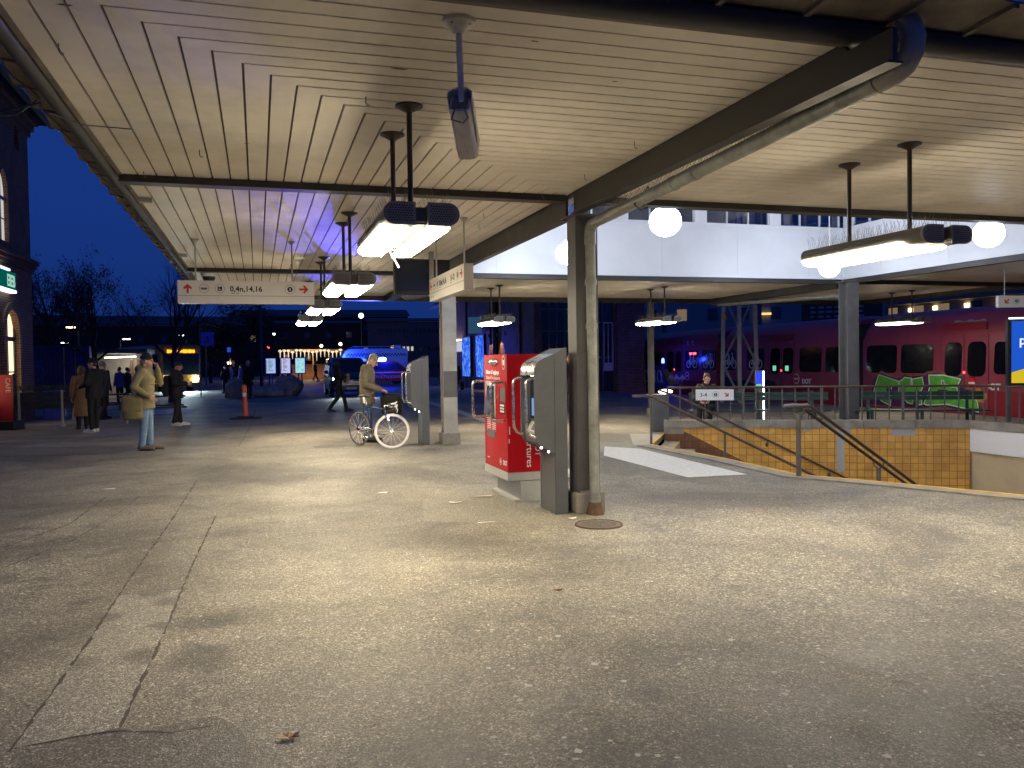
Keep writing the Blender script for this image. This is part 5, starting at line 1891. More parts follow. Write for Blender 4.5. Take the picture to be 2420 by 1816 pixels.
for y0, y1 in ((18.2, 19.85), (26.9, 28.55), (35.55, 37.15)):
    d = tpoly('door', rrect(y0, .02, y1, 2.24, .10), 'train', TX - .001, .008)
    q = MB()
    m_ = (y0 + y1) / 2
    q.b2((TX - .0105, m_ - .015, .05), (TX - .009, m_ + .015, 2.2))
    for yy in (y0 - .02, y1 + .005):
        q.b2((TX - .008, yy, .05), (TX - .001, yy + .015, 2.2))
    q.build('door_seal', 'black', d, True, smooth=0)
    for a, b in ((y0 + .10, m_ - .10), (m_ + .10, y1 - .10)):
        pts = [(p - (z - 1.02) * .05, z) for p, z in rrect(a, 1.02, b, 2.0, .19)]
        tpoly('door_window', pts, 'train_glass', TX - .0095, .004, d)
    tpoly('door_lamp', rrect(m_ - .03, 1.10, m_ + .03, 1.16, .02), 'red_led', TX - .0095, .006, d)
    tpoly('destination_band', rrect(y0 + .05, 2.33, y1 - .05, 2.53, .02), 'train_d', TX + .03, .06, d)
for y in (27.25, 28.05):
    tpoly('green_notice', rrect(y, 1.12, y + .22, 1.32, .02), 'green_led', TX - .0145, .001)
# hexagon emblem and lettering
for y, z in ((18.76, .83), (29.55 - 2.75, .83), (35.1, .83)):
    tpoly('emblem', [(y + a * .21, z + b * .21) for a, b in ((-.5, -.87), (.5, -.87), (1, 0), (.5, .87), (-.5, .87), (-1, 0))], 'white', TX - .005, .004)
    tpoly('emblem', [(y + a * .175, z + b * .175) for a, b in ((-.5, -.87), (.5, -.87), (1, 0), (.5, .87), (-.5, .87), (-1, 0))], 'redink', TX - .0095, .002)
    q = MB(); q.b2((TX - .014, y - .11, z - .03), (TX - .0115, y + .11, z + .03)); q.build('emblem', 'white', t, True, smooth=0)
for y, z in ((18.33, .66), (26.45, .66)):
    text('lettering', 'DOT', .24, 'white', t, (TX - .006, y, z), (0, -1, 0), (0, 0, 1), 'LEFT', .002, 1.0, bold=.012)
for y in (35.0, 34.55):
    q = MB()
    q.ell((TX - .006, y, 2.42), (.004, .055, .055), 0, 10, 8)
    q.b2((TX - .008, y - .02, 2.28), (TX - .003, y + .02, 2.38))
    q.b2((TX - .008, y - .10, 2.26), (TX - .003, y + .05, 2.29))
    q.build('access_symbol', 'reflective', t, True)
# graffiti
halo = [(22.78, .68), (22.71, .92), (22.52, 1.02), (22.34, 1.12), (21.66, .93), (21.26, 1.06), (20.99, .99), (20.6, 1.02), (20.38, 1.12), (19.97, 1.15), (19.49, 1.06), (19.09, 1.06), (19.0, .92), (19.14, .76), (18.75, .61), (18.5, .3), (18.47, -.03), (18.92, -.04), (19.79, .11), (20.73, .0), (22.09, .0), (23.01, .03), (22.79, .39)]
G = [[(22.43, 1.01), (21.6, .82), (21.58, .68), (21.88, .7), (21.93, .07), (22.31, .19), (22.65, .5), (22.54, .79)],
     [(21.53, .81), (21.44, .86), (21.42, .83), (21.32, .94), (21.05, .92), (21.07, .72), (20.96, .70), (20.99, .89), (20.6, .95), (20.55, .73), (20.66, .55), (20.62, .16), (20.83, .13), (20.92, .40), (21.0, .16), (21.19, .19), (21.56, .53)],
     [(20.31, 1.02), (19.79, 1.03), (19.17, .92), (19.29, .73), (19.73, .80), (19.74, .90), (19.86, .90), (19.85, .74), (19.29, .67), (19.23, .36), (18.97, .33), (18.97, .54), (18.83, .56), (18.57, .3), (18.54, .04), (18.97, .12), (19.64, .21), (20.41, .15), (20.5, .18), (20.28, .66)]]
cx, cz = 20.7, .5
ctr = lambda P: (sum(p[0] for p in P) / len(P), sum(p[1] for p in P) / len(P))
def grow(P, d):
    n = len(P)
    out = []
    for i in range(n):
        a, b, c = Vector(P[i - 1]), Vector(P[i]), Vector(P[(i + 1) % n])
        n1 = Vector(((b - a).y, -(b - a).x)).normalized()
        n2 = Vector(((c - b).y, -(c - b).x)).normalized()
        k = (n1 + n2)
        k = k / max(.45, k.length_squared / 2) if k.length > .3 else n1
        area = sum(P[j][0] * P[(j + 1) % n][1] - P[(j + 1) % n][0] * P[j][1] for j in range(n))
        s_ = 1 if area > 0 else -1
        out.append((b.x + k.x * d * s_, b.y + k.y * d * s_))
    return out
tpoly('graffiti', grow(halo, .03), 'g_brown', TX - .009, .001)
tpoly('graffiti', grow(halo, -.035), 'g_purple', TX - .0102, .001)
for k, Gp in enumerate(G):
    tpoly('graffiti', grow(Gp, .075), 'g_black', TX - .0114, .0008)
for k, Gp in enumerate(G):
    tpoly('graffiti', grow(Gp, .036), 'g_white', TX - .0124, .0008)
    tpoly('graffiti', Gp, 'g_green', TX - .0134, .0008)
tpoly('graffiti', [(22.05, .62), (21.85, .55), (21.95, .35), (22.2, .3)], 'g_black', TX - .0144, .0006)
tpoly('graffiti', [(20.0, .62), (19.6, .62), (19.6, .52), (19.95, .40)], 'g_purple', TX - .0144, .0006)
tpoly('graffiti', [(18.64, .60), (18.58, .70), (18.45, .69), (18.40, .60), (18.24, .56), (18.23, .43), (18.37, .29), (18.55, .30)], 'g_yellow', TX - .0154, .001)
for P, mt in (([(39.9, 1.32), (38.5, 1.36), (37.4, 1.28), (36.9, 1.22), (36.1, .9), (35.9, .4), (37.0, .22), (38.5, .22), (39.9, .3)], 'g_blue'),
              ([(37.5, 1.1), (36.9, 1.18), (36.2, .85), (36.0, .45), (36.9, .35), (37.2, .7)], 'g_yellow'),
              ([(32.3, .95), (31.6, 1.0), (30.9, .8), (30.4, .92), (29.6, .7), (29.2, .85), (28.7, 1.0), (28.0, .85), (27.7, .5), (28.6, .32), (31.9, .3)], 'g_brown'),
              ([(32.0, .82), (31.4, .85), (31.0, .65), (30.3, .72), (29.4, .55), (28.9, .78), (28.2, .7), (27.95, .5), (28.8, .4), (31.7, .38)], 'g_black')):
    tpoly('graffiti', P, mt, TX - .009 - (.0015 if mt in ('g_yellow', 'g_black') else 0), .001)
q = MB()
for y0, ph in ((39.4, 0), (38.6, .5), (37.9, 0)):
    q.tube([(TX - .0112, y0 - .24 * math.cos(k * .5), .78 + .30 * math.sin(k * .5 + ph)) for k in range(12)], .028, 5)
    q.tube([(TX - .0112, y0 - .3, .45), (TX - .0112, y0 - .05, 1.1)], .028, 5)
q.build('graffiti', 'g_white', t, True)
q = MB()
for k in range(14):
    y = 36.9 - k * .12
    q.tube([(TX - .0105, y, .62 + .1 * math.sin(k * 2.1)), (TX - .0105, y - .06, .82 + .08 * math.sin(k * 1.3)), (TX - .0105, y - .12, .66)], .016, 4)
q.build('graffiti', 'g_white', t, True)
q = MB()
for k in range(16):
    y = 19.5 - k * .07
    q.tube([(TX + .12, y, 2.56 + .03 * math.sin(k * 2.3)), (TX + .105, y - .035, 2.62 + .02 * math.sin(k)), (TX + .12, y - .07, 2.55)], .009, 4)
q.build('graffiti', 'g_white', t, True)

# ================================================================== LATTICE MAST
t = thing('lattice_mast', 'grey steel lattice mast standing in front of the red train', 'mast', (16.75, 26.6, 0), R(-32), None)
q = MB()
hd = .62
cor = [(0, -hd), (hd, 0), (0, hd), (-hd, 0)]
for x, y in cor:
    q.bar((x, y, 0), (x * .72, y * .72, 9), .14, .14)
q.build('leg', 'mast', t, smooth=0)
q = MB()
k = 0
z = 0.2
while z < 8.4:
    f0, f1 = 1 - .28 * z / 9, 1 - .28 * (z + 1.25) / 9
    for i in range(4):
        a, b = cor[i], cor[(i + 1) % 4]
        if (k + i) % 2:
            a, b = b, a
        q.bar((a[0] * f0, a[1] * f0, z), (b[0] * f1, b[1] * f1, z + 1.25), .075, .03)
    z += 1.25
    k += 1
q.build('bracing', 'mast', t, smooth=0)
q = MB()
q.prism([(-hd - .02, -.08, 3.05), (-hd + .22, -.08, 3.05), (-hd + .10, -.08, 3.27)], (0, .01, 0))
q.build('warning_triangle', 'g_yellow', t, smooth=0)
q = MB()
q.box((0, 0, -.02), (1.5, 1.5, .1), R(45))
q.build('foundation', 'concrete', t)

# ================================================================== BRICK BUILDING AT THE PLATFORM
t = thing('brick_building', 'dark red brick platform building with lit blue posters and tall dark windows', 'building', (15.5, 48, 0))
q = MB()
FX, FY = 12.75, 38.0
q.holed([[(0, 0), (5.7, 0), (5.7, 5.6), (0, 5.6)], [(.35, 2.0), (1.95, 2.0), (1.95, 5.2), (.35, 5.2)], [(2.35, .05), (4.15, .05), (4.15, 5.2), (2.35, 5.2)]], lambda a, b: (FX + a, FY, b), (0, .35, 0))
q.b2((FX, FY + .35, 0), (FX + .35, 60, 5.6))
q.b2((FX + 5.35, FY + .35, 0), (FX + 5.7, 60, 5.6))
q.b2((FX - .06, FY - .06, 0), (FX + .30, FY - .001, 5.6))
q.b2((FX + 4.25, FY - .10, 0), (FX + 5.72, FY - .001, 5.6))
q.build('wall', 'brickB', t, True, smooth=0)
q = MB()
q.b2((FX - .05, FY + .36, 0), (FX - .001, 60, .8))
q.b2((FX + .31, FY - .05, 0), (FX + 2.3, FY - .001, .75))
q.b2((FX + 4.22, FY - .16, 0), (FX + 5.75, FY - .101, .9))
for y in (40.2, 45.8, 51.5, 57):
    q.b2((FX - .10, y, 0), (FX - .051, y + .7, 5.6))
q.build('plinth', 'brickA', t, True, smooth=0)
for a0, a1, z0 in ((.35, 1.95, 2.0), (2.35, 4.15, .05)):
    q = MB()
    nx = 4 if a0 < 1 else 3
    for k in range(nx + 1):
        x = FX + a0 + (a1 - a0) * k / nx
        q.b2((x - .03, FY + .10, z0), (x + .03, FY + .16, 5.2))
    for k in range(4):
        z = z0 + (5.2 - z0) * k / 3
        q.b2((FX + a0, FY + .105, z - .03), (FX + a1, FY + .155, z + .03))
    f = q.build('window', 'steel_d', t, True, smooth=0)
    q = MB()
    q.b2((FX + a0, FY + .17, z0), (FX + a1, FY + .18, 5.2))
    q.build('pane', 'win_dark', f, True, smooth=0)
q = MB()
for lo, hi in (((16.32, 1.1), (16.38, 3.5)), ((16.78, 1.1), (16.84, 3.5)), ((16.38, 3.44), (16.78, 3.5)), ((16.38, 1.1), (16.78, 1.5)), ((16.56, 1.5), (16.60, 3.44))):
    q.b2((lo[0], FY + .04, lo[1]), (hi[0], FY + .09, hi[1]))
q.build('white_window', 'steel_l', t, True, smooth=0)
q = MB()
q.b2((FX - .5, FY - .5, 5.6), (FX + 6.2, 60.4, 5.75))
q.b2((FX - .58, FY - .5, 5.50), (FX - .5, 60.4, 5.66))
q.build('eaves', 'steel_l', t, True, smooth=0)
q = MB()
q.prism([(FX - .45, FY - .4, 5.76), (FX + 6.1, FY - .4, 5.76), (FX + 2.85, FY - .4, 8.2)], (0, 22.6, 0))
q.build('roof', 'slate', t, True, smooth=0)
for k, (y0, y1, m_) in enumerate(((50.3, 52.3, 'pa'), (47.1, 48.8, 'pb'))):
    pl, nt, out = new_mat('poster_' + m_)
    e_ = nd(nt, 'ShaderNodeEmission', Strength=0.45)
    tc = nt.nodes.new('ShaderNodeTexCoord')
    no = nd(nt, 'ShaderNodeTexNoise', Scale=2.6 if k else 3.4, Detail=5.0, Distortion=1.2)
    nt.links.new(tc.outputs['Object'], no.inputs['Vector'])
    c_ = ramp(nt, no.outputs[0], [(0.3, (.01, .02, .35)), (.48, (.03, .12, .9)), (.62, (.15, .45, .95)), (.75, (.55, .35, .5))])
    nt.links.new(c_, e_.inputs[0])
    nt.links.new(e_.outputs[0], out.inputs[0])
    M['poster_' + m_] = pl
    q = MB()
    q.b2((FX - .14, y0 - .08, .66), (FX - .101, y1 + .08, 3.24))
    f = q.build('poster_case', 'black', t, True, smooth=0)
    q = MB()
    q.b2((FX - .15, y0, .74), (FX - .1405, y1, 3.16))
    q.build('poster', 'poster_' + m_, f, True, smooth=0)
q = MB()
q.b2((FX - .10, 52.9, 2.33), (FX - .02, 54.8, 2.95))
q.build('lit_notice', em('lit_notice', (.75, .78, 1.0), .3), t, True, smooth=0)
q = MB()
q.b2((FX - .45, 52.6, 3.02), (FX - .1, 55.0, 3.12))
q.build('lamp_hood', em('lamp_hood', (1, .85, .6), 1.6), t, True, smooth=0)
q = MB()
q.b2((FX - .95, 47.3, 3.30), (FX - .16, 47.4, 4.25))
q.build('projecting_sign', em('projecting_sign', (.06, .18, .36), .15), t, True, smooth=0)
q = MB()
q.tube([(FX - .12, 44.6, 0), (FX - .12, 44.6, 5.5)], .16, 10)
q.build('drainpipe', 'black', t, True)
for y in (43.7, 45.5):
    q = MB()
    q.cyl((FX - .22, y), .07, 3.0, 3.2, 12)
    w_ = q.build('wall_light', 'steel_d', t, True)
    ld = bpy.data.lights.new('wall_light', 'SPOT')
    ld.energy = 55
    ld.color = (1, .66, .34)
    ld.spot_size = R(75)
    ld.spot_blend = .4
    ld.shadow_soft_size = .05
    lo_ = bpy.data.objects.new('wall_light_beam', ld)
    COL.objects.link(lo_)
    lo_.location = (FX - .36, y, 2.98)
    lo_.rotation_euler = (0, R(-16), 0)

# ================================================================== STATION BUILDING AT THE LEFT
BX = -6.80
t = thing('brick_building', 'tall dark brick station building with lit arched windows at the left edge', 'building', (-9, 27, 0))
def arch(y0, y1, z0, z1, pointed=False, n=8):
    r = (y1 - y0) / 2
    c = (y0 + y1) / 2
    pts = [(y0, z0), (y1, z0)]
    hgt = r * (1.5 if pointed else 1.0)
    for k in range(n + 1):
        a = PI * k / n
        yy = c + r * math.cos(a)
        zz = z1 - hgt + hgt * (math.sin(a) ** (1.25 if pointed else 1))
        pts.append((yy, zz))
    return pts
lowW = [(26.6, 28.0, .75, 3.32), (24.2, 25.6, .75, 3.32)]
upW = [(26.55, 27.40, 5.25, 7.30), (25.0, 25.85, 5.25, 7.30), (28.2, 28.7, 8.2, 8.9)]
q = MB()
q.holed([[(20, 0), (29.75, 0), (29.75, 9.5), (20, 9.5)]] + [arch(*w) for w in lowW] + [arch(*w, True) for w in upW], lambda a, b: (BX, a, b), (-.45, 0, 0))
q.b2((BX - 12, 29.3, 0), (BX - .45, 29.75, 9.5))
q.build('wall', 'brickA', t, True, smooth=0)
for w in lowW:
    a = arch(*w)
    q = MB()
    q.prism([(BX - .12, y, z) for y, z in a], (-.02, 0, 0))
    p = q.build('window_glow', 'warm_win', t, True, smooth=0)
    q = MB()
    q.b2((BX - .118, w[0], 2.42), (BX - .08, w[1], 2.55))
    q.b2((BX - .118, (w[0] + w[1]) / 2 - .035, w[2]), (BX - .09, (w[0] + w[1]) / 2 + .035, w[3] - .02))
    q.b2((BX - .118, w[0], 1.5), (BX - .09, w[1], 1.54))
    q.b2((BX - .118, w[0], w[2]), (BX - .08, w[0] + .07, 2.8))
    q.b2((BX - .118, w[1] - .07, w[2]), (BX - .08, w[1], 2.8))
    q.build('window_frame', 'steel_d', p, True, smooth=0)
    q = MB()
    o2 = arch(w[0] - .22, w[1] + .22, w[2], w[3] + .22)
    q.holed([o2, arch(w[0] - .001, w[1] + .001, w[2] + .01, w[3])], lambda a, b: (BX + .001, a, b), (.06, 0, 0))
    q.build('arch_surround', 'brickA', t, True, smooth=0)
for w in upW[:2]:
    q = MB()
    q.prism([(BX - .12, y, z) for y, z in arch(*w, True)], (-.02, 0, 0))
    p = q.build('window_glow', 'pale_win', t, True, smooth=0)
    q = MB()
    q.b2((BX - .118, w[0], 6.45), (BX - .08, w[1], 6.55))
    q.b2((BX - .118, (w[0] + w[1]) / 2 - .03, w[2]), (BX - .09, (w[0] + w[1]) / 2 + .03, w[3] - .1))
    q.b2((BX - .118, w[0], 5.9), (BX - .09, w[1], 5.93))
    q.build('window_frame', 'steel_l', p, True, smooth=0)
q = MB()
q.prism([(BX - .26, y, z) for y, z in arch(*upW[2], True)], (-.02, 0, 0))
q.build('window_glow', 'win_dark', t, True, smooth=0)
q = MB()
for k, (z0, z1, d) in enumerate(((4.62, 4.74, .07), (4.74, 4.86, .13), (4.86, 5.0, .20))):
    q.b2((BX + .002, 20, z0), (BX + d, 29.75 + d, z1))
for k, (z0, z1, d) in enumerate(((8.9, 9.1, .08), (9.1, 9.3, .16), (9.3, 9.5, .26))):
    q.b2((BX + .002, 20, z0), (BX + d, 29.75 + d, z1))
q.build('cornice', 'brick_dark', t, True, smooth=0)
q = MB()
q.prism([(BX + .55, 20, 9.45), (BX + .55, 30.4, 9.45), (BX - 4, 28.0, 14.5), (BX - 4, 20, 14.5)], (-.15, 0, .08))
q.prism([(BX + .55, 30.4, 9.45), (BX - 10, 30.4, 9.45), (BX - 4, 28.0, 14.5)], (0, .12, .08))
q.build('roof', 'slate', t, True, smooth=0)
q = MB()
q.b2((BX + .5, 20, 9.38), (BX + .62, 30.5, 9.50))
q.build('gutter', 'gutter', t, True, smooth=0)

t = thing('shop_sign', 'green lit shop sign with pale letters on the brick station wall', 'sign', (BX, 26, 4.1))
q = MB()
q.b2((BX + .01, 23.5, 3.86), (BX + .16, 27.3, 4.36))
q.build('board', 'sign_green', t, True, smooth=0)
q = MB()
q.b2((BX + .02, 23.5, 4.365), (BX + .20, 26.6, 4.42))
q.b2((BX + .02, 23.5, 3.78), (BX + .20, 27.2, 3.855))
q.build('light_strip', em('sign_strip', (.85, 1, .97), 1.0), t, True, smooth=0)
text('lettering', 'KIEEB', .40, em('sign_letters', (.5, .9, .75), .35).name, t, (BX + .165, 27.1, 3.96), (0, -1, 0), (0, 0, 1)) if False else None
M['sign_letters'] = em('sign_letters', (.45, .85, .7), .32)
text('lettering', 'EIEB', .46, 'sign_letters', t, (BX + .165, 27.2, 3.95), (0, 1, 0), (0, 0, 1), 'RIGHT', .004, .95, bold=.012)

# ================================================================== LEFT FOREGROUND FURNITURE
t = thing('banner_stand', 'red banner board with pale lettering on a dark foot at the left edge', 'banner', (-6.55, 25.1, 0), R(-12))
q = MB()
q.box((0, 0, .85), (.75, .10, 1.22))
q.build('board', 'banner_red', t, bevel=.01)
q = MB()
q.box((0, 0, .12), (.95, .55, .24))
q.box((-.36, 0, .86), (.05, .12, 1.26))
q.box((.36, 0, .86), (.05, .12, 1.26))
q.build('foot', 'black', t, bevel=.02)
text('lettering', 'CAFE', .17, 'tyre_w', t, (.17, -.053, 1.38), (0, 0, -1), (1, 0, 0), 'LEFT', .001, world=False)

t = thing('planter_barrier', 'dark board barrier on grey posts left of the man with white sneakers', 'barrier', (-5.6, 25.6, 0), R(4))
q = MB()
for k in range(3):
    q.box((0, 0, .58 + k * .155), (2.0, .04, .145))
q.build('board', 'planter', t, bevel=.004)
for x in (-.62, .42):
    q = MB()
    q.box((x, -.045, .5), (.055, .05, 1.02))
    q.box((x, .1, .02), (.06, .5, .04))
    q.build('post', 'steel_l', t, smooth=0)
q = MB()
random.seed(3)
for k in range(420):
    x, y, z = random.uniform(-1, 1), random.uniform(-.12, .12), .98 + random.uniform(0, .13)
    a, b = random.uniform(0, PI), .05
    q.add([(x, y, z), (x + b * math.cos(a), y + b * math.sin(a) * .5, z + .03), (x + b * math.cos(a) * .5, y, z + .07)], [(0, 1, 2)])
q.build('plants', 'leaf_k', t, smooth=0)

def ptable(label, x, y, rz):
    t = thing('picnic_table', label, 'picnic table', (x, y, 0), R(rz), 'outdoor tables left of the canopy')
    q = MB()
    for k in range(5):
        q.box((0, -.32 + k * .16, .74), (1.8, .145, .04))
    q.build('table_top', 'planter', t, bevel=.004)
    for y_ in (-.75, .75):
        q = MB()
        for k in range(2):
            q.box((0, y_ - .07 + k * .14, .44), (1.8, .13, .04))
        q.build('seat', 'planter', t, bevel=.004)
    for x_ in (-.68, .68):
        q = MB()
        q.bar((x_, -.72, .02), (x_, -.30, .72), .05, .05)
        q.bar((x_, .72, .02), (x_, .30, .72), .05, .05)
        q.bar((x_, -.82, .40), (x_, .82, .40), .05, .045)
        q.bar((x_, -.78, .02), (x_, .78, .02), .05, .04)
        q.build('leg_frame', 'steel_l', t, smooth=0)
    return t
ptable('dark picnic table with grey frame between the two men in dark clothes', -3.0, 26.6, 8)
ptable('dark picnic table behind the man with white sneakers', -4.9, 29.5, 5)
ptable('dark picnic table behind the board barrier', -6.9, 30.8, 5)
t = thing('crate', 'small bright blue crate on the ground behind the board barrier', 'crate', (-6.2, 29.5, 0), R(10))
q = MB()
q.holed([[(-.3, -.2), (.3, -.2), (.3, .2), (-.3, .2)], [(-.27, -.17), (.27, -.17), (.27, .17), (-.27, .17)]], lambda a, b: (a, b, .05), (0, 0, .85))
q.box((0, 0, .03), (.6, .4, .06))
q.build('box', em('blue_film', (.02, .03, .5), .25) if False else 'blue_sign', t)

# ================================================================== PEOPLE
FR, FL, TO, AW = R(-106.9), R(73.1), R(163), R(-17)
t, J = person('older man in olive parka, black beanie and light blue jeans, hand at his mouth', (-2.10, 17.56, 0), R(-98), 1.87,
       dict(elR=(.275, -.13, 1.16), wrR=(.235, .12, .985), elL=(-.22, .20, 1.21), wrL=(-.075, .20, 1.47), head=(.0, .04, 1.625),
            ankL=(-.10, .03, .085), toeL=(-.13, .19, .035), ankR=(.10, -.05, .085), toeR=(.13, .10, .035), kneeL=(-.1, .03, .49), kneeR=(.1, -.01, .49)),
       'olive', 'jeans', 'shoe', 'hair_g', 'cloth_k', hem=.76, bulk=1.13, vox=.011, nod=.12, hood=True,
       handR=((-.25, .75, -.6), (-1, 0, 0), .3), handL=((.25, .0, 1), (.6, -.6, 0), 1.1))
b = thing('shoulder_bag', 'olive canvas shoulder bag at the hip of the man in the olive parka', 'bag', (-2.10, 17.56, 0), R(-98))
q = MB()
q.loft([((.18, -.19, .60), .06, .15), ((.19, -.19, .63), .085, .185), ((.19, -.19, .82), .09, .195), ((.18, -.19, 1.02), .075, .19), ((.17, -.19, 1.07), .05, .17)], 20)
blob('pouch', q, 'olive_bag', b, .014, 3)
q = MB()
q.loft([((.235, -.19, .76), .045, .192), ((.215, -.19, 1.02), .055, .198), ((.18, -.19, 1.085), .05, .185)], 20)
blob('flap', q, 'olive_bag', b, .014, 2)
q = MB()
q.tube([(.17, -.38, 1.0), (.12, -.24, 1.25), (.02, -.12, 1.50), (-.12, .0, 1.53), (-.19, .14, 1.40), (-.10, .18, 1.15), (.12, .0, 1.04)], .018, 6)
q.build('strap', 'cloth_k', b)

person('man in black clothes and beanie with white sneakers, looking left', (-3.93, 22.95, 0), R(60), 1.84,
       dict(elL=(-.26, -.02, 1.16), wrL=(-.16, .24, 1.08), elR=(.26, -.03, 1.14), wrR=(.25, .07, .90), ankR=(.08, .04, .085), toeR=(.09, .21, .035)),
       'cloth_k', 'cloth_k', 'shoe_w', 'hair_k', 'cloth_k', hem=.80, bulk=1.15, look=R(18))
person('person in long brown coat and dark boots behind the man in white sneakers', (-4.45, 24.3, 0), R(20), 1.66, None, 'cloth_t', 'cloth_k', 'shoe_k', 'hair_b', None, hem=.86, skirt=('cloth_t', .36), longhair=True)
person('grey haired person in dark coat walking away right of the man in the black beanie', (-4.62, 28.5, 0), R(-35), 1.80,
       dict(ankL=(-.09, .16, .085), toeL=(-.09, .33, .035), kneeL=(-.09, .12, .50), ankR=(.09, -.18, .11), toeR=(.09, -.02, .035)), 'cloth_n', 'cloth_k', 'shoe_k', 'hair_g', hem=.7, vox=.018)
person('curly haired person in black with white sneakers looking at a phone', (-2.13, 24.4, 0), R(-95), 1.77,
       dict(elR=(.27, .0, 1.14), wrR=(.13, .27, 1.12), elL=(-.26, .02, 1.14), wrL=(-.10, .28, 1.12), head=(0, .06, 1.60), ankL=(-.12, .06, .085), toeL=(-.16, .22, .035), ankR=(.12, -.06, .085), toeR=(.2, .08, .035)),
       'cloth_k', 'cloth_k', 'shoe_w', 'hair_k', None, hem=.74, bulk=1.22, nod=.4, hood=True)
b = thing('phone', 'dark phone held by the curly haired person in black', 'phone', (-2.13, 24.4, 0), R(-95))
q = MB()
q.box((.0, .38, 1.19), (.15, .012, .075))
q.build('case', 'phone', b, bevel=.004)
q = MB()
q.box((.0, .372, 1.19), (.13, .003, .06))
q.build('screen', 'screen_on', b)
b = thing('backpack', 'dark backpack on the curly haired person in black', 'backpack', (-2.13, 24.4, 0), R(-95))
q = MB()
q.loft([((0, -.25, .82), .15, .09), ((0, -.27, .95), .18, .12), ((0, -.26, 1.2), .18, .12), ((0, -.22, 1.38), .13, .08)], 16)
blob('pack', q, 'cloth_k', b, .016, 3)

person('woman in black holding a brown paper bag, walking in front of the dark van', (2.57, 28.6, 0), R(-80), 1.76,
       dict(elR=(.25, .02, 1.16), wrR=(.10, .26, 1.18), elL=(-.24, .02, 1.14), wrL=(-.12, .26, 1.12), ankL=(-.08, .30, .085), toeL=(-.08, .46, .05), kneeL=(-.09, .22, .52), ankR=(.08, -.32, .13), toeR=(.08, -.20, .04), kneeR=(.09, -.04, .49)),
       'cloth_k', 'cloth_k', 'shoe_k', 'hair_k', None, hem=.80, bulk=1.0, longhair=True, look=R(35))
b = thing('paper_bag', 'brown paper bag in the arms of the woman in black', 'bag', (2.57, 28.6, 0), R(-80))
q = MB()
q.box((.02, .30, 1.14), (.20, .13, .30), R(10))
q.build('bag_body', 'paper_bag', b, bevel=.01)

person('grey haired man in brown coat and jeans standing behind the bicycle, head bowed', (2.15, 17.34, 0), R(-104), 1.87,
       dict(neck=(0, .02, 1.47), head=(0, .125, 1.575), elR=(.25, .0, 1.12), wrR=(.13, .265, 1.0), elL=(-.25, .02, 1.12), wrL=(-.10, .28, .99), ankL=(-.10, .03, .085), toeL=(-.12, .19, .035)),
       'taupe', 'jeans_d', 'shoe_k', 'hair_g', None, hem=.74, bulk=1.05, vox=.011, nod=.72,
       handR=((-.55, .8, -.1), (-.5, 0, -.9), .8), handL=((.55, .8, -.05), (.5, 0, -.9), .8))
b = thing('shopping_bag', 'dark bag hanging in front of the man with the bicycle', 'bag', (2.15, 17.34, 0), R(-104))
q = MB()
q.loft([((-.05, .50, .56), .12, .20), ((-.05, .50, .62), .14, .23), ((-.05, .50, .90), .13, .24), ((-.05, .50, 1.0), .07, .17)], 16)
blob('sack', q, 'cloth_k', b, .016, 3)
q = MB()
q.tube([(-.05, .40, .97), (-.02, .34, 1.0), (-.02, .30, .99)], .012, 6)
q.build('handle', 'cloth_k', b)

person('person in long dark coat walking past the blue posters with a bag', (8.6, 37.2, 0), R(-25), 1.72,
       dict(ankL=(-.09, .18, .085), toeL=(-.09, .34, .04), kneeL=(-.09, .12, .5), ankR=(.09, -.2, .12), toeR=(.09, -.05, .04)), 'cloth_n', 'cloth_g', 'shoe_k', 'hair_b', None, hem=.62, bulk=1.1, vox=.018)
b = thing('handbag', 'black handbag carried by the person in the long dark coat', 'bag', (8.6, 37.2, 0), R(-25))
q = MB()
q.loft([((.32, .05, .36), .06, .14), ((.32, .05, .45), .08, .17), ((.32, .05, .68), .07, .16), ((.32, .05, .72), .03, .12)], 14)
blob('pouch', q, 'cloth_k', b, .016, 2)
q = MB()
q.tube([(.32, -.06, .71), (.29, .0, .84), (.30, .06, .86), (.32, .15, .71)], .01, 6)
q.build('handle', 'cloth_k', b)

person('white haired person in a dark coat standing at the boulders', (-.46, 42.6, 0), R(150), 1.84, None, 'cloth_k', 'cloth_k', 'shoe_k', 'hair_w', None, hem=.62, bulk=1.25, vox=.02)
person('person in dark jacket and blue trousers reading the middle lit map board', (2.38, 70, 0), R(-10), 1.84, None, 'cloth_k', 'cloth_b', 'shoe_k', 'hair_k', None, vox=.022)
person('person in dark clothes walking under the icicle lights', (5.45, 85, 0), R(-120), 1.86, dict(ankL=(-.09, .2, .085), toeL=(-.09, .36, .04), ankR=(.09, -.2, .12), toeR=(.09, -.05, .04)), 'cloth_n', 'cloth_n', 'shoe_w', 'hair_b', None, vox=.026)
person('person in dark jacket beside the lit stall wall, left of the olive parka', (-5.25, 38.3, 0), R(-60), 1.60, None, 'cloth_n', 'cloth_k', 'shoe_w', 'hair_k', None, vox=.022, bulk=1.1)
person('person in purple blue jacket beside the lit stall wall', (-5.75, 39.6, 0), R(40), 1.62, None, 'cloth_p', 'cloth_k', 'shoe_k', 'hair_k', None, vox=.022)
person('person in blue light standing left of the white haired person', (-1.75, 60, 0), R(120), 1.62, None, 'cloth_p', 'cloth_b', 'shoe_k', 'hair_b', None, vox=.026)
person('person walking in blue light close to the blue parking sign', (-1.1, 58.5, 0), R(60), 1.66, dict(ankL=(-.09, .2, .085), toeL=(-.09, .36, .04), ankR=(.09, -.2, .12), toeR=(.09, -.05, .04)), 'cloth_p', 'cloth_b', 'shoe_k', 'hair_b', None, vox=.026)
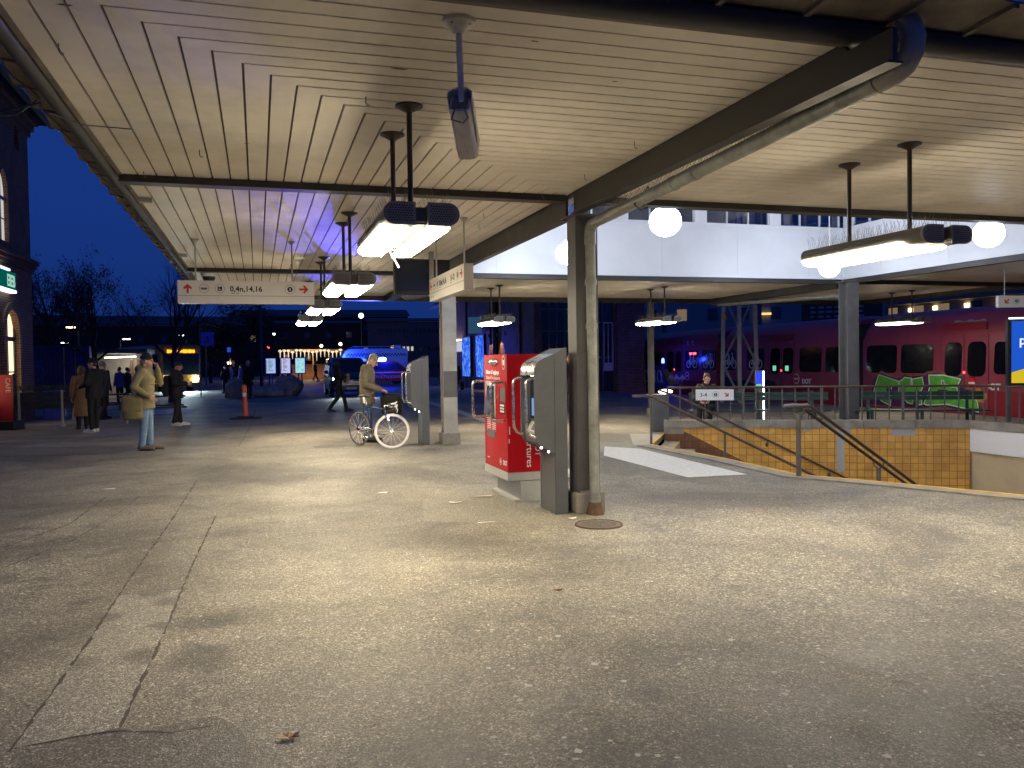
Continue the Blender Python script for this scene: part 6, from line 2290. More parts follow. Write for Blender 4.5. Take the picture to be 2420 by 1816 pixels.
person('person in dark clothes near the bus headlight, left of the boulders', (-1.85, 52, 0), R(160), 1.62, None, 'cloth_k', 'cloth_k', 'shoe_k', 'hair_b', None, vox=.024)
person('white haired man in dark jacket and grey trousers hidden behind the near column', (4.30, 10.95, 0), R(70), 1.78, dict(head=(0, .04, 1.63)), 'cloth_n', 'cloth_g', 'shoe_w', 'hair_w', None, hem=.86, vox=.013)

sp = bp + AX * .98 + NX * .24
person('seated person in black on the green bench, leaning forward', (sp.x, sp.y, 0), R(140), 1.75,
       dict(pel=(0, .0, .53), waist=(0, .03, .66), chest=(0, .10, .86), neck=(0, .16, 1.03), head=(-.02, .22, 1.16), hipL=(-.09, .0, .51), hipR=(.09, .0, .51), kneeL=(-.11, .44, .52), kneeR=(.11, .44, .50),
            ankL=(-.10, .40, .085), ankR=(.12, .52, .085), toeL=(-.11, .56, .035), toeR=(.13, .68, .035), shL=(-.18, .13, .98), shR=(.18, .13, .98), elL=(-.25, .20, .74), elR=(.25, .20, .74), wrL=(-.12, .42, .66), wrR=(.10, .42, .66)),
       'cloth_k', 'cloth_k', 'shoe_k', 'hair_b', None, vox=.014, nod=.2, look=R(20), sit=True, longhair=False)

# ================================================================== BICYCLE
wc = Vector((2.125, 16.249, 0))
head_ = Vector((.5, -.866, 0))
bike = thing('bicycle', 'blue road bicycle with white rims and white handlebar hoods', 'bicycle', wc, math.atan2(head_.y, head_.x))
RW = .335
def wheel(name, Mx, tyre, rimm, deep):
    q = MB(Mx)
    q.tube([((RW - .012) * math.cos(2 * PI * k / 56), 0, (RW - .012) * math.sin(2 * PI * k / 56)) for k in range(56)], .0125, 10, closed=True)
    w = q.build(name, tyre, bike)
    q = MB(Mx)
    n = 56
    for sd in (-1, 1):
        pass
    prof_ = [(RW - .020, .010), (RW - .020, -.010), (RW - .030, -.012), (RW - deep, -.006), (RW - deep, .006), (RW - .030, .012)]
    m_ = len(prof_)
    vs = [(r_ * math.cos(2 * PI * k / n), y_, r_ * math.sin(2 * PI * k / n)) for k in range(n) for r_, y_ in prof_]
    fs = [(k * m_ + j, k * m_ + (j + 1) % m_, ((k + 1) % n) * m_ + (j + 1) % m_, ((k + 1) % n) * m_ + j) for k in range(n) for j in range(m_)]
    q.add(vs, fs)
    q.build('rim', rimm, w)
    q = MB(Mx)
    for k in range(16):
        a = 2 * PI * k / 16
        sd = 1 if k % 2 else -1
        a2 = a + (.5 if (k // 2) % 2 else -.5)
        q.tube([(.022 * math.cos(a2), sd * .028, .022 * math.sin(a2)), ((RW - deep + .003) * math.cos(a), 0, (RW - deep + .003) * math.sin(a))], .0026, 5)
    q.build('spokes', 'rim_w', w)
    q = MB(Mx)
    q.tube([(0, -.045, 0), (0, .045, 0)], .013, 10)
    q.tube([(0, -.03, 0), (0, -.024, 0)], .024, 12)
    q.tube([(0, .024, 0), (0, .03, 0)], .024, 12)
    q.build('hub', 'chrome', w)
    return w
rear = Vector((-.47, 0, RW))
wheel('wheel', Matrix.Translation(rear), 'tyre_t', 'chrome', .038)
BB, ST_, HB, HT = Vector((-.05, 0, .275)), Vector((-.215, 0, .80)), Vector((.385, 0, .625)), Vector((.35, 0, .765))
q = MB()
q.tube([BB, ST_], .0155, 12)
q.tube([ST_ + Vector((.005, 0, -.03)), HT + Vector((0, 0, -.02))], .014, 12)
q.tube([BB, HB + Vector((0, 0, .02))], .0165, 12)
q.tube([HB, HT], .019, 12)
for sd in (-1, 1):
    q.tube([BB + Vector((0, sd * .03, 0)), rear + Vector((0, sd * .06, 0))], .009, 8)
    q.tube([ST_ + Vector((0, sd * .015, -.05)), rear + Vector((0, sd * .06, 0))], .0075, 8)
q.tube([BB + Vector((0, -.036, 0)), BB + Vector((0, .036, 0))], .021, 12)
q.build('frame', 'bike_blue', bike)
q = MB()
q.tube([ST_ + Vector((-.002, 0, .0)), ST_ + Vector((-.048, 0, .155))], .0135, 12)
sp_ = q.build('seat_post', 'chrome', bike)
q = MB()
c_ = ST_ + Vector((-.055, 0, .18))
q.ell(c_ + Vector((-.09, 0, .0)), (.075, .066, .022), 0, 14, 8)
q.capsule([c_ + Vector((-.06, 0, .004)), c_ + Vector((.15, 0, -.004))], [.034, .016], 10)
so_ = blob('saddle', q, 'black', bike, .008, 3)
q = MB()
for sd in (-1, 1):
    q.tube([c_ + Vector((-.11, sd * .02, -.02)), c_ + Vector((0, sd * .02, -.03)), c_ + Vector((.12, sd * .012, -.012))], .0035, 6)
q.build('saddle_rail', 'chrome', so_)
q = MB()
q.capsule([ST_ + Vector((-.028, -.03, .06)), ST_ + Vector((-.045, -.03, .15))], [.018, .020], 8)
q.build('white_light', 'hood', sp_)
# crankset, pedals, chain
q = MB()
y_ = -.045
ring_pts = [(BB.x + .09 * math.cos(2 * PI * k / 40), y_, BB.z + .09 * math.sin(2 * PI * k / 40)) for k in range(40)]
q.tube(ring_pts, .006, 6, closed=True)
q.tube([(BB.x + .07 * math.cos(2 * PI * k / 40), y_ + .006, BB.z + .07 * math.sin(2 * PI * k / 40)) for k in range(40)], .006, 6, closed=True)
for k in range(5):
    a = 2 * PI * k / 5
    q.bar((BB.x, y_, BB.z), (BB.x + .085 * math.cos(a), y_, BB.z + .085 * math.sin(a)), .014, .006)
q.tube([BB + Vector((0, -.06, 0)), BB + Vector((0, .06, 0))], .012, 10)
ca = Vector((-.168, 0, .032))
q.bar(BB + Vector((0, -.06, 0)), BB + Vector((0, -.066, 0)) + ca, .024, .012)
q.bar(BB + Vector((0, .06, 0)), BB + Vector((0, .066, 0)) - ca, .024, .012)
cr = q.build('crankset', 'chrome', bike)
for sg in (-1, 1):
    q = MB()
    p = BB + Vector((0, sg * .066, 0)) + ca * (-sg)
    q.box((p.x, p.y + sg * .045, p.z), (.09, .08, .016))
    q.tube([p, p + Vector((0, sg * .08, 0))], .007, 8)
    q.build('pedal', 'chrome' if sg < 0 else 'black', cr)
q = MB()
rc = rear + Vector((0, -.045, 0))
ch = [(BB.x, y_ - .0, BB.z + .09), (rc.x, rc.y, rc.z + .03)]
q.tube(ch, .004, 5)
q.tube([(BB.x, y_, BB.z - .09), (rc.x + .03, rc.y, rc.z - .14), (rc.x + .05, rc.y, rc.z - .09), (rc.x + .02, rc.y, rc.z - .03)], .004, 5)
for k in range(6):
    q.tube([(rc.x, rc.y + .003 + k * .004, rc.z), (rc.x, rc.y + .005 + k * .004, rc.z)], .028 + k * .004, 14)
q.bar((rc.x + .02, rc.y - .01, rc.z - .03), (rc.x + .045, rc.y - .01, rc.z - .13), .03, .012)
q.build('drivetrain', 'chrome', bike)
# turned front assembly
ax0 = HB
axd = (HT - HB).normalized()
Ms = Matrix.Translation(ax0) @ Matrix.Rotation(R(50), 4, axd) @ Matrix.Translation(-ax0)
hubf = Vector((.525, 0, RW))
pl_ = Ms @ hubf
dz = RW - pl_.z
Ms2 = Ms
wheel('wheel', Ms2 @ Matrix.Translation(hubf + Vector((0, 0, 0))), 'tyre_w', 'rim_w', .050)
q = MB(Ms2)
q.tube([HB + Vector((0, 0, .0)), HB + Vector((.008, 0, -.03))], .021, 12)
for sd in (-1, 1):
    q.tube([HB + Vector((.006, sd * .018, -.02)), HB + Vector((.02, sd * .045, -.05)), HB + Vector((.055, sd * .05, -.17)), hubf + Vector((-.005, sd * .048, 0))], [.012, .012, .011, .008], 8)
q.build('fork', 'chrome', bike)
q = MB(Ms2)
q.bar(HB + Vector((.03, 0, .03)), HB + Vector((.05, 0, -.10)), .05, .02)
q.tube([HB + Vector((.04, -.035, -.03)), HB + Vector((.05, -.035, -.09))], .01, 6)
q.tube([HB + Vector((.04, .035, -.03)), HB + Vector((.05, .035, -.09))], .01, 6)
q.build('front_brake', 'chrome', bike)
q = MB(Ms2)
sb = HT + axd * .05
bc = sb + Vector((.10, 0, .005))
q.tube([HT, sb], .016, 10)
q.tube([sb, bc], .014, 10)
st_o = q.build('stem', 'chrome', bike)
q = MB(Ms2)
for sd in (-1, 1):
    q.tube([bc, bc + Vector((0, sd * .17, 0)), bc + Vector((.03, sd * .205, .0)), bc + Vector((.085, sd * .21, -.012)), bc + Vector((.10, sd * .212, -.06)), bc + Vector((.075, sd * .214, -.115)), bc + Vector((.02, sd * .215, -.135)), bc + Vector((-.05, sd * .215, -.135))], .0135, 10)
hb = q.build('handlebar', 'black', bike)
for sd in (-1, 1):
    q = MB(Ms2)
    q.capsule([bc + Vector((.05, sd * .21, .005)), bc + Vector((.115, sd * .212, .02)), bc + Vector((.14, sd * .212, .05))], [.018, .018, .013], 8)
    q.tube([bc + Vector((.12, sd * .212, .01)), bc + Vector((.155, sd * .214, -.04)), bc + Vector((.14, sd * .216, -.10))], [.010, .009, .007], 6)
    q.build('brake_hood', 'hood', hb)
    q = MB(Ms2)
    q.tube([bc + Vector((0, sd * .05, 0)), bc + Vector((0, sd * .165, 0)), bc + Vector((.03, sd * .2, 0))], .0155, 10)
    q.build('bar_tape', 'hood', hb)
q = MB(Ms2)
q.tube([bc + Vector((.03, .19, .01)), bc + Vector((.10, .10, .06)), bc + Vector((.06, .0, -.02)), HB + Vector((.04, 0, .0))], .003, 5)
q.tube([bc + Vector((.03, -.19, .01)), bc + Vector((.11, -.10, .05)), bc + Vector((.05, -.02, -.05)), HB + Vector((.0, -.02, .0))], .003, 5)
q.build('brake_cable', 'black', hb)

# ================================================================== BOLLARD, BOULDERS, LITTER
t = thing('traffic_post', 'orange flexible traffic post with a pale band on a black rubber foot', 'traffic post', (-.39, 26.5, 0))
q = MB()
q.loft([((0, 0, .05), .075, .075), ((0, 0, .55), .066, .066), ((-.02, 0, 1.0), .062, .062), ((-.02, 0, 1.03), .05, .05)], 16)
q.build('post', 'orange', t)
q = MB()
q.loft([((-.012, 0, .68), .068, .068), ((-.015, 0, .80), .067, .067)], 16)
q.build('band', 'reflective', t)
q = MB()
q.box((0, 0, .025), (.95, .42, .05))
q.box((0, 0, .06), (.5, .30, .05))
q.build('foot', 'black', t, bevel=.02)

def boulder(label, x, y, r, mat, seed):
    random.seed(seed)
    t = MB()
    t.ell((0, 0, 0), (1, 1, 1), 0, 40, 24)
    from mathutils import noise
    for v in t.v:
        n = noise.noise(v * 1.1 + Vector((seed, 0, 0))) * .35 + noise.noise(v * 2.7 + Vector((0, seed, 0))) * .13 + noise.noise(v * 7 + Vector((0, seed, 3))) * .03
        k = 1 + n
        v.x, v.y, v.z = v.x * r[0] * k, v.y * r[1] * k, max(v.z * k, -.55) * r[2] + .52 * r[2]
    o = t.build('boulder', mat, smooth=50)
    o.location = (x, y, 0)
    tag(o, label, 'boulder', 'granite boulders on the square')
    return o
boulder('reddish round boulder left of the white haired person', -1.0, 44.6, (.62, .6, .62), 'stone_r', 4)
boulder('low flat grey boulder in the middle of the group', .50, 44.0, (.80, .7, .40), 'stone', 11)
boulder('tall rounded brown boulder at the right of the group', 1.42, 45.0, (.80, .8, .66), 'stone_r', 23)

def scrap(label, x, y, pts, z=.012, mat='paper', name='paper_scrap', cat='litter'):
    q = MB()
    P = [(a, b, .004 + .012 * random.random()) for a, b in pts]
    q.add(P, [tuple(range(len(P)))])
    o = q.build(name, mat, smooth=0)
    so = o.modifiers.new('t', 'SOLIDIFY')
    so.thickness = .0015
    o.location = (x, y, .007)
    return tag(o, label, cat, 'paper litter on the ground')
scrap('narrow white paper strip left of the ticket machine foot', 2.54, 9.62, [(-.11, -.03), (.10, -.04), (.12, .01), (-.09, .035)])
scrap('crumpled white scrap left of the red ticket machine', 2.14, 9.33, [(-.08, 0), (-.03, -.05), (.05, -.03), (.08, .02), (0, .01), (-.05, .05)])
scrap('white paper strip in front of the ticket machine', 2.16, 8.06, [(-.09, -.02), (.08, -.035), (.09, .005), (-.08, .025)])
scrap('white crumpled tissue beside the near column base', 3.04, 7.93, [(-.05, .0), (-.02, -.05), (.03, -.03), (.06, .04), (.02, .03), (-.01, .05)])
scrap('pale scrap of paper on the left, beyond the asphalt strip', -1.91, 12.03, [(-.08, -.02), (.06, -.04), (.08, .03), (-.05, .03)])
scrap('pale scrap of paper in the middle of the walkway', 1.44, 10.34, [(-.06, -.02), (.05, -.04), (.07, .02), (-.03, .04)])
scrap('white strip beside the front bicycle wheel', 2.75, 16.5, [(-.16, -.02), (.15, -.05), (.17, .0), (-.13, .04)])
q = MB()
pts = []
for k in range(22):
    a = 2 * PI * k / 22
    rr = .027 * (1.0 if k % 2 else .72) * (1.5 - .5 * abs(math.sin(a)))
    pts.append((rr * math.cos(a) * 1.5, rr * math.sin(a), .012 + .012 * math.sin(k * 1.7) * (k % 2)))
b_ = len(pts)
q.add(pts + [(0, 0, .006)], [(k, (k + 1) % b_, b_) for k in range(b_)])
q.tube([(.04, 0, .008), (.075, .006, .004)], .0016, 5)
o = q.build('dry_leaf', 'leaf', smooth=0)
o.location = (.09, 3.70, .004)
tag(o, 'single dry orange oak leaf in the foreground', 'leaf')
q = MB()
q.tube([(0, 0, 0), (.015, .015, .006), (.035, .012, .003), (.05, .03, .005)], .0016, 5)
q.tube([(.02, .013, .005), (.028, -.006, .003)], .0013, 5)
o = q.build('twig', 'timber')
o.location = (.42, 3.68, .006)
tag(o, 'short thin twig lying right of the orange leaf', 'twig')
q = MB()
q.ell((0, 0, 0), (.028, .012, .007), 0, 10, 6)
q.ell((-.028, .008, 0), (.018, .007, .005), 0, 8, 6)
o = q.build('dead_leaf', 'timber')
o.location = (2.0, 5.5, .01)
tag(o, 'small brown dead leaf in the middle of the foreground asphalt', 'leaf')

t = thing('manhole_cover', 'round rusty manhole cover in front of the near column', 'manhole cover', (3.18, 7.58, 0))
q = MB()
q.loft([((0, 0, .001), .215, .215), ((0, 0, .009), .215, .215)], 40)
q.build('lid', 'manhole', t)
q = MB()
for i in range(-5, 6):
    for j in range(-5, 6):
        x, y = i * .034, j * .034
        if math.hypot(x, y) < .18:
            q.box((x, y, .0105), (.018, .018, .004), R(45))
q.build('studs', 'manhole', t, smooth=0)
q = MB()
q.tube([(.228 * math.cos(R(9 * k)), .228 * math.sin(R(9 * k)), .004) for k in range(40)], .010, 6, closed=True)
q.build('rim', 'rust', t)

# ================================================================== VEHICLES
t = thing('van', 'black van with lit headlights facing the viewer', 'van', (4.40, 44.2, 0))
def carbody(mb, secs, n=None):
    """secs: (y, [(x,z)...]) stacked cross-sections along y"""
    k = len(secs[0][1])
    vs = [(x, y, z) for y, P in secs for x, z in P]
    fs = [(i * k + j, i * k + (j + 1) % k, (i + 1) * k + (j + 1) % k, (i + 1) * k + j) for i in range(len(secs) - 1) for j in range(k)]
    fs += [tuple(range(k)), tuple((len(secs) - 1) * k + j for j in reversed(range(k)))]
    return mb.add(vs, fs)
def vs_(w, zb, zm, zt, wt):
    return [(-w * .92, zb), (w * .92, zb), (w, zb + .15), (w, zm), (wt, zt - .08), (wt * .9, zt), (-wt * .9, zt), (-wt, zt - .08), (-w, zm), (-w, zb + .15)]
q = MB()
carbody(q, [(-2.5, vs_(.86, .30, .72, .86, .80)), (-2.35, vs_(.95, .24, .86, 1.02, .86)), (-1.65, vs_(.98, .22, 1.02, 1.18, .88)), (-.75, vs_(.99, .22, 1.08, 1.90, .80)), (.2, vs_(.99, .22, 1.08, 1.96, .82)), (2.3, vs_(.98, .24, 1.08, 1.94, .82)), (2.55, vs_(.94, .3, 1.05, 1.85, .78))])
q.build('body', 'car_k', t, bevel=.02)
q = MB()
q.prism([(-.80, -1.58, 1.22), (.80, -1.58, 1.22), (.72, -.86, 1.84), (-.72, -.86, 1.84)], (0, -.012, .012))
q.build('windscreen', 'car_glass', t, smooth=0)
for sd in (-1, 1):
    q = MB()
    q.prism([(sd * .975, -1.2, 1.15), (sd * .975, 2.1, 1.15), (sd * .87, 2.05, 1.70), (sd * .87, -.8, 1.70)], (sd * .012, 0, .004))
    q.build('side_window', 'car_glass', t, smooth=0)
    q = MB()
    q.prism([(sd * .55, -2.45, .78), (sd * .90, -2.38, .80), (sd * .88, -2.36, .93), (sd * .52, -2.42, .89)], (0, -.03, 0))
    q.build('headlight', 'headlight', t, smooth=0)
    q = MB()
    q.prism([(sd * .62, -2.52, .38), (sd * .88, -2.46, .40), (sd * .86, -2.46, .48), (sd * .62, -2.52, .46)], (0, -.02, 0))
    q.build('fog_light', 'chrome', t, smooth=0)
    q = MB()
    q.ell((sd * 1.10, -1.15, 1.22), (.11, .07, .10), 0, 12, 8)
    q.build('mirror', 'car_k', t)
    for y in (-1.55, 1.6):
        q = MB()
        q.tube([(sd * .80, y, .34), (sd * .99, y, .34)], .34, 24)
        w = q.build('wheel', 'tyre', t)
        q = MB()
        q.tube([(sd * .98, y, .34), (sd * 1.0, y, .34)], .22, 20)
        q.build('rim', 'chrome', w)
q = MB()
for k in range(3):
    q.box((0, -2.50, .60 + k * .075), (.95, .03, .025))
q.build('grille', 'chrome', t, smooth=0)
q = MB()
ring(q, lambda a, b: Vector((a, -2.525, b)), (0, -1, 0), 0, .70, .11, .02, .01)
for a in (90, 210, 330):
    q.bar((0, -2.53, .70), (.11 * math.cos(R(a)), -2.53, .70 + .11 * math.sin(R(a))), .018, .018)
q.build('emblem', 'chrome', t, smooth=0)
q = MB()
q.box((0, -2.52, .42), (.52, .02, .11))
q.build('number_plate', 'reflective', t, smooth=0)
for sd in (-1, 1):
    ld = bpy.data.lights.new('headlight_beam', 'SPOT')
    ld.energy = 70
    ld.color = (.85, 1, .97)
    ld.spot_size = R(70)
    ld.spot_blend = .8
    ld.shadow_soft_size = .08
    lo_ = bpy.data.objects.new('headlight_beam', ld)
    COL.objects.link(lo_)
    lo_.location = (4.40 + sd * .72, 44.2 - 2.56, .85)
    lo_.rotation_euler = (R(82), 0, R(180))

# ambulance behind
t = thing('emergency_vehicle', 'tall blue lit emergency van with a check band and a roof rack', 'emergency vehicle', (8.3, 65, 0))
q = MB()
def sidep(P, y0, y1): q.prism([(x, y0, z) for x, z in P], (0, y1 - y0, 0))
sidep([(-2.7, .35), (2.75, .35), (2.8, .6), (2.8, 2.68), (2.7, 2.76), (-1.55, 2.76), (-1.95, 2.62), (-2.55, 1.55), (-3.2, 1.25), (-3.25, .5), (-3.1, .35)], -1.0, 1.0)
q.build('body', 'veh_w', t, bevel=.03)
q = MB()
for k in range(40):
    for j in range(2):
        if (k + j) % 2 == 0:
            x0 = -1.9 + k * .118
            if x0 + .118 > 2.78: continue
            q.b2((x0, -1.006, 2.17 + j * .115), (x0 + .118, -1.0005, 2.285 + j * .115))
q.build('check_band', 'check', t, smooth=0)
q = MB()
q.b2((-3.2, -1.006, .45), (2.79, -1.0005, 1.05))
q.build('red_band', 'fire_red', t, smooth=0)
q = MB()
for x0, x1 in ((-2.2, -1.2), (-1.0, .6)):
    q.prism([(x0 + .25 if x0 < -2 else x0, -1.004, 1.55), (x1, -1.004, 1.55), (x1, -1.004, 2.10), (x0 + .45 if x0 < -2 else x0, -1.004, 2.10)], (0, .003, 0))
q.build('side_window', 'car_glass', t, smooth=0)
q = MB()
for y in (-.8, .8):
    q.tube([(-1.6, y, 2.80), (-1.3, y, 2.93), (2.6, y, 2.93), (2.75, y, 2.80)], .03, 6)
for x in (-1.2, -.2, .8, 1.8, 2.5):
    q.tube([(x, -.8, 2.78), (x, -.8, 2.93), (x, .8, 2.93)], .025, 6)
q.build('roof_rack', 'steel_l', t)
q = MB()
q.b2((1.75, -.9, 2.77), (2.3, .9, 3.02))
q.build('roof_box', 'veh_w', t, bevel=.03)
for x in (-2.2, 1.9):
    q = MB()
    q.tube([(x, -1.02, .38), (x, -.8, .38)], .38, 20)
    q.build('wheel', 'tyre', t)

# red command car in front of it
t = thing('command_car', 'red emergency car with a glowing blue beacon in front of the tall emergency van', 'car', (8.55, 58.5, 0))
q = MB()
sidep([(-2.4, .40), (2.4, .40), (2.45, .85), (2.35, 1.02), (1.45, 1.14), (.75, 1.70), (.45, 1.78), (-1.95, 1.78), (-2.30, 1.60), (-2.45, 1.05)], -.92, .92)
q.build('body', 'fire_red', t, bevel=.05)
q = MB()
q.prism([(-2.1, -.925, 1.15), (1.25, -.925, 1.15), (.62, -.925, 1.66), (-1.9, -.925, 1.66)], (0, .004, 0))
q.build('side_window', 'car_glass', t, smooth=0)
q = MB()
for k in range(36):
    x0 = -2.35 + k * .13
    q.prism([(x0, -.927, .98), (x0 + .065, -.927, 1.06), (x0 + .13, -.927, .98), (x0 + .065, -.927, .93)], (0, .003, 0))
q.build('check_band', 'reflective', t, smooth=0)
text('lettering', 'INDSATSLEDER', .27, 'reflective', t, (-1.25, -.93, .60), (1, 0, 0), (0, 0, 1), 'LEFT', .002, 1.05, world=False, space=1.15)
q = MB()
for z in (.86,):
    q.b2((-.4, -.932, z), (-.2, -.922, z + .03)); q.b2((.9, -.932, z), (1.1, -.922, z + .03))
q.build('door_handle', 'chrome', t, smooth=0)
for x in (-1.5, 1.5):
    q = MB()
    q.tube([(x, -.95, .36), (x, -.7, .36)], .36, 22)
    w = q.build('wheel', 'tyre', t)
    q = MB()
    q.tube([(x, -.97, .36), (x, -.94, .36)], .22, 18)
    q.build('rim', 'chrome', w)
q = MB()
q.b2((-.55, -.6, 1.78), (-.05, .6, 1.84))
q.ell((-.2, -.45, 1.93), (.20, .16, .11), 0, 14, 8)
q.ell((-.2, .45, 1.93), (.20, .16, .11), 0, 14, 8)
q.build('beacon', 'beacon', t)
# the beacon's own light: a flashing beam that sweeps the canopy plus a glow on the square
def blue_point(x, y, z, w, r=.15):
    ld = bpy.data.lights.new('beacon_glow', 'POINT')
    ld.energy = w
    ld.color = (.01, .03, 1.0)
    ld.shadow_soft_size = r
    o = bpy.data.objects.new('beacon_glow', ld)
    COL.objects.link(o)
    o.location = (x, y, z)
def blue_beam(x, y, z, target, w, ang):
    ld = bpy.data.lights.new('beacon_beam', 'SPOT')
    ld.energy = w
    ld.color = (.08, .08, 1.0)
    ld.spot_size = R(ang)
    ld.spot_blend = .6
    ld.shadow_soft_size = .15
    o = bpy.data.objects.new('beacon_beam', ld)
    COL.objects.link(o)
    o.location = (x, y, z)
    o.rotation_euler = (Vector(target) - Vector((x, y, z))).to_track_quat('-Z', 'Y').to_euler()
blue_point(8.35, 57.2, 2.0, 120)
blue_point(6.2, 63.4, 2.2, 140)
blue_beam(8.35, 57.6, 2.05, (1.5, 17.0, 3.84), 190000, 2.5)
blue_beam(8.35, 57.6, 2.05, (16, 38, 2.0), 1100, 18)
blue_beam(8.35, 57.6, 2.05, (-7, 36, 1.6), 1100, 12)

t = thing('stand_in_beacon', 'blue light of a half hidden emergency vehicle, put on an added thin post by the brick building', 'lamp', (18.3, 35.6, 0))  # post is added, it carries the blue light of a half hidden vehicle
q = MB()
q.tube([(0, 0, 0), (0, 0, 1.45)], .03, 8)
q.build('post', 'black', t)
q = MB()
q.loft([((0, 0, 1.45), .07, .07), ((0, 0, 1.62), .065, .065), ((0, 0, 1.68), .03, .03)], 14)
q.build('lens', em('blue_lens', (.05, .10, 1.0), 6.0), t)
blue_point(18.3, 35.3, 1.6, 16, .1)  # added glow that tints the left end of the train
# bus
t = thing('bus', 'yellow bus with an amber destination display and glaring headlights', 'bus', (-4.9, 58, 0), R(22))
q = MB()
q.box((0, 5, 1.62), (2.5, 11, 2.7))
q.build('body', 'bus_y', t, bevel=.16, segs=3)
q = MB()
q.box((0, 5, 2.93), (2.3, 10.6, .22))
q.build('roof', 'bus_red', t, bevel=.06)
q = MB()
q.box((0, -.51, 1.75), (2.25, .04, 1.35))
q.build('windscreen', 'car_glass', t, smooth=0)
q = MB()
for k in range(14):
    w = random.uniform(.08, .13)
    q.box((-.82 + k * .125, -.545, 2.58), (w * .8, .02, random.choice((.15, .19, .22))))
q.build('destination_display', 'amber', t, smooth=0)
for sd in (-1, 1):
    q = MB()
    q.ell((sd * .9, -.54, .78), (.16, .05, .13), 0, 14, 8)
    q.build('headlight', 'headlight2', t)
    q = MB()
    q.box((sd * 1.255, 5, 1.95), (.02, 9.6, .95))
    q.build('side_window', 'car_glass', t, smooth=0)
    for y in (1.4, 8):
        q = MB()
        q.tube([(sd * 1.0, y, .45), (sd * 1.24, y, .45)], .45, 18)
        q.build('wheel', 'tyre', t)
q = MB()
q.box((0, -.53, .42), (2.3, .06, .25))
q.build('bumper', 'black', t, smooth=0)
ld = bpy.data.lights.new('bus_beam', 'SPOT')
ld.energy = 500
ld.color = (.75, .95, 1)
ld.spot_size = R(80)
ld.spot_blend = .9
lo_ = bpy.data.objects.new('bus_beam', ld)
COL.objects.link(lo_)
lo_.location = (-4.4, 57.2, .85)
lo_.rotation_euler = (R(84), 0, R(190))

# ================================================================== BACKGROUND LEFT AND CENTRE
t = thing('shipping_container', 'dark blue shipping container with pale emblem behind the board barrier', 'container', (-8.35, 41, 0), R(3))
q = MB()
q.box((0, 0, 1.3), (2.6, 2.4, 2.55))
for k in range(15):
    q.box((-1.2 + k * .17, -1.22, 1.3), (.07, .05, 2.35))
for x in (-1.27, 1.27):
    q.box((x, -1.2, 1.3), (.12, .14, 2.6))
q.build('box', 'container', t, smooth=0)
q = MB()
ring(q, lambda a, b: Vector((a, -1.255, b)), (0, -1, 0), -.72, 1.42, .30, .05, .01)
ring(q, lambda a, b: Vector((a, -1.255, b)), (0, -1, 0), -.78, 1.46, .09, .05, .01)
q.build('emblem', 'g_blue', t, smooth=0)
q = MB()
q.b2((-1.15, -1.262, 1.88), (-.45, -1.25, 1.93))
for k in range(5):
    q.b2((.58, -1.262, .85 + k * .32), (.66, -1.25, 1.05 + k * .32))
for k in range(3):
    q.b2((.92, -1.262, 1.25 + k * .30), (1.06, -1.25, 1.45 + k * .30))
q.build('stencil_marks', 'g_blue', t, smooth=0)
q = MB()
for x in (.35, .78):
    q.tube([(x, -1.27, .15), (x, -1.27, 2.5)], .02, 6)
q.build('locking_bar', 'steel_l', t)

t = thing('market_stall', 'flat roofed stall with a bright white inner wall behind the man in the olive parka', 'stall', (-6.9, 47, 0))
q = MB()
q.b2((-2.0, -1.5, 2.30), (1.6, 1.5, 2.52))
q.build('roof', 'steel_d', t, smooth=0, bevel=.02)
q = MB()
q.b2((-2.0, -1.53, 2.33), (1.6, -1.505, 2.37))
q.build('edge_strip', 'steel_l', t, smooth=0)
q = MB()
q.b2((-1.9, 1.3, 0), (1.5, 1.4, 2.29))
q.build('back_wall', 'wallpale', t, smooth=0)
q = MB()
for x in (-1.9, 1.5):
    q.b2((x - .05, -1.4, 0), (x + .05, -1.3, 2.29))
for x in (.5, .85, 1.15):
    q.b2((x - .06, 1.15, .2), (x + .06, 1.29, 2.0))
q.build('post', 'timber', t, smooth=0)
q = MB()
q.bar((-.4, -.9, 2.1), (.7, .9, 2.16), .16, .05)
q.build('tube_light', em('stall_tube', (1, .92, .78), 6.0), t, smooth=0)
q = MB()
q.b2((-1.8, -1.3, 0), (-.4, -.8, .95))
q.build('counter', 'timber', t, smooth=0)

def lamp(label, x, y, h, arm, col='warm', s=1.0, group='street lamps on the square'):
    t = thing('street_lamp', label, 'street lamp', (x, y, 0), 0, group)
    q = MB()
    q.tube([(0, 0, 0), (0, 0, h)], [.07 * s, .045 * s], 8)
    q.tube([(0, 0, h - .05), (arm, 0, h + .03)], .03 * s, 6)
    q.build('pole', 'steel', t)
    q = MB()
    q.box((arm, 0, h + .0), (.5 * s, .16 * s, .07 * s))
    q.build('lamp_head', col, t, smooth=0, bevel=.01)
    return t
lamp('street lamp with a bright head left of the bare tree', -7.38, 40, 3.36, -.30, 'warm', .7)
lamp('small street lamp above the blue container', -10.6, 55, 3.1, -.3, 'coldlamp', .8)
lamp('small street lamp right of the bare tree trunk', -7.9, 55, 3.3, .35, 'coldlamp', .8)
lamp('street lamp behind the green parka, left of the bus', -5.7, 75, 4.2, -.3, 'coldlamp', 1.0)
lamp('street lamp above the bus roof', -4.2, 75, 4.1, .4, 'warm', 1.0)
t = thing('lamp_mast', 'tall thin dark mast rising behind the long station sign', 'mast', (.25, 66, 0))
q = MB()
q.tube([(0, 0, 0), (0, 0, 13)], [.13, .09], 10)
q.build('pole', 'black', t)
q = MB()
q.b2((-.5, -.1, 12.9), (.5, .1, 13.05))
q.build('lamp_head', 'steel_d', t)
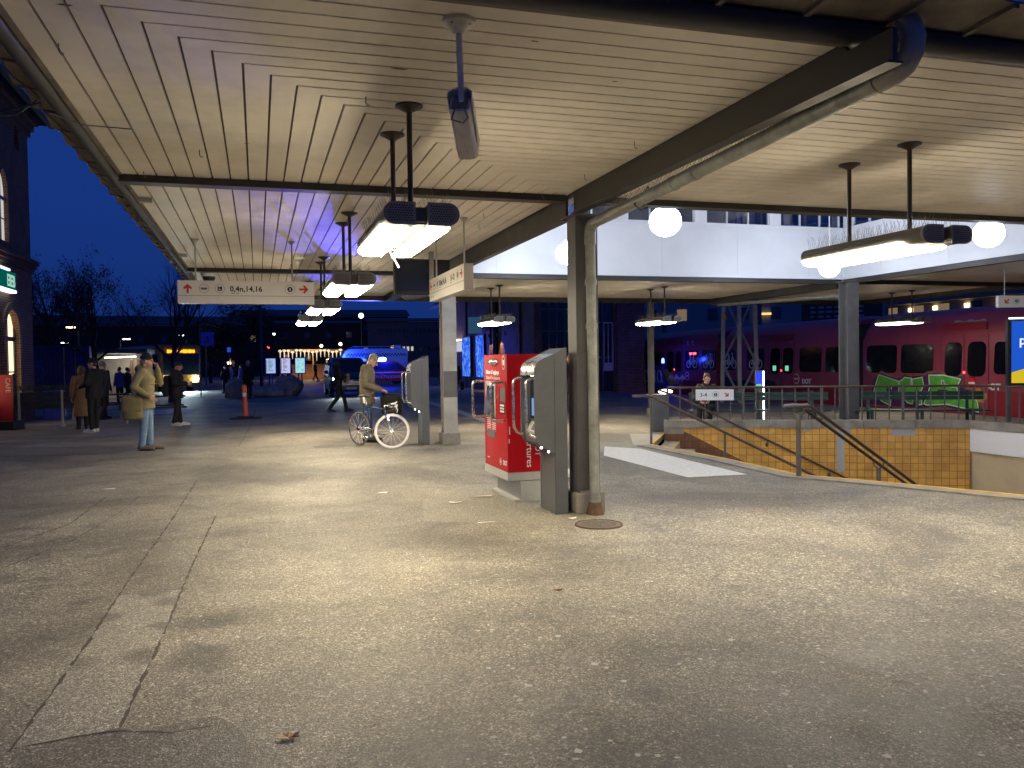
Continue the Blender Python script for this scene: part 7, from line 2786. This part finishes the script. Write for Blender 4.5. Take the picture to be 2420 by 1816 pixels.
t = thing('traffic_sign', 'blue square crossing sign on a thin pole in front of the dark tree', 'sign', (-2.55, 47, 0))
q = MB()
q.tube([(-.35, 0, 0), (-.35, 0, 4.9)], .03, 6)
q.build('pole', 'steel', t)
q = MB()
q.box((.02, -.04, 3.05), (.62, .03, .72))
q.build('plate', em('sign_blue', (.01, .02, .45), .09), t, smooth=0)
q = MB()
q.prism([(-.16, -.06, 2.83), (.20, -.06, 2.83), (.02, -.06, 3.25)], (0, .004, 0))
q.build('pictogram', 'g_blue', t, smooth=0)
t = thing('parking_sign', 'small round blue sign on a pole with a painted glow, as if lit by the police light', 'sign', (-1.95, 63, 0))
q = MB()
q.tube([(0, 0, 0), (0, 0, 3.0)], .05, 6)
q.build('pole', 'steel', t)
q = MB()
q.box((0, -.05, 2.75), (.26, .04, .34))
q.build('plate', em('sign_blue2', (.05, .12, 1.0), .22), t, bevel=.05)  # plate emits blue itself, standing in for beacon light on it

def board(label, x, y, lay):
    t = thing('map_board', label, 'information board', (x, y, 0), 0, 'lit information boards on the square')
    q = MB()
    q.box((0, 0, 1.55), (.80, .14, 1.22))
    q.build('frame', 'blue_sign', t, bevel=.02)
    for x_ in (-.12, .12):
        q = MB()
        q.box((x_, 0, .5), (.10, .10, 1.0))
        q.build('leg', 'blue_sign', t, smooth=0)
    q = MB()
    q.box((0, -.075, 1.55), (.66, .01, 1.08))
    q.build('poster', em('board_glow_' + lay, {'a': (.45, .62, .95), 'b': (.62, .64, .95), 'c': (.45, .9, .95)}[lay], .36), t, smooth=0)
    q = MB()
    random.seed(ord(lay))
    if lay == 'c':
        for k in range(26):
            a = random.uniform(.2, 1.4)
            p = Vector((random.uniform(-.26, .26), -.085, random.uniform(1.12, 1.98)))
            d = Vector((math.cos(a), 0, math.sin(a))) * random.uniform(.05, .16)
            q.bar(p - d * .6, p + d * .6, .012, .004, up=(0, 1, 0))
    else:
        for k in range(9):
            z = 1.98 - k * .10
            q.b2((-.18, -.083, z), (-.18 + random.uniform(.1, .38), -.081, z + .035))
        q.b2((-.30, -.083, 1.10), (-.27, -.081, 2.0))
    q.build('map_print', 'check' if lay != 'b' else 'redink', t, smooth=0)
    return t
board('left lit map board, blue framed with a white list', .92, 64.5, 'a')
board('middle lit map board behind the person in blue trousers', 1.96, 64.0, 'b')
board('right lit map board with a turquoise street map', 2.98, 63.5, 'c')

t = thing('festive_stall', 'row of warm icicle lights over orange lit wooden steps right of the map boards', 'stall', (5.2, 92, 0))
q = MB()
for k in range(6):
    q.b2((-2.6, k * .8, 0), (2.6, (k + 1) * .8, .25 + k * .28))
q.build('steps', 'timber', t, smooth=0)
q = MB()
random.seed(5)
for k in range(16):
    x = -2.9 + k * .42
    q.ell((x, 0, 3.05 + random.uniform(-.1, .1)), (.20, .1, .13), 0, 8, 6)
    q.tube([(x, 0, 2.95), (x, 0, 2.95 - random.uniform(.5, 1.0))], [.07, .015], 5)
q.build('icicle_lights', em('icicles', (1, .80, .50), .5), t)
q = MB()
for x in (-2.9, -1.2, .5, 2.2, 3.6):
    q.b2((x - .06, .1, 0), (x + .06, .22, 3.1))
q.b2((-3, .1, 3.1), (3.8, .3, 3.25))
q.build('frame', 'timber', t, smooth=0)
ld = bpy.data.lights.new('festive_glow', 'POINT')
ld.energy = 200
ld.color = (1, .60, .28)
ld.shadow_soft_size = .8
lo_ = bpy.data.objects.new('festive_glow', ld)
COL.objects.link(lo_)
lo_.location = (5.2, 90.5, 3.0)

# trees
def bare_tree(label, x, y, h, lean, seed, leaves=0, spread=.5, depth=6, group=None):
    random.seed(seed)
    t = thing('bare_tree', label, 'tree', (x, y, 0), 0, group)
    tr, br, lf = MB(), MB(), MB()
    def grow_(p, d, L, r, k):
        pts = [p]
        dd = Vector(d)
        n = 4
        for i in range(n):
            dd = (dd + Vector((random.uniform(-.13, .13), random.uniform(-.13, .13), random.uniform(-.02, .12)))).normalized()
            pts.append(pts[-1] + dd * (L / n))
        mb = tr if k == 0 else br
        mb.tube(pts, [r * (1 - .42 * i / n) for i in range(n + 1)], 7 if k < 2 else (5 if k < 4 else 3), caps=False)
        if leaves and k >= depth - 2:
            for _ in range(leaves):
                c = pts[random.randint(1, n)] + Vector((random.uniform(-.12, .12), random.uniform(-.12, .12), random.uniform(-.15, .05)))
                a, s_ = random.uniform(0, 6.28), random.uniform(.04, .085)
                lf.add([c, c + Vector((s_ * math.cos(a), s_ * math.sin(a), -.02)), c + Vector((s_ * .5 * math.cos(a + 1.2), s_ * .5 * math.sin(a + 1.2), s_))], [(0, 1, 2)])
        if k >= depth:
            return
        nb = 5 if k == 0 else random.choice((2, 3, 3))
        for i in range(nb):
            f = random.uniform(.35, 1.0) if k else random.uniform(.72, 1.0)
            idx = min(n, max(1, int(f * n + .5)))
            az = random.uniform(0, 2 * PI) if k else 2 * PI * i / nb + random.uniform(-.3, .3)
            tilt = random.uniform(.35, .95) * (1.0 if k else spread / .5)
            base = dd
            side = base.cross(Vector((math.cos(az), math.sin(az), .1))).normalized()
            nd_ = (base * math.cos(tilt) + side * math.sin(tilt)).normalized()
            nd_.z = nd_.z * .85 + .12
            grow_(pts[idx], nd_, L * random.uniform(.55, .78), r * (.42 if k == 0 else .52) * random.uniform(.8, 1.1), k + 1)
        if k:
            grow_(pts[-1], dd, L * .7, r * .5, k + 1)
        else:
            grow_(pts[-1], dd, L * .62, r * .52, k + 1)
    grow_(Vector((0, 0, 0)), Vector((lean, 0, 1)).normalized(), h * .40, h * .026, 0)
    tr.build('trunk', 'bark', t)
    cr = br.build('crown', 'bark', t, smooth=60)
    if lf.f:
        lf.build('leaves', 'leaf_r', cr, smooth=0)
    return t
G_ = 'bare autumn trees on the square'
bare_tree('bare tree with a few leaves behind the man in the black beanie', -6.35, 38.3, 6.1, .02, 12, 2, .55, 5, G_)
bare_tree('bare tree rising behind the bus, left of the long station sign', -3.75, 40.5, 6.3, .0, 5, 0, .6, 5, G_)
bare_tree('bare tree close to the brick station building', -9.3, 43, 6.5, .02, 33, 3, .6, 5, G_)

def leafy_tree(label, x, y, h, w, seed, mats, n=5200, group='dense trees beyond the street'):
    random.seed(seed)
    t = thing('leafy_tree', label, 'tree', (x, y, 0), 0, group)
    q = MB()
    q.tube([(0, 0, 0), (.05, 0, h * .35), (0, .1, h * .6)], [h * .03, h * .024, h * .012], 8)
    for k in range(7):
        a = k * 1.1
        q.tube([(0, 0, h * (.28 + .04 * k)), (w * .3 * math.cos(a), w * .3 * math.sin(a), h * (.5 + .05 * k)), (w * .42 * math.cos(a), w * .42 * math.sin(a), h * (.6 + .05 * k))], [h * .012, h * .008, h * .003], 5)
    q.build('trunk', 'bark', t)
    cl = []
    for k in range(26):
        a, rr, z = random.uniform(0, 6.28), math.sqrt(random.random()) * w * .42, random.uniform(.25, .92)
        cl.append((Vector((rr * math.cos(a) * (1.1 - .5 * max(0, z - .6) / .4), rr * math.sin(a), h * z)), random.uniform(.10, .2) * w))
    for mi, mt in enumerate(mats):
        lf = MB()
        for k in range(n // len(mats)):
            c, rad = cl[(random.randrange(26) // len(mats)) * len(mats) % 26 + mi if len(mats) > 1 and False else random.randrange(26)]
            d = Vector((random.gauss(0, 1), random.gauss(0, 1), random.gauss(0, 1))).normalized() * rad * random.uniform(.5, 1.08)
            p = c + d
            a, b = random.uniform(0, 6.28), random.uniform(-1, 1)
            s_ = random.uniform(.07, .16)
            u = Vector((math.cos(a), math.sin(a), b * .6)).normalized() * s_
            v = Vector((-math.sin(a), math.cos(a), random.uniform(-.8, .8))).normalized() * s_ * .6
            lf.add([p - u, p + v, p + u, p - v], [(0, 1, 2, 3)])
        lf.build('crown', mt, t, smooth=0)
    return t
leafy_tree('broad dark tree with some rust leaves left of the tall mast', -1.2, 72, 6.6, 6.6, 4, ['leaf_k', 'leaf_r'], 6500)
leafy_tree('smaller dark tree behind the blue crossing sign', -4.2, 82, 6.0, 5.5, 9, ['leaf_k'], 3500)

# distant buildings on the slope with lit windows, one thing each
def far_house(label, x, y, w, d, h, z0, seed, lit=.12, mat='hill', win='dim_win', name='distant_building', group='dark distant buildings', cols=None, rows=None, litset=None, ws=1.0):
    random.seed(seed)
    t = thing(name, label, 'building', (x, y, 0), math.atan2(-x, y) if True else 0, group)
    q = MB()
    q.b2((-w / 2, 0, -1), (w / 2, d, z0 + h))
    q.build('wall', mat, t, smooth=0)
    q = MB()
    q.prism([(-w / 2 - .3, -.3, z0 + h + .01), (w / 2 + .3, -.3, z0 + h + .01), (w / 2 + .3, d * .5, z0 + h + .18 * w * .25), (-w / 2 - .3, d * .5, z0 + h + .18 * w * .25)], (0, 0, .2))
    q.build('roof', 'slate', t, smooth=0)
    cols, rows = cols or max(2, int(w / 3)), rows or max(1, int(h / 3))
    for i in range(cols):
        for j in range(rows):
            u = random.random() if litset is None else (0 if (i, j) in litset else 1)
            q = MB()
            cx = -w / 2 + (i + .5) * w / cols
            cz = z0 + (j + .5) * h / rows
            q.b2((cx - .42 * ws, -.06, cz - .45 * max(ws, .6)), (cx + .42 * ws, -.005, cz + .45 * max(ws, .6)))
            q.build('window', win if u < lit else 'win_dark', t, smooth=0)
    return t
far_house('low dark block with three pale lit windows left of the column', 19.6, 108, 12, 10, 7.0, 0, 4, .14, 'dark_render', 'pale_win', cols=22, rows=3, litset=((8, 1), (9, 1), (10, 1)), ws=.34)
far_house('wide dark block on the horizon behind the dark van', 11, 150, 30, 12, 8, 2, 8, .10)
far_house('dark house on the slope behind the middle map board', 4, 170, 18, 10, 6, 5, 3, .15)
far_house('dark house on the slope behind the tall mast', -3, 190, 16, 10, 6, 4, 6, .2)
far_house('long dark hall on the horizon behind the bare trees', -16, 130, 34, 12, 7.5, 0, 2, .03)
far_house('dark gabled house behind the festive lights', 8.5, 125, 12, 10, 6.5, 1, 14, .25)
def far_lamp(label, x, y, z, r, col):
    t = thing('distant_lamp', label, 'lamp', (x, y, 0), 0, 'distant lamps in the dusk')
    q = MB(); q.tube([(0, 0, 0), (0, 0, z)], .08, 5); q.build('pole', 'black', t)
    q = MB(); r *= .7; q.ell((0, 0, z), (r, r, r), 0, 12, 8); q.build('lamp_head', col, t)
far_lamp('round white station clock lamp above the emergency vehicles', 11.6, 98, 7.2, .42, 'coldlamp')
for k, (x, y, z, r, c) in enumerate(((2.6, 140, 6.6, .28, 'coldlamp'), (5.2, 140, 5.6, .3, 'warm'), (7.4, 150, 4.6, .25, 'warm'), (8.6, 120, 4.2, .3, 'warm'), (10.3, 110, 4.2, .3, 'warm'), (-6.2, 96, 2.9, .25, 'warm'), (-7.5, 96, 2.6, .22, 'coldlamp'), (-2.6, 84, 1.9, .28, 'warm'), (1.4, 118, 4.0, .22, 'red_led'), (17.5, 70, 2.6, .22, 'warm'), (16.9, 70, 2.0, .2, 'coldlamp'))):
    far_lamp(('small white lamp over the middle map board', 'warm lamp over the icicle lights', 'warm lamp right of the icicle lights, low', 'warm lamp left of the emergency van', 'warm lamp above the dark van', 'warm lamp right of the stall', 'cold lamp just left of the bus', 'bright warm lamp left of the white haired person', 'small red lamp over the left map board', 'warm lamp between kiosk and column', 'cold lamp low between kiosk and column')[k], x, y, z, r, c)
t = thing('satellite_dish', 'dark satellite dish high behind the pale column', 'satellite dish', (13.5, 62, 0))
q = MB()
q.tube([(0, 0, 0), (0, 0, 7.2)], .10, 8)
q.build('pole', 'black', t)
q = MB()
q.ell((-.3, 0, 7.3), (1.0, .25, .85), 0, 20, 12, Matrix.Rotation(R(20), 3, 'Z'))
q.build('dish', 'steel_d', t)

# apartment block and houses beyond the train
t = thing('apartment_block', 'long apartment block with lit balconies beyond the red train', 'building', (121, 130, 0))
q = MB()
q.b2((0, -60, -1), (14, 50, 22))
q.build('wall', 'apt', t, smooth=0)
random.seed(21)
for j, z in enumerate((4.2, 7.1, 10.0, 12.9, 15.8)):
    q = MB()
    q.b2((-1.9, -60, z - 1.3), (-.01, 50, z - 1.05))
    q.b2((-1.9, -60, z - 1.05), (-1.8, 50, z - .25))
    q.build('balcony', 'apt', t, smooth=0)
    for k in range(14):
        y = -50 + k * 7.2 + random.uniform(-1, 1)
        q = MB()
        q.b2((-.06, y - 1.2, z - .9), (-.005, y + 1.2, z + 1.2))
        q.build('window', 'dim_win' if random.random() < .45 else 'win_dark', t, smooth=0)
        if random.random() < .8 and z > 6:
            q = MB()
            q.box((-.25, y + 1.9, z + .5), (.35, .75, .7))
            q.build('balcony_lamp', em('balcony_lamp', (1, .72, .40), 3.0) if 'balcony_lamp' not in M else M['balcony_lamp'], t, smooth=0)
t = thing('grey_house', 'grey rendered house with dark windows behind the red train', 'building', (44, 70, 0), R(-33))
q = MB()
q.b2((-16, 0, -1), (13, 12, 14))
q.build('wall', 'grey_house', t, smooth=0)
q = MB()
q.prism([(-16.5, -.5, 14.01), (13.5, -.5, 14.01), (13.5, 6, 18), (-16.5, 6, 18)], (0, .2, .2))
q.build('roof', 'slate', t, smooth=0)
random.seed(9)
for i in range(9):
    for j in range(4):
        x, z = -14 + i * 2.9, 3.0 + j * 2.9
        q = MB()
        q.b2((x - .45, -.07, z - .55), (x + .45, -.005, z + .55))
        q.build('window', 'dim_win' if (i, j) in ((1, 1), (3, 1), (7, 0), (5, 2)) else 'win_dark', t, smooth=0)
q = MB()
q.b2((1.6, -.3, 5.7), (3.0, -.12, 5.9))
q.build('lit_sign', em('house_sign', (1, .6, .2), .6), t, smooth=0)
t = thing('billboard', 'dark billboard with lines of pale print behind the column in front of the train', 'billboard', (46, 58, 0), R(-38))
q = MB()
q.b2((-3.0, 0, 4.4), (3.2, .2, 6.6))
q.build('board', 'black', t, smooth=0)
q = MB()
for x in (-2, 2):
    q.b2((x - .1, .21, 0), (x + .1, .4, 6.4))
q.build('post', 'steel_d', t, smooth=0)
q = MB()
random.seed(2)
for k in range(4):
    for m_ in range(7):
        q.b2((-2.3 + m_ * .62, -.02, 6.05 - k * .38), (-2.3 + m_ * .62 + random.uniform(.3, .5), -.003, 6.22 - k * .38))
q.build('print', 'steel_l', t, smooth=0)
for k, x in enumerate((32, 41)):
    t = thing('catenary_mast', ('dark railway mast left of the lattice mast', 'dark railway mast right of the lattice mast')[k], 'mast', (x, 62, 0))
    q = MB()
    q.tube([(0, 0, -1), (0, 0, 12)], .2, 8)
    q.build('pole', 'steel_d', t)
    q = MB()
    q.tube([(0, 0, 9), (-4, 0, 9.6)], .06, 6)
    q.build('arm', 'steel_d', t)
